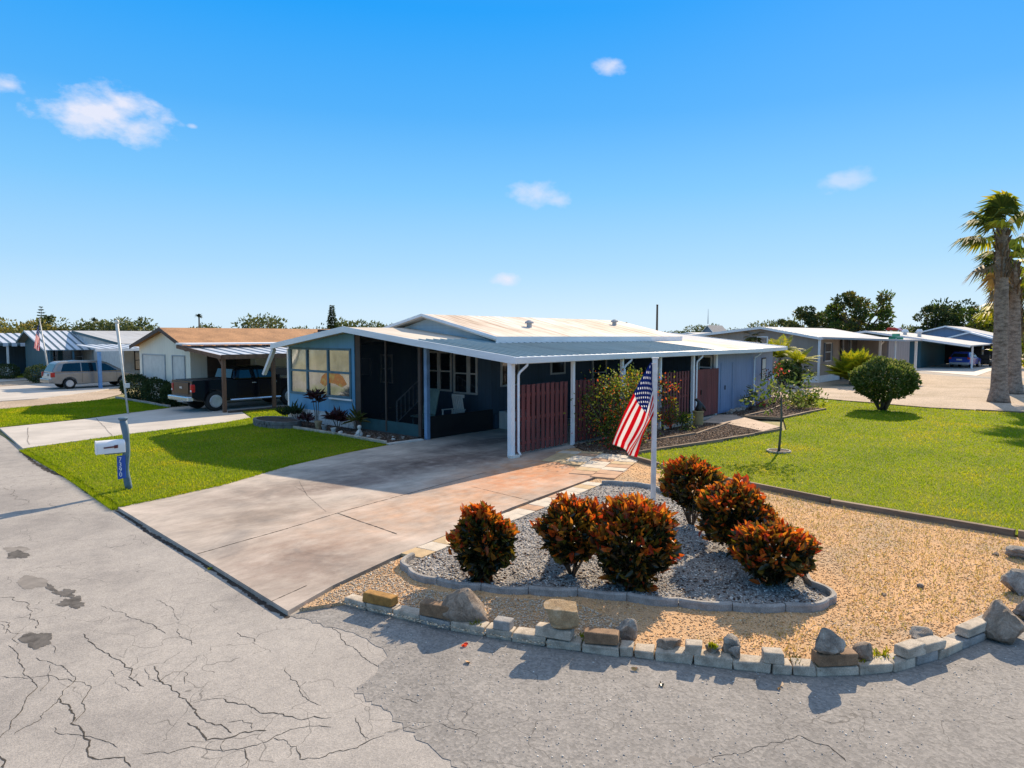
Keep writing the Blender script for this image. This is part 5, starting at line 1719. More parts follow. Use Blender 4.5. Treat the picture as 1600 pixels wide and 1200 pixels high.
# ------------------------------------------------------------------ curb blocks, rocks, edging
def along(poly, step_lens):
    pass
def block(p, ang, L, Wd, h, z0, mat, name, label, cat='block', group=None, bev=.014, jit=.011):
    m = MB()
    m.box(p[0] - L / 2, p[0] + L / 2, p[1] - Wd / 2, p[1] + Wd / 2, z0, z0 + h, rz=ang + R.uniform(-.035, .035), tilt=(R.uniform(-.02, .02), R.uniform(-.015, .015)))
    m.v = [(x + R.uniform(-jit, jit), y + R.uniform(-jit, jit), z + R.uniform(-jit, jit) * .6) for x, y, z in m.v]
    o = m.build(name, mat, None, loc=(p[0], p[1], z0), bevel=bev)
    return tag(o, label, cat, group)
def rock(p, sx, sy, sz, z0, mat, label, seed, name='boulder', ang=0, cuts=7, group=None, cat='rock', rough=.1, prof=None, boxy=False):
    rr = random.Random(seed)
    bm = bmesh.new()
    bmesh.ops.create_icosphere(bm, subdivisions=4, radius=1.0)
    planes = []
    for _ in range(cuts):
        d = Vector((rr.gauss(0, 1), rr.gauss(0, 1), rr.gauss(0, .7))).normalized()
        planes.append((d, rr.uniform(.34, .72)))
    import mathutils
    if boxy:
        planes = []
        for ax in ((1, 0, 0), (-1, 0, 0), (0, 1, 0), (0, -1, 0), (0, 0, 1)):
            d = (Vector(ax) + Vector((rr.gauss(0, .1), rr.gauss(0, .1), rr.gauss(0, .1)))).normalized()
            planes.append((d, rr.uniform(.5, .58)))
    off = Vector((rr.uniform(0, 50), rr.uniform(0, 50), rr.uniform(0, 50)))
    for v in bm.verts:
        c = v.co.copy()
        for d, k in planes:
            e = c.dot(d) - k
            if e > 0:
                c -= d * e
        nz = mathutils.noise.fractal(c * 2.2 + off, .9, 2.1, 5)
        c += c.normalized() * nz * rough
        v.co = c
    zmin = min(v.co.z for v in bm.verts)
    zmax = max(v.co.z for v in bm.verts)
    xm = max(abs(v.co.x) for v in bm.verts)
    ym = max(abs(v.co.y) for v in bm.verts)
    m = Matrix.Rotation(ang, 3, 'Z')
    for v in bm.verts:
        c = Vector((v.co.x / xm * sx / 2, v.co.y / ym * sy / 2, (v.co.z - zmin) / (zmax - zmin) * sz))
        if prof:
            c.z *= prof(c.x / (sx / 2))
        v.co = m @ c
    me = bpy.data.meshes.new(name)
    bm.to_mesh(me)
    bm.free()
    me.materials.append(M[mat])
    me.polygons.foreach_set('use_smooth', [True] * len(me.polygons))
    o = bpy.data.objects.new(name, me)
    C.objects.link(o)
    o.location = (p[0], p[1], z0 - (sz * .14 if z0 < .05 else sz * .05))
    try:
        me.set_sharp_from_angle(angle=math.radians(22))
    except Exception:
        pass
    return tag(o, label, cat, group)
CV = [Vector(p) for p in CURB]
def curb_at(px):
    """point and direction on the curb line sighted at column px"""
    px = max(535.5, min(1609.5, px))
    for a, b in zip([(535, 945), (600, 962), (700, 985), (800, 1003), (900, 1020), (1000, 1030), (1100, 1042), (1200, 1054), (1300, 1060), (1400, 1052), (1480, 1028), (1560, 992)], [(600, 962), (700, 985), (800, 1003), (900, 1020), (1000, 1030), (1100, 1042), (1200, 1054), (1300, 1060), (1400, 1052), (1480, 1028), (1560, 992), (1610, 968)]):
        if a[0] <= px <= b[0]:
            k = (px - a[0]) / (b[0] - a[0])
            return Vector(at(px, a[1] + (b[1] - a[1]) * k, ZR))
def chain_block(p0, p1, Wd, h, z0, mat, label, name='curb_block', group=None, cat='curb block'):
    a, b = curb_at(p0), curb_at(p1)
    d = (b - a)
    L = d.length - .012
    n = Vector((d.y, -d.x)).normalized()
    if n.dot(Vector((8, 6)) - a) < 0:
        n = -n
    c = (a + b) / 2 + n * Wd / 2
    return block(c, math.atan2(d.y, d.x), L, Wd, h, z0, mat, name, label, cat, group)
bps = [534, 572, 612, 655, 703, 757, 800, 853, 908, 968, 990, 1023, 1083, 1144, 1206, 1240, 1276, 1344, 1396, 1432, 1468, 1505, 1540, 1566]
for i, (a, b) in enumerate(zip(bps, bps[1:])):
    chain_block(a, b, .18, .105 + R.uniform(-.012, .012), ZR, 'curb' if i not in (3, 19, 21) else 'curbgrey', 'pale cast concrete block in the bottom course of the curved corner curb', group='bottom course of the corner curb')
ZT = ZR + .106
def top(px0, px1, mat, h, label, Wd=.15, z0=ZT, out=0.0, name='curb_block', cat='curb block'):
    return chain_block(px0, px1, Wd, h, z0, mat, label, name, None, cat)
top(566, 611, 'orangebrick', .12, 'ochre brick on top of the curb nearest the driveway', name='brick', cat='brick')
top(655, 704, 'brownblock', .16, 'brown block under the big boulder on the curb')
top(769, 797, 'curbgrey', .11, 'small grey block alone on the curb between big boulder and tan rock')
top(835, 892, 'curb', .115, 'long white block carrying the square tan rock')
top(911, 967, 'brownblock', .13, 'brown block on the curb before the small pointed rock')
top(1069, 1097, 'curb', .11, 'small pale block on the curb left of the mossy rocks')
top(1192, 1226, 'curb', .11, 'small white block on the curb in the middle of the arc')
top(1278, 1342, 'brownblock', .12, 'brown block carrying the dark pyramid shaped rock')
top(1415, 1447, 'curb', .11, 'tilted pale block on the curb right of the round stone')
top(1440, 1478, 'curb', .1, 'whitish flat block on the right curve of the curb')
top(1512, 1547, 'curb', .1, 'cream block at the right end of the curb beside the dark boulder')
top(1538, 1564, 'curbgrey', .1, 'grey block at the very end of the curb course')
def inward(px, d):
    p = curb_at(px)
    c = Vector((7.8, 4.2))
    return p + (c - p).normalized() * d
def r_(px, d, sx, sy, sz, z0, mat, label, seed, ang=.0, cuts=7, rough=.1, prof=None, boxy=False):
    return rock(inward(px, d), sx, sy, sz, z0, mat, label, seed, ang=ang, cuts=cuts, rough=rough, prof=prof, boxy=boxy)
CA = YAW - PI / 2
r_(690, .3, .66, .4, .46, -.0, 'rockA', 'largest brown boulder on the curb, sloping to the right', 3, CA, 3, .07, lambda x: 1 - .72 * max(0, x - .1) / .9 - .35 * max(0, -x - .3))
r_(868, .12, .42, .28, .27, ZT + .11, 'rockB', 'square tan sandstone rock on the white block', 19, CA - .1, 4, .06, None, True)
r_(963, .3, .27, .22, .3, 0, 'rockC', 'pointed grey rock behind the brown curb block', 21, CA)
r_(1048, .14, .3, .16, .13, ZT - .02, 'rockA', 'flat brown wedge rock on the curb left of the small pale block', 33, CA)
r_(1120, .14, .2, .18, .12, ZT - .02, 'rockC', 'mossy low rock right of the small pale block', 35, CA)
r_(1153, .2, .22, .2, .24, ZT - .02, 'rockC', 'upright grey rock among the mossy curb rocks', 36, CA)
r_(1155, .06, .16, .13, .14, ZT, 'rockC', 'small pale rock in front of the upright grey rock', 37, CA)
r_(1304, .1, .36, .26, .28, ZT + .12, 'rockC', 'dark pyramid shaped rock on the brown block', 44, CA, 4, .1, lambda x: 1 - .3 * abs(x + .1))
r_(1383, .2, .25, .22, .2, .02, 'rockA', 'rounded brown stone behind the curb right of the pyramid rock', 47, CA, 3, .05)
r_(1483, .26, .34, .28, .2, .02, 'rockC', 'low weathered rock behind the whitish flat block', 50, CA)
rock(at(1572, 996, -.03), .52, .42, .48, -.04, 'rockA', 'dark triangular boulder closing the right end of the curb', 57, ang=CA, cuts=4, rough=.1, prof=lambda x: 1 - .42 * abs(x + .15))
rock(at(1612, 965, -.03), .5, .4, .3, -.04, 'rockC', 'pale boulder cut by the right picture edge beside the dark triangular boulder', 58, ang=CA)
rock(at(1598, 926, -.02), .5, .4, .36, -.04, 'rockC', 'rough grey limestone boulder above the dark triangular boulder', 59, ang=CA, rough=.16)
rock(at(1598, 872, -.02), .5, .36, .24, -.03, 'rockC', 'white streaked rock near the end of the lawn edging', 60, ang=CA, rough=.14)
rock(at(1438, 918, -.012), .12, .09, .07, -.02, 'rockC', 'small grey stone lying on the tan shell ground', 61, name='stone')
rock(at(1380, 929, -.012), .13, .08, .04, -.02, 'rockA', 'small dark flat stone on the tan shell ground', 62, name='stone')
rock(at(1555, 867, -.012), .14, .1, .06, -.02, 'rockA', 'dark stone by the white streaked rock', 63, name='stone')
for i, (x, y) in enumerate(((1055, 893), (1069, 888), (1068, 903), (1245, 940), (1143, 935), (1060, 938), (1270, 938), (1183, 948))):
    rock(at(x, y), .07, .05, .035, -.005, 'plaster', 'white pebble lying on the grey gravel', 70 + i, name='pebble', cuts=3, group='white pebbles in the gravel bed', cat='pebble')
block(at(497, 949, ZR), CA + .1, .33, .1, .04, ZR, 'paverB', 'paving_slab', 'thin orange slab lying at the driveway corner', 'slab')
# weeds by the curb
def tuft(p, n, h, spread, mat, label, z=0, name='weed', wd=.012, cat='weed', arch_=.5):
    P = np.array([[p[0], p[1], z]]) + np.concatenate([NR.normal(0, spread * .35, (n, 2)), np.zeros((n, 1))], 1)
    D = np.concatenate([NR.normal(0, arch_, (n, 2)), np.ones((n, 1))], 1)
    o = leaves(name, P, D, NR.uniform(.5, 1, n) * h, wd, np.zeros(n, int), mat, None, loc=(p[0], p[1], z), fold=.1, droop=.3)
    return tag(o, label, cat)
tuft(inward(728, .12), 40, .11, .1, 'yellowgreen', 'weed tuft at the foot of the largest boulder')
tuft(inward(903, .16), 40, .12, .1, 'yellowgreen', 'yellowish weed tuft beside the white block')
tuft(inward(1118, .1), 60, .07, .05, 'yellowgreen', 'bright moss tuft on the mossy low rock', ZT + .06, wd=.02)
tuft(inward(1360, .16), 60, .14, .16, 'yellowgreen', 'green weed tuft left of the rounded stone')
tuft(inward(1410, .2), 50, .12, .16, 'yellowgreen', 'green weed tuft right of the rounded stone')
tuft(inward(1266, .2), 40, .09, .2, 'olive', 'low olive weeds near the white middle block')

# scalloped concrete edging round the gravel bed
def edging(poly, step, h, label, group, z0=-.012, scal=.05):
    pts = []
    for a, b in zip(poly, poly[1:]):
        a, b = Vector(a), Vector(b)
        k = max(1, int((b - a).length / .04))
        pts += [a.lerp(b, i / k) for i in range(k)]
    pts.append(Vector(poly[-1]))
    # smooth
    for _ in range(12):
        pts = [pts[0]] + [(pts[i - 1] + pts[i] * 2 + pts[i + 1]) / 4 for i in range(1, len(pts) - 1)] + [pts[-1]]
    cum = [0]
    for a, b in zip(pts, pts[1:]):
        cum.append(cum[-1] + (b - a).length)
    tot = cum[-1]
    n = max(1, round(tot / step))
    def pos(s):
        for i in range(len(cum) - 1):
            if cum[i + 1] >= s:
                k = (s - cum[i]) / max(1e-6, cum[i + 1] - cum[i])
                return pts[i].lerp(pts[i + 1], k), (pts[i + 1] - pts[i]).normalized()
        return pts[-1], (pts[-1] - pts[-2]).normalized()
    for i in range(n):
        vs, fs = [], []
        K = 9
        hh = h + R.uniform(-.008, .008)
        for j in range(K):
            q = j / (K - 1)
            s = tot * (i + q * .985) / n
            p, d = pos(s)
            nr = Vector((d.y, -d.x))
            bow = math.sin(PI * q) * scal
            p = p + nr * bow
            wd = .036
            for (o_, z) in ((-wd, z0), (-wd, z0 + hh * .8), (-wd * .6, z0 + hh), (wd * .6, z0 + hh), (wd, z0 + hh * .8), (wd, z0)):
                vs.append((p.x + nr.x * o_, p.y + nr.y * o_, z))
        for j in range(K - 1):
            for k in range(6):
                k2 = (k + 1) % 6
                fs.append((j * 6 + k, j * 6 + k2, (j + 1) * 6 + k2, (j + 1) * 6 + k))
        fs += [tuple(range(5, -1, -1)), tuple(range((K - 1) * 6, K * 6))]
        m = MB().add(vs, fs)
        c, _ = pos(tot * (i + .5) / n)
        tag(m.build('edging_stone', 'curbgrey', None, loc=(c.x, c.y, z0)), label, 'edging', group)
edging(ISL_F + ISL_B[:1], .62, .095, 'scalloped grey concrete edging stone along the front of the gravel bed', 'front edging of the gravel bed')
edging([(9.7, 3.1)] + [p for p in ISL_B[1:6]], .62, .09, 'low grey edging stone behind the red bushes', 'rear edging of the gravel bed', scal=-.03)
edging([(12.75, 7.0), (12.95, 7.45), (12.8, 7.9), (12.54, 8.33)], .45, .1, 'small grey edging stone at the far tip of the gravel bed', 'far tip edging of the gravel bed')
# pavers along the driveway
pa, pb = Vector((6.5, 7.72)), Vector((12.6, 8.52))
d = (pb - pa)
n = 17
for i in range(n):
    c = pa + d * (i + .5) / n
    mt = ['paverC', 'paverA', 'paverC', 'paverB', 'paverA', 'paverA', 'paverA', 'paverA', 'paverA', 'paverB', 'paverA', 'paverA', 'paverB', 'paverA', 'paverA', 'paverC', 'paverA'][i]
    block(c, math.atan2(d.y, d.x), d.length / n - .012, .4, .05, -.035, mt, 'paver', {'paverA': 'cream rectangular paver in the strip beside the driveway', 'paverB': 'salmon rectangular paver in the strip beside the driveway', 'paverC': 'ochre rectangular paver in the strip beside the driveway'}[mt], 'paver', {'paverA': 'cream pavers of the driveway strip', 'paverB': 'salmon pavers of the driveway strip', 'paverC': 'ochre pavers of the driveway strip'}[mt], bev=.006, jit=.004)
cols = ['paverC', 'paverA', 'paverB', 'paverC', 'paverB']
rrp = random.Random(5)
for i in range(7):
    for j in range(4):
        x, y = 13.3 + i * .42, 8.75 + j * .62 + i * .14
        if y > 11.4 or (x < 13.9 and y > 9.6):
            continue
        mt = rrp.choice(cols)
        block((x, y), .3 + rrp.uniform(-.02, .02), .4, .58, .05, -.03, mt, 'paver', {'paverA': 'cream square paver in the patch by the carport corner', 'paverB': 'salmon square paver in the patch by the carport corner', 'paverC': 'ochre square paver in the patch by the carport corner'}[mt], 'paver', {'paverA': 'cream pavers by the carport corner', 'paverB': 'salmon pavers by the carport corner', 'paverC': 'ochre pavers by the carport corner'}[mt], bev=.006)
# timber edging of the side lawn
def timber(pts, h, label, z0=-.03, wd=.09, mat='timber', step=2.2, name='lawn_edging', cat='edging', group=None):
    for a, b in zip(pts, pts[1:]):
        a, b = Vector(a), Vector(b)
        L = (b - a).length
        k = max(1, round(L / step))
        for i in range(k):
            p, q = a.lerp(b, i / k), a.lerp(b, (i + .985) / k)
            c = (p + q) / 2
            d = q - p
            block((c.x, c.y), math.atan2(d.y, d.x), d.length, wd, h + R.uniform(-.008, .008), z0, mat, name, label, cat, group, bev=.006)
timber([(15.85, 9.6), (15.0, 7.9), (14.6, 5.96), (14.07, 3.93), (13.76, .96), (13.9, -1.0)], .13, 'weathered timber between tan shell ground and side lawn', group='timbers along the side lawn')
timber([(37.5, 12.0), (36.35, 8.0), (35.75, 6.0), (36.25, 2.5)], .1, 'dark low timber along the far end of the side lawn', z0=-.04, wd=.15, mat='timber', group='timbers at the far end of the lawn')
BED = [(16.0, 9.8), (17.2, 9.65), (20.2, 8.95), (23.9, 8.45), (25.0, 9.5), (25.1, 11.1), (22.3, 11.5), (19.0, 11.9), (16.5, 12.0), (15.8, 11.0)]
sheet('planting_bed', BED, .016, 'barkmulch', thick=.05)
chips('bark_chips', BED, 14000, 'barkchip', (.02, .05), 'bark mulch in the bed beside the fence', .02, bias=22)
timber([(16.0, 9.75), (17.2, 9.6), (20.2, 8.9), (23.9, 8.4)], .13, 'brown timber of the mulch bed, on the lawn side', group='lawn side timbers of the mulch bed')
timber([(18.2, 10.75), (21.0, 10.2), (24.6, 10.6)], .1, 'brown timber of the mulch bed, on the fence side', group='fence side timbers of the mulch bed')
BED2 = [(27.3, 9.6), (32.0, 9.4), (33.3, 10.3), (36.8, 12.4), (36.5, 13.4), (31.3, 12.35), (27.6, 12.2), (26.6, 11.0)]
sheet('planting_bed', BED2, .016, 'barkmulch', thick=.05)
chips('bark_chips', BED2, 9000, 'barkchip', (.03, .06), 'bark mulch in the bed beside the blue workshop', .02, bias=28)
timber([(26.6, 11.0), (27.3, 9.55), (32.0, 9.35)], .12, 'brown timber of the bed beside the workshop', group='timbers of the workshop bed')
timber([(26.7, 10.9), (29.3, 11.0), (32, 11.3)], .12, 'inner brown timber of the bed beside the workshop', group='inner timbers of the workshop bed')
for i, (x, y) in enumerate(((27.6, 11.9), (28.1, 12.0), (28.7, 12.0), (29.3, 12.05))):
    rock((x, y), .5, .3, .2, .01, 'rockC', 'blue grey stone at the foot of the workshop door', 90 + i, name='stone', group='stones along the workshop wall')
# porch bed with pale edging
PB = [(12.95, 22.2), (13.1, 19.2), (12.95, 16.42), (14.28, 16.3), (14.28, 24.2), (13.3, 24.2)]
sheet('planting_bed', PB, .018, 'soil', thick=.05)
chips('bark_chips', PB, 5000, 'barkchip', (.02, .05), 'dark mulch in the bed before the porch', .022, bias=22)
timber([(12.92, 22.2), (13.08, 19.2), (12.9, 16.36)], .1, 'pale concrete edging strip of the porch bed', z0=0, mat='curb', wd=.07, group='edging strips of the porch bed')
timber([(12.9, 16.32), (14.2, 16.2)], .05, 'wide white concrete edge between porch bed and driveway', z0=0.0, mat='plaster', wd=.2)
# round stone planter at the porch corner
t = thing('stone_planter', (13.0, 22.9, 0), 'oval grey stone planter ring at the porch corner on the lawn', 'planter')
m = MB()
N = 26
for i in range(N):
    a = 2 * PI * i / N
    for z in range(2):
        aa = a + (PI / N if z else 0)
        m.box(13.0 + .62 * math.cos(aa) - .12, 13.0 + .62 * math.cos(aa) + .12, 22.9 + 1.15 * math.sin(aa) - .06, 22.9 + 1.15 * math.sin(aa) + .06, .0 + z * .13, .12 + z * .13, rz=math.atan2(math.cos(aa) * 1.15, -math.sin(aa) * .62))
m.build('wall', 'darkstone', t, bevel=.012)
MB().prism([(13.0 + .58 * math.cos(2 * PI * i / 24), 22.9 + 1.1 * math.sin(2 * PI * i / 24)) for i in range(24)], .0, .22).build('soil', 'soil', t)

# ------------------------------------------------------------------ plants
def stems(par, p, n, h, r, spread, mat='bark', name='stem'):
    m = MB()
    tips = []
    for i in range(n):
        a = 2 * PI * i / n + R.uniform(-.4, .4)
        q = Vector((p[0] + math.cos(a) * spread * R.uniform(.5, 1), p[1] + math.sin(a) * spread * R.uniform(.5, 1), p[2] + h * R.uniform(.8, 1)))
        b = Vector(p) + Vector((math.cos(a), math.sin(a), 0)) * r * 2
        mid = b.lerp(q, .5) + Vector((R.uniform(-.1, .1) * h, R.uniform(-.1, .1) * h, 0))
        m.tube([b, mid, q], [r, r * .8, r * .4], 6)
        tips.append(q)
    m.build(name, mat, par, smooth=True)
    return tips
def croton(p, rx, ry, z0, z1, n, label, top=.0):
    """dome of broad leaves: burning red and orange shoots outside, dark leaves within"""
    n = int(n * 1.75)
    t = thing('croton_bush', (p[0], p[1], 0), label, 'bush')
    stems(t, (p[0], p[1], 0), 9, (z1 - z0) * .75 + z0, .018, rx * .75)
    u = unit(NR.normal(size=(n, 3)))
    rad = NR.uniform(.45, 1.0, n) ** .45
    ph = NR.uniform(0, 6.28, 6)
    lump = 1 + .12 * np.sin(u[:, 0] * 5 + ph[0]) * np.sin(u[:, 1] * 5 + ph[1]) + .1 * np.sin(u[:, 2] * 7 + ph[2] + u[:, 0] * 3) + .06 * np.sin(u[:, 1] * 11 + ph[3]) + NR.normal(0, .05, n)
    # a dozen shoots that have outgrown the clipped outline
    for _ in range(7):
        sdir = unit(NR.normal(size=3) + np.array([0, 0, .35]))
        near = (u @ sdir) > .965
        lump = np.where(near, lump + NR.uniform(.05, .16), lump)
    k = rad * lump
    cz, hz = (z0 + z1) / 2, (z1 - z0) / 2
    pinch = np.where(u[:, 2] < 0, 1 - .34 * (-u[:, 2]) ** 1.3, 1 - top * u[:, 2] ** 1.5)
    P = np.stack([p[0] + u[:, 0] * rx * k * pinch, p[1] + u[:, 1] * ry * k * pinch, cz + u[:, 2] * hz * k], 1)
    P[:, 2] = np.maximum(P[:, 2], .05)
    D = u * np.array([1, 1, .7]) + np.array([0, 0, .45]) + NR.normal(0, .5, (n, 3))
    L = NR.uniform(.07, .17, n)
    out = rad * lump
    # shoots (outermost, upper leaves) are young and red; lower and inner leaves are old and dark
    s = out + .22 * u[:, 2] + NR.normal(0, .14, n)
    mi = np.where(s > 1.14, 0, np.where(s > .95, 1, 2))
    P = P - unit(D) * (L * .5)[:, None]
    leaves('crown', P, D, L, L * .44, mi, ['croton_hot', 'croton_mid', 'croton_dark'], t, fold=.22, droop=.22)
    return t
croton((6.55, 6.25), .42, .42, .0, 1.03, 1500, 'narrow pointed red croton bush nearest the driveway', .5)
croton((7.5, 5.45), .52, .5, .22, 1.02, 1500, 'round bronze croton bush standing on bare stems, second from the driveway', .1)
croton((7.7, 4.6), .58, .55, .02, 1.14, 2100, 'largest fiery red croton bush in front of the flagpole', .1)
croton((10.9, 5.35), .48, .5, .25, 1.18, 1300, 'rear bronze croton bush nearest the flagpole')
croton((9.9, 4.15), .56, .56, .12, 1.05, 1800, 'tall orange and green croton bush in the rear row', .1)
croton((8.95, 3.2), .58, .52, .05, .82, 1500, 'low croton bush at the right tip of the gravel bed')

def leafball(P0, n, rx, ry, rz, seed, lump=.18, inner=.5):
    r = np.random.default_rng(seed)
    u = unit(r.normal(size=(n, 3)))
    ph = r.uniform(0, 6, 6)
    l = 1 + lump * (np.sin(u[:, 0] * 5 + ph[0]) * np.sin(u[:, 1] * 5 + ph[1]) + .6 * np.sin(u[:, 2] * 7 + ph[2]) * np.sin(u[:, 0] * 8 + ph[3]))
    rad = r.uniform(inner, 1, n) ** .5 * l
    return np.array(P0) + u * rad[:, None] * np.array([rx, ry, rz]), u, rad
# round clipped bush on the lawn
t = thing('round_bush', (33.5, 7.4, 0), 'round clipped olive green bush on forked stems, alone on the side lawn', 'bush')
stems(t, (33.5, 7.4, 0), 9, 1.2, .06, .8)
P, u, rad = leafball((33.5, 7.4, 1.38), 8200, 1.26, 1.26, .86, 4, .17, .6)
k = np.where(u[:, 2] < -.2, 1 - .1 * (-u[:, 2]), 1)
leaves('crown', P, u + np.array([0, 0, .5]) + NR.normal(0, .5, P.shape), NR.uniform(.1, .18, len(P)), .07, (NR.uniform(size=len(P)) < .4 + .4 * u[:, 2]).astype(int), ['green', 'palegreen'], t)

# bougainvillea against the fence
t = thing('flowering_shrub', (17.9, 11.4, 0), 'large loose green shrub with orange blossoms leaning on the fence', 'shrub')
tips = stems(t, (17.9, 11.5, 0), 10, 1.7, .03, 1.1)
Ps, Ds, mi, Ls = [], [], [], []
rr = np.random.default_rng(8)
cl = []
for i in range(58):
    a = rr.uniform(0, 2 * PI)
    q = np.array([17.95 + rr.normal(0, .7), 11.25 + rr.normal(0, .32), rr.uniform(.25, 2.0)])
    q[0] += (q[2] - 1) * .25
    cl.append(q)
for q in cl:
    n = int(rr.uniform(70, 130))
    s = rr.uniform(.16, .34)
    P = q + rr.normal(0, s, (n, 3)) * np.array([1, .8, .8])
    Ps.append(P)
    Ds.append((P - q) + rr.normal(0, .3, (n, 3)) + np.array([0, 0, .1]))
    fl = rr.uniform() < .22
    x = rr.uniform(size=n)
    mi.append(np.where(x < (.3 if fl else .01), 3, np.where(x < .38, 1, np.where(x < .62, 2, 0))))
P = np.concatenate(Ps); P[:, 2] = np.maximum(P[:, 2], .04)
leaves('crown', P, np.concatenate(Ds), NR.uniform(.05, .1, len(P)), .045, np.concatenate(mi), ['green', 'yellowgreen', 'palegreen', 'flower_or'], t)
def spray(name, p, n, h, r, mlist, probs, label, cat, nst=6, size=(.05, .1), seed=1, zmin=.25, clus=14, stem='bark'):
    t = thing(name, (p[0], p[1], 0), label, cat)
    stems(t, (p[0], p[1], 0), nst, h * .9, .014, r * .8, stem)
    rr = np.random.default_rng(seed)
    Ps, Ds = [], []
    for i in range(clus):
        q = np.array([p[0] + rr.normal(0, r * .5), p[1] + rr.normal(0, r * .5), rr.uniform(zmin, 1) * h])
        k = max(3, n // clus)
        P = q + rr.normal(0, r * .22, (k, 3))
        Ps.append(P)
        Ds.append(P - q + rr.normal(0, .2, (k, 3)) + np.array([0, 0, .05]))
    P = np.concatenate(Ps)
    P[:, 2] = np.maximum(P[:, 2], .03)
    mi = rr.choice(len(mlist), size=len(P), p=probs)
    leaves('crown', P, np.concatenate(Ds), rr.uniform(size[0], size[1], len(P)), (size[0] + size[1]) * .24, mi, mlist, t)
    return t
spray('flowering_shrub', (21.1, 11.5), 500, 1.85, .26, ['flower_red', 'flower_or', 'green'], [.3, .25, .45], 'shrub with red-orange blossoms just right of the short flagpole', 'shrub', seed=3, clus=12, zmin=.1)
spray('flowering_shrub', (21.4, 11.3), 420, 1.15, .3, ['yellowgreen', 'flower_or', 'green'], [.4, .2, .4], 'yellowish shrub before the fence panel right of the flag', 'shrub', seed=5)
spray('low_shrub', (21.9, 11.1), 600, .5, .38, ['darkgreen', 'green', 'yellowgreen'], [.4, .4, .2], 'low dark green shrub at the foot of the fence, left of the tan pot', 'shrub', seed=6)
spray('low_shrub', (16.7, 10.6), 500, .35, .5, ['green', 'flower_red', 'olive'], [.5, .15, .35], 'low ground plants below the tip of the hanging flag', 'shrub', seed=9, zmin=.05)
spray('low_shrub', (17.9, 10.5), 450, .45, .4, ['flower_red', 'palegreen', 'olive'], [.2, .4, .4], 'reddish low plants in the mulch bed behind the flagpole', 'shrub', seed=10, zmin=.05)
spray('weed_patch', (14.0, 7.2), 500, .35, .4, ['yellowgreen', 'palegreen'], [.7, .3], 'pale yellow-green weeds beside the short flagpole base', 'weed', seed=12, zmin=.02, size=(.06, .13))
spray('rose_bush', (33.0, 12.0), 260, 2.0, .45, ['green', 'flower_red', 'flower_pk', 'olive'], [.55, .12, .08, .25], 'tall rose bush with red and pink blooms by the workshop end wall', 'bush', seed=14, size=(.08, .16))
spray('grey_shrub', (29.6, 11.8), 320, 1.0, .36, ['palegreen', 'olive'], [.6, .4], 'wispy grey green shrub against the blue workshop wall', 'shrub', seed=15, size=(.06, .12))
spray('low_shrub', (31.5, 10.3), 380, .65, .5, ['palegreen', 'olive', 'green'], [.4, .3, .3], 'greyish bush in the bed beside the workshop', 'shrub', seed=16, size=(.08, .16))
spray('low_shrub', (33.8, 10.6), 280, .6, .5, ['green', 'yellowgreen'], [.7, .3], 'small green bush at the outer end of the workshop bed', 'shrub', seed=17, size=(.1, .2))
spray('flower_pot_plant', (31.0, 11.9), 120, .45, .18, ['flower_red', 'green'], [.6, .4], 'small red flowering plant at the foot of the downspout', 'plant', seed=18, clus=5)
# sapling in a stone ring
t = thing('sapling', (19.35, 6.87, 0), 'thin young tree with sparse leaves staked in a stone ring on the side lawn', 'tree')
b = Vector((19.35, 6.87, 0))
MB().tube([b, b + Vector((.03, -.02, .5)), b + rt * .05 + Vector((0, 0, 1.0)), b + rt * .03 + Vector((0, 0, 1.55))], [.04, .032, .03, .02], 8).build('trunk', surf('green_grey_bark', (.09, .1, .075), bump=.3), t, smooth=True)
m = MB()
tops = []
for a, L, e in ((0, .8, .35), (PI, .8, .3), (.7, .6, .6), (2.4, .55, .5), (3.9, .6, .4), (5.2, .7, .3)):
    q = b + Vector((0, 0, 1.2 + R.uniform(0, .3)))
    k = q + rt * (math.cos(a) * L) + tw * (math.sin(a) * L * .8) + Vector((0, 0, e))
    m.tube([q, q.lerp(k, .5) + Vector((0, 0, .08)), k], [.014, .01, .006], 5)
    tops += [k, q.lerp(k, .6)]
m.build('branches', 'bark', t)
Ps, Ds = [], []
for k in tops:
    n = 16
    P = np.array(k) + NR.normal(0, .12, (n, 3))
    Ps.append(P)
    Ds.append(P - np.array(k) + NR.normal(0, .1, (n, 3)))
P = np.concatenate(Ps)
leaves('crown', P, np.concatenate(Ds), NR.uniform(.1, .2, len(P)), .07, NR.integers(0, 2, len(P)), ['green', 'palegreen'], t)
m = MB()
for i in range(14):
    a = 2 * PI * i / 14
    m.box(b.x + .3 * math.cos(a) - .06, b.x + .3 * math.cos(a) + .06, b.y + .3 * math.sin(a) - .03, b.y + .3 * math.sin(a) + .03, .01, .07, rz=a + PI / 2)
tag(m.build('tree_ring', 'curb', None, loc=(b.x, b.y, 0), bevel=.015), 'ring of pale stones round the young tree', 'edging')
MB().prism([(b.x + .28 * math.cos(2 * PI * i / 18), b.y + .28 * math.sin(2 * PI * i / 18)) for i in range(18)], 0, .05).build('soil', 'barkmulch', t)
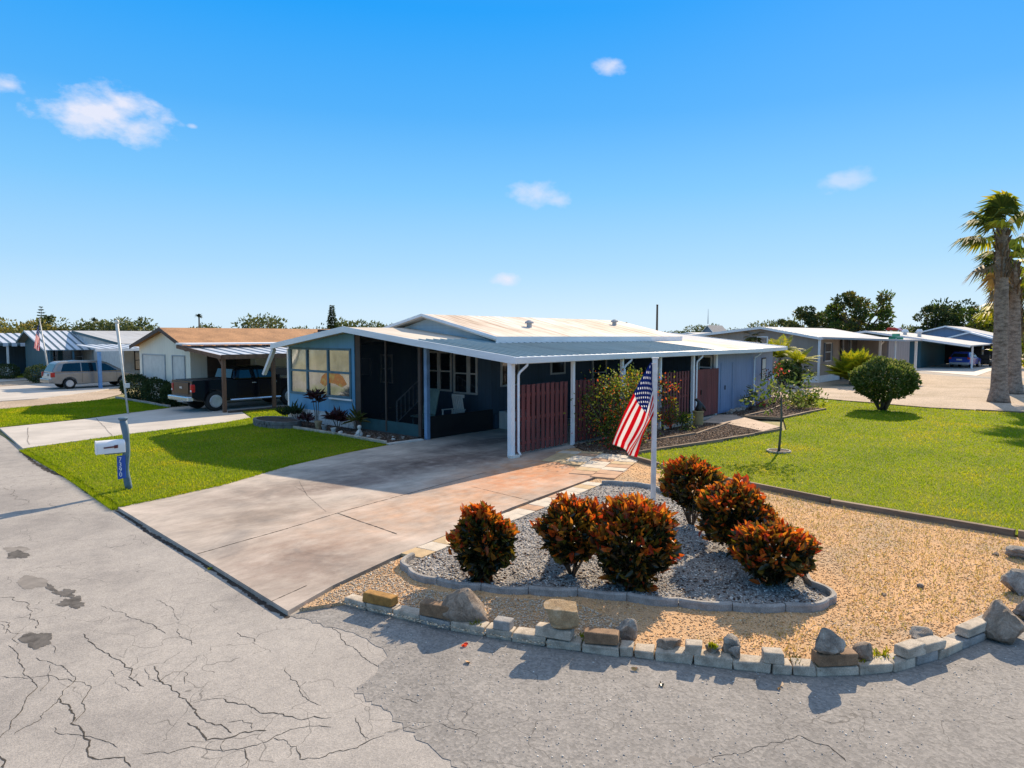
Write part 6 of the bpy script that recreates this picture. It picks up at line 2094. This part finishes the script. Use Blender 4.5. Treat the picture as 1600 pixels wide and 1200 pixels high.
# pot with dark bird figure
t = thing('pedestal_pot', (23.4, 11.3, 0), 'tan cylindrical pedestal pot beside the fence', 'pot')
MB().lathe([(.17, 0), (.19, .03), (.19, .46), (.21, .48), (.21, .53), (.17, .54), (.16, .5)], (23.4, 11.3, 0), 24).build('body', 'terracotta', t, smooth=False)
t = thing('bird_figure', (23.4, 11.3, .52), 'dark bronze bird figure standing on the tan pedestal pot', 'figure')
o_ = (23.4, 11.3, .5)
m = MB()
m.tube([(23.4, 11.3, .5), (23.42, 11.28, .62), (23.44, 11.26, .75), (23.41, 11.3, .88), (23.36, 11.36, .95), (23.3, 11.42, .93)], [.12, .13, .11, .06, .055, .015], 10)
m.tube([(23.46, 11.24, .78), (23.55, 11.14, .62), (23.6, 11.08, .52)], [.08, .06, .02], 8)
m.build('body', 'bronze', t, smooth=True)
# plants and ornaments in the porch bed
def ti_plant(p, h, n, r, label, mat='ti', name='ti_plant', sl=(.25, .45), cat='plant', arch_=.8):
    t = thing(name, (p[0], p[1], 0), label, cat)
    m = MB()
    tops = []
    for i in range(3):
        a = i * 2.1
        q = Vector((p[0] + math.cos(a) * r * .4, p[1] + math.sin(a) * r * .4, h * (.7 + .1 * i)))
        m.tube([(p[0] + math.cos(a) * .04, p[1] + math.sin(a) * .04, 0), q.lerp(Vector((p[0], p[1], 0)), .5) + Vector((.03, 0, 0)), q], [.018, .015, .012], 6)
        tops.append(q)
    m.build('stem', 'bark', t)
    Ps, Ds = [], []
    for q in tops:
        k = n // 3
        D = np.concatenate([NR.normal(0, arch_, (k, 2)), NR.uniform(.1, 1, (k, 1))], 1)
        Ps.append(np.array(q) + NR.normal(0, .03, (k, 3)))
        Ds.append(D)
    P = np.concatenate(Ps)
    leaves('crown', P, np.concatenate(Ds), NR.uniform(sl[0], sl[1], len(P)), .075, np.zeros(len(P), int), [mat], t, fold=.2, droop=.3)
ti_plant((13.55, 21.2), 1.35, 54, .3, 'tall thin burgundy leaved plant before the porch window')
ti_plant((13.6, 20.0), .55, 120, .4, 'dark burgundy leafy clump at the porch corner')
ti_plant((13.4, 21.6), .4, 90, .3, 'dark low leafy clump left of the tall burgundy plant', sl=(.15, .3))
ti_plant((13.9, 23.2), .5, 60, .4, 'dark strap leaved plant in the stone planter', mat='darkgreen', sl=(.2, .5))
ti_plant((13.9, 23.9), .35, 40, .3, 'small green plant against the white stone skirting', mat='darkgreen', sl=(.15, .4))
ti_plant((14.0, 19.3), .5, 30, .3, 'dark arching plant in front of the porch screen', mat='olive', sl=(.3, .6))
for i, (x, y, r1, h_, mt, lab) in enumerate(((13.45, 20.9, .13, .3, 'rockB', 'tan plant pot in the porch bed'), (13.4, 20.45, .1, .2, 'curbgrey', 'grey plant pot in the porch bed'), (13.3, 19.75, .09, .17, 'plaster', 'small white pot near the porch corner'))):
    t = thing('plant_pot', (x, y, 0), lab, 'pot')
    MB().lathe([(r1 * .7, .02), (r1 * .95, h_ * .8), (r1 * 1.1, h_ * .82), (r1 * 1.1, h_), (r1 * .9, h_), (r1 * .85, h_ * .85)], (x, y, 0), 16).build('body', mt, t, smooth=False)
t = thing('garden_figurine', (13.35, 18.35, 0), 'white plaster cherub figurine sitting in the porch bed', 'figurine')
m = MB()
m.lathe([(.12, .01), (.15, .05), (.14, .12), (.1, .2), (.07, .27), (.05, .31), (.08, .35), (.09, .4), (.07, .46), (.02, .48)], (13.35, 18.35, 0), 14)
m.tube([(13.3, 18.28, .24), (13.22, 18.22, .16), (13.22, 18.3, .1)], [.035, .03, .025], 8).tube([(13.36, 18.44, .24), (13.28, 18.48, .15), (13.24, 18.4, .1)], [.035, .03, .025], 8)
m.tube([(13.3, 18.27, .08), (13.18, 18.24, .06)], [.05, .04], 8).tube([(13.32, 18.43, .08), (13.2, 18.46, .06)], [.05, .04], 8)
m.v = [(13.35 + (x - 13.35) * .8, 18.35 + (y - 18.35) * .8, z * .8) for x, y, z in m.v]
m.build('body', 'plaster', t, smooth=True)
for i, (x, y, s) in enumerate(((13.3, 19.35, .22), (13.25, 19.0, .14), (13.4, 17.95, .16), (13.35, 17.3, .2), (13.6, 16.9, .14), (13.9, 16.8, .2), (13.9, 17.3, .12))):
    rock((x, y), s, s * .8, s * .6, .0, 'plaster' if i % 2 == 0 else 'rockC', 'whitewashed stone in the bed before the porch screen' if i % 2 == 0 else 'grey stone in the bed before the porch screen', 120 + i, name='stone', group='whitewashed stones of the porch bed' if i % 2 == 0 else 'grey stones of the porch bed')

# clipped dark hedges of the cream house
for (p, sx, sy, h_, lab) in (((13.75, 38.4), .55, 1.3, 1.25, 'dark clipped hedge under the wide shuttered window'), ((13.7, 35.6), .5, 1.15, 1.15, 'dark clipped hedge between the shuttered windows'), ((13.7, 33.6), .45, .8, 1.0, 'dark clipped hedge beside the pickup tail'), ((14.2, 57.4), .8, 1.6, 1.2, 'dark rounded hedge before the striped porch roof house'), ((13.8, 64.6), .8, 1.6, 1.1, 'dark rounded shrub beside the white railed porch')):
    t = thing('hedge', (p[0], p[1], 0), lab, 'hedge')
    stems(t, (p[0], p[1], 0), 6, h_ * .6, .02, sx * .7)
    P, u, rad = leafball((p[0], p[1], h_ * .5), 1800, sx * 1.05, sy * 1.05, h_ * .52, int(p[1]), .06, .55)
    P[:, 2] = np.maximum(P[:, 2], .03)
    leaves('crown', P, u + NR.normal(0, .5, P.shape), NR.uniform(.08, .16, len(P)), .06, np.zeros(len(P), int), ['darkgreen'], t)
timber([(13.15, 39.4), (13.1, 32.6)], .1, 'low pale stone border before the dark hedges', z0=0, mat='curbgrey', wd=.14, group='stone border of the hedges', step=1.2)

# palms
def fan_palm(p, h, r0, lean, n, L, label, seed, skirt=20, mats_=('palmgreen', 'yellowgreen', 'deadfrond'), wind=(0, 0)):
    rr = random.Random(seed)
    t = thing('fan_palm', (p[0], p[1], -.04), label, 'palm')
    pts, rad = [], []
    N = 26
    for i in range(N + 1):
        k = i / N
        pts.append(Vector((p[0], p[1], -.08)) + Vector((lean[0] * k ** 1.5, lean[1] * k ** 1.5, h * k)))
        rad.append(r0 * (1 + .5 * math.exp(-k * 16)) * (1 - .22 * k) * (1 + rr.uniform(-.035, .035)))
    MB().tube(pts, rad, 18, jit=.05).build('trunk', 'palmbark', t, smooth=True)
    top = pts[-1]
    # old petiole boots below the crown
    m = MB()
    for i in range(70):
        k = rr.uniform(.72, 1.0)
        q = pts[0].lerp(pts[-1], k)
        j = min(N, int(k * N))
        q = pts[j]
        a = rr.uniform(0, 2 * PI)
        d = Vector((math.cos(a), math.sin(a), 0))
        b0 = q + d * rad[j] * .95
        m.tube([b0 - Vector((0, 0, .15)), b0 + d * .06 + Vector((0, 0, .05)), b0 + d * .14 + Vector((0, 0, .2))], [.05, .045, .02], 5)
    m.build('petiole_boots', 'petiole', t)
    V, F, MI = [], [], []
    for i in range(n):
        dead = i < skirt
        a = i * 2.399 + rr.uniform(-.3, .3)
        e = rr.uniform(-1.3, -.6) if dead else rr.uniform(-.35, 1.35)
        d = Vector((math.cos(a) * math.cos(e), math.sin(a) * math.cos(e), math.sin(e)))
        d = (d + Vector((wind[0], wind[1], 0))).normalized()
        pl = L * rr.uniform(.5, .75) * (.7 if dead else 1)
        base = top + Vector((0, 0, rr.uniform(-.8, .1) if not dead else rr.uniform(-1.6, -.5)))
        hub = base + d * pl + Vector((0, 0, -.08 * pl))
        side = d.cross(Vector((0, 0, 1)))
        side = side.normalized() if side.length > .05 else Vector((1, 0, 0))
        up = side.cross(d)
        # petiole
        b = len(V)
        wq = .025
        V += [base + side * wq, base - side * wq, hub - side * wq * .6, hub + side * wq * .6]
        F.append((b, b + 1, b + 2, b + 3))
        MI.append(2 if dead else 1)
        fl = L * rr.uniform(.5, .65)
        ns = 20
        mi = 2 if dead else (0 if rr.random() < .86 else 1)
        for s in range(ns):
            th = (s / (ns - 1) - .5) * math.radians(rr.uniform(210, 250))
            sd_ = (d * math.cos(th) + side * math.sin(th)).normalized()
            ll = fl * (1 - .25 * abs(th) / 2.0) * rr.uniform(.85, 1.1)
            dr = .25 + .3 * rr.random()
            tip = hub + sd_ * ll + Vector((0, 0, -dr * ll)) + Vector((wind[0], wind[1], 0)) * ll * .5
            mid = hub + sd_ * ll * .55 + up * ll * .1 + Vector((0, 0, -.03 * ll))
            wdir = sd_.cross(up).normalized()
            wh = ll * .075
            b = len(V)
            V += [hub, mid + wdir * wh, tip, mid - wdir * wh]
            F.append((b, b + 1, b + 2, b + 3))
            MI.append(mi)
    np_mesh('crown', np.array([tuple(v) for v in V]), np.array(F), MI, mats_, t)
    return t
fan_palm((41.99, 4.0), 8.8, .34, (-.5, .15), 24, 1.85, 'tallest fan palm with thick flared trunk at the right edge', 2, 2, wind=(-.16, .24))
fan_palm((48.6, 3.95), 7.7, .36, (-.1, .3), 24, 1.9, 'second fan palm with a slightly lower crown just behind the tallest', 5, 2, wind=(-.14, .22))
fan_palm((59.6, 4.9), 6.0, .38, (.1, 0), 36, 2.2, 'shorter yellow green fan palm behind the two tall palms', 9, 5, ('yellowgreen', 'palmgreen', 'deadfrond'), wind=(-.08, .1))
def feather_palm(p, h, r0, n, L, label, seed, mat='yellowgreen', droop=.9, base_z=0, trunk='palmbark', up=(.1, 1.2), lw=.035, name='feather_palm'):
    rr = random.Random(seed)
    t = thing(name, (p[0], p[1], base_z), label, 'palm')
    MB().tube([(p[0] + .02 * math.sin(i), p[1] + .02 * math.cos(i * 1.3), base_z - .03 + h * i / 8) for i in range(9)], [r0 * (1.2 - .3 * i / 8) for i in range(9)], 10, jit=.08).build('trunk', trunk, t, smooth=True)
    top = Vector((p[0], p[1], base_z + h))
    V, F = [], []
    for i in range(n):
        a = i * 2.399 + rr.uniform(-.3, .3)
        e = rr.uniform(*up)
        d = Vector((math.cos(a) * math.cos(e), math.sin(a) * math.cos(e), math.sin(e)))
        pts = []
        q = top.copy()
        K = 12
        LL = L * rr.uniform(.8, 1.1)
        for k in range(K + 1):
            pts.append(q.copy())
            d = (d + Vector((0, 0, -droop / K * (k / K + .4)))).normalized()
            q = q + d * LL / K
        for k in range(1, K + 1):
            dd = (pts[k] - pts[k - 1]).normalized()
            s = dd.cross(Vector((0, 0, 1)))
            s = s.normalized() if s.length > .05 else Vector((1, 0, 0))
            b = len(V)
            wq = .02
            V += [pts[k - 1] + s * wq, pts[k - 1] - s * wq, pts[k] - s * wq, pts[k] + s * wq]
            F.append((b, b + 1, b + 2, b + 3))
            for hf in (0, .5):
                for sg_ in (-1, 1):
                    o = pts[k - 1].lerp(pts[k], hf)
                    ll = LL * .3 * math.sin(PI * min(1, (k + hf) / (K + 1.2) * .9 + .12)) * rr.uniform(.85, 1.1)
                    t_ = o + s * sg_ * ll * .85 + dd * ll * .5 + Vector((0, 0, -.25 * ll))
                    md = o.lerp(t_, .5) + Vector((0, 0, .04 * ll))
                    b = len(V)
                    V += [o, md + dd * lw, t_, md - dd * lw]
                    F.append((b, b + 1, b + 2, b + 3))
    np_mesh('crown', np.array([tuple(v) for v in V]), np.array(F), None, mat, t)
    return t
def ground(px, d):
    return (math.cos(YAW) * d + math.sin(YAW) * (px - 800) / FPX * d, math.sin(YAW) * d - math.cos(YAW) * (px - 800) / FPX * d)
p = ground(1248, 44.5)
feather_palm(p, 1.55, .16, 30, 1.5, 'small yellow green date palm with dark trunk before the taupe house', 3, 'yellowgreen', 1.1, up=(.0, 1.1), trunk='bark')
p = ground(1218, 47)
feather_palm(p, 1.8, .12, 24, 1.9, 'drooping yellow areca palm just right of the blue workshop corner', 4, 'yellowgreen', 1.6, up=(.5, 1.3))
p = ground(1178, 52)
feather_palm(p, 3.2, .13, 34, 1.1, 'small olive palm crown in front of the taupe gable', 5, 'olive', 1.5, up=(-.2, 1.1))
p = ground(1333, 46)
t = feather_palm(p, .3, .2, 64, 2.3, 'bushy yellow green palm clump behind the round clipped bush', 6, 'yellowgreen', 1.0, up=(.5, 1.45), lw=.05)
spray('low_shrub', ground(1226, 43.5), 500, 1.6, .6, ['green', 'palegreen', 'darkgreen'], [.5, .2, .3], 'leafy green shrub at the workshop end, before the taupe house', 'shrub', seed=31, size=(.15, .35))
spray('low_shrub', ground(1243, 44.0), 900, 1.3, .8, ['darkgreen', 'green', 'palegreen'], [.5, .3, .2], 'dark rounded shrub below the small date palm', 'shrub', seed=32, size=(.12, .25))
rock(ground(1240, 43), 1.2, .7, .35, -.05, 'rockC', 'grey boulder below the dark rounded shrub', 151)
spray('low_shrub', ground(1592, 70), 700, 3.6, 1.4, ['yellowgreen', 'palmgreen'], [.7, .3], 'yellow green shrub seen right of the palm trunks', 'shrub', seed=33, size=(.3, .6))
spray('low_shrub', ground(1545, 110), 700, 7.0, 2.2, ['yellowgreen', 'olive'], [.6, .4], 'tall yellowish shrub left of the palm trunks, by the slate blue house', 'shrub', seed=34, size=(.4, .8))

# ------------------------------------------------------------------ trees
def broadleaf(name, p, h, cr, n, label, seed, mlist=('darkgreen', 'green'), probs=None, trunk_h=.3, clumps=40, size=(.3, .6), gap=.5, rz=None, group=None, cl_r=.22, cat='tree'):
    rr = np.random.default_rng(seed)
    r2 = random.Random(seed)
    t = thing(name, (p[0], p[1], 0), label, cat, group)
    m = MB()
    base = Vector((p[0], p[1], -.1))
    fork = base + Vector((r2.uniform(-.2, .2), r2.uniform(-.2, .2), h * trunk_h))
    m.tube([base, base.lerp(fork, .5), fork], [h * .035, h * .028, h * .022], 8)
    cs = []
    rz = rz or h * (1 - trunk_h) * .5
    cz = h - rz
    for i in range(clumps):
        u = unit(rr.normal(size=3))
        k = rr.uniform(.35, 1) ** .6
        q = np.array([p[0], p[1], cz]) + u * k * np.array([cr, cr, rz]) * (1 + rr.uniform(-.2, .15))
        q[2] = max(q[2], h * trunk_h * .8)
        cs.append(q)
        if i < clumps * .5:
            a = fork.lerp(Vector(q), .45) + Vector((0, 0, .1 * h * r2.uniform(-.3, .6)))
            m.tube([fork, a, Vector(q)], [h * .014, h * .009, h * .003], 5, cap=False)
    m.build('trunk', 'bark', t, smooth=True)
    k = max(4, n // clumps)
    Ps, Ds = [], []
    for q in cs:
        s = cr * cl_r * rr.uniform(.55, 1.25)
        u = unit(rr.normal(size=(k, 3)))
        P = q + u * (rr.uniform(.2, 1, k) ** .5)[:, None] * s * np.array([1.15, 1.15, .75])
        Ps.append(P)
        Ds.append(u + rr.normal(0, .5, (k, 3)) + np.array([0, 0, .15]))
    P = np.concatenate(Ps)
    ci = np.repeat(rr.choice(len(mlist), size=len(cs), p=probs), k)
    sw = rr.uniform(size=len(P)) < .25
    ci = np.where(sw, rr.integers(0, len(mlist), len(P)), ci)
    leaves('crown', P, np.concatenate(Ds), rr.uniform(size[0], size[1], len(P)), (size[0] + size[1]) * .25, ci, list(mlist), t, fold=.2, droop=.1)
    return t
broadleaf('oak_tree', ground(1340, 112), 10.9, 5.6, 5200, 'tall open crowned tree with sky gaps behind the taupe house', 3, ('darkgreen', 'green', 'olive'), [.35, .35, .3], .25, 60, (.35, .7), rz=4.3, cl_r=.165)
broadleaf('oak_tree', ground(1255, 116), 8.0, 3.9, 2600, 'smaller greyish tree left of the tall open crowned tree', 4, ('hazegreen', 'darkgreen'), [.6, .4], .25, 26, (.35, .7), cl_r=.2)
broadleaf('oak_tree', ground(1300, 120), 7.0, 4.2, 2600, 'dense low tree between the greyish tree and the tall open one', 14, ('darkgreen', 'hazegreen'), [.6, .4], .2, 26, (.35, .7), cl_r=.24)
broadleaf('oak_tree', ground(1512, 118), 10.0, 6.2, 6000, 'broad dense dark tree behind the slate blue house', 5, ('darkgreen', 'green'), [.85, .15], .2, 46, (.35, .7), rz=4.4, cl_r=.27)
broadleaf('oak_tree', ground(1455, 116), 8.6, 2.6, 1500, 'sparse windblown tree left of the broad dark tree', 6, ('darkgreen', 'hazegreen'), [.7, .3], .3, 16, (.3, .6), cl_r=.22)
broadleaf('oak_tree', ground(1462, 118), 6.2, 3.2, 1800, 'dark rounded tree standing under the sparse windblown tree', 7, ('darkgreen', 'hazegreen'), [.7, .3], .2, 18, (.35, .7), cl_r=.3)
broadleaf('oak_tree', ground(1615, 95), 7.5, 4.5, 2000, 'dark tree half cut by the right picture edge', 8, ('darkgreen', 'green'), [.7, .3], .2, 20, (.35, .7))
# treeline beyond the left roofs: one tree of each sort, then copies
protos = []
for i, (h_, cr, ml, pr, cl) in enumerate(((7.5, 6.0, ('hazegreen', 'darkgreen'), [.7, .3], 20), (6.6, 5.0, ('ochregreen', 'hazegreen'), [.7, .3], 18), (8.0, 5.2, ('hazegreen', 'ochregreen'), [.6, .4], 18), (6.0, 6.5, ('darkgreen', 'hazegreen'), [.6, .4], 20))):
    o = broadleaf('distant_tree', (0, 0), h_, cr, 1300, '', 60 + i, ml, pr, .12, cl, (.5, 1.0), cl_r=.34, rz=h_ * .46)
    protos.append(o)
KIND = ['bushy hazy green tree in the low treeline beyond the rooftops', 'ochre tinged tree in the low treeline beyond the rooftops', 'tall hazy tree in the low treeline beyond the rooftops', 'wide dark tree in the low treeline beyond the rooftops']
used = [False] * 4
def copy_tree(o, loc, rot, s, label, group):
    c = o.copy()
    C.objects.link(c)
    c.location = loc
    c.rotation_euler = (0, 0, rot)
    c.scale = (s, s, s)
    c['label'] = label
    c['group'] = group
    for ch in o.children:
        d = ch.copy()
        C.objects.link(d)
        d.parent = c
    return c
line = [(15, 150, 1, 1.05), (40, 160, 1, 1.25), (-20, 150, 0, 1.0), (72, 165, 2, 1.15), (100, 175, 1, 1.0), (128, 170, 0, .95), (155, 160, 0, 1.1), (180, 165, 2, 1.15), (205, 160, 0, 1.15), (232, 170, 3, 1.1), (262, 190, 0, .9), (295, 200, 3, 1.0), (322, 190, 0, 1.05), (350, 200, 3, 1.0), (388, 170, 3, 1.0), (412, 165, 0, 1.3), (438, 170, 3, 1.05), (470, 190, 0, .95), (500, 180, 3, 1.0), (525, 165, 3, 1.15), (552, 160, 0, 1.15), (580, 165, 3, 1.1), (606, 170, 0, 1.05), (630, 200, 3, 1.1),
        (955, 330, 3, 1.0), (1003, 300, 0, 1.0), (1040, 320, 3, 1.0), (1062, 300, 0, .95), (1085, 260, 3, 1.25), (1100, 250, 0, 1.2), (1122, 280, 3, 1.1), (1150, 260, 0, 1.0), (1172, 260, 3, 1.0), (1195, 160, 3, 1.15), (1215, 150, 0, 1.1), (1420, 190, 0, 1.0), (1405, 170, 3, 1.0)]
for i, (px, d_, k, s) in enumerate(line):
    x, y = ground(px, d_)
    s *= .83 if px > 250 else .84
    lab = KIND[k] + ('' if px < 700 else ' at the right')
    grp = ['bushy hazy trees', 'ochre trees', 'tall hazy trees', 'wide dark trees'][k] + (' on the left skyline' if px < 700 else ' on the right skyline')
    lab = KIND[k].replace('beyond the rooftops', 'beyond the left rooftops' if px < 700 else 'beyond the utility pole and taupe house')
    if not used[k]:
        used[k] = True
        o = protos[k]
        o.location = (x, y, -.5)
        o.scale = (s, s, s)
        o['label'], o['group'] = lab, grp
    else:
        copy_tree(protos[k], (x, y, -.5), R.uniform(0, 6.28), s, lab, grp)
# tall accents on the skyline
def pine(p, h, r, label, seed, mat='darkgreen', lay=22):
    rr = np.random.default_rng(seed)
    t = thing('norfolk_pine', (p[0], p[1], 0), label, 'tree')
    MB().tube([(p[0], p[1], 0), (p[0], p[1], h)], [h * .02, h * .004], 7).build('trunk', 'bark', t)
    Ps, Ds = [], []
    for i in range(lay):
        k = i / (lay - 1)
        z = h * (.25 + .75 * k)
        R_ = r * (1 - k) ** .8 + .1
        n = int(130 * (1 - k) + 24)
        a = rr.uniform(0, 2 * PI, n)
        q = rr.uniform(.1, 1, n)
        P = np.stack([p[0] + np.cos(a) * R_ * q, p[1] + np.sin(a) * R_ * q, z + q * .15 * R_ + rr.normal(0, .06, n)], 1)
        Ps.append(P)
        Ds.append(np.stack([np.cos(a), np.sin(a), np.full(n, .3)], 1))
    P = np.concatenate(Ps)
    leaves('crown', P, np.concatenate(Ds), rr.uniform(.3, .6, len(P)), .2, np.zeros(len(P), int), [mat], t)
pine(ground(520, 140), 9.4, 1.15, 'narrow norfolk pine rising left of the blue home', 4)
pine(ground(68, 170), 10.4, 1.5, 'small dark conifer on the far left skyline', 5, lay=12)
broadleaf('distant_tree', ground(76, 165), 9.6, 2.2, 700, 'tall narrow tree next to the small dark conifer on the left skyline', 81, ('hazegreen', 'darkgreen'), [.5, .5], .3, 10, (.4, .8), cl_r=.4)
broadleaf('bare_tree', ground(412, 150), 8.6, 3.2, 240, 'nearly bare spreading tree rising over the tan shingle roof', 82, ('hazegreen', 'olive'), [.5, .5], .3, 30, (.3, .6), cl_r=.16)
for i, (px, d_, h_, lab) in enumerate(((313, 150, 8.3, 'thin cabbage palm above the tan roof left of its vent'), (150, 190, 8.5, 'thin cabbage palm on the left skyline above the grey roof'), (222, 170, 8.2, 'thin cabbage palm just left of the tan roof gable'))):
    p = ground(px, d_)
    feather_palm(p, h_ - .6, .16, 30, .95, lab, 40 + i, 'darkgreen', 1.5, up=(-.4, 1.2), trunk='bark', lw=.08, name='cabbage_palm')
# fallen leaves on the coarse asphalt
for i, (px, py, mt, lab) in enumerate(((723, 1008, 'flower_red', 'red fallen leaf on the asphalt under the curb'), (728, 1032, 'chipA', 'pale fallen leaf on the asphalt below the white curb block'), (998, 1047, 'chipA', 'pale fallen leaf near the middle curb'), (1033, 1067, 'croton_dark', 'dark fallen leaf on the asphalt'), (1220, 1073, 'chipA', 'tan fallen leaf below the curb arc'), (325, 888, 'yellowgreen', 'yellow leaf caught along the driveway lip'))):
    p = at(px, py, ZR + .015)
    P = np.array([[p[0], p[1], ZR + .014]] * 2) + NR.normal(0, .01, (2, 3)) * np.array([1, 1, .1])
    o = leaves('fallen_leaf', P, np.concatenate([NR.normal(0, 1, (2, 2)), np.full((2, 1), .15)], 1), .07, .04, [0, 0], mt, None, loc=(p[0], p[1], ZR + .012))
    tag(o, lab, 'leaf')
sc.cycles.max_bounces = 8
sc.cycles.transparent_max_bounces = 12
sc.cycles.caustics_reflective = False
sc.cycles.caustics_refractive = False
sc.cycles.use_denoising = True
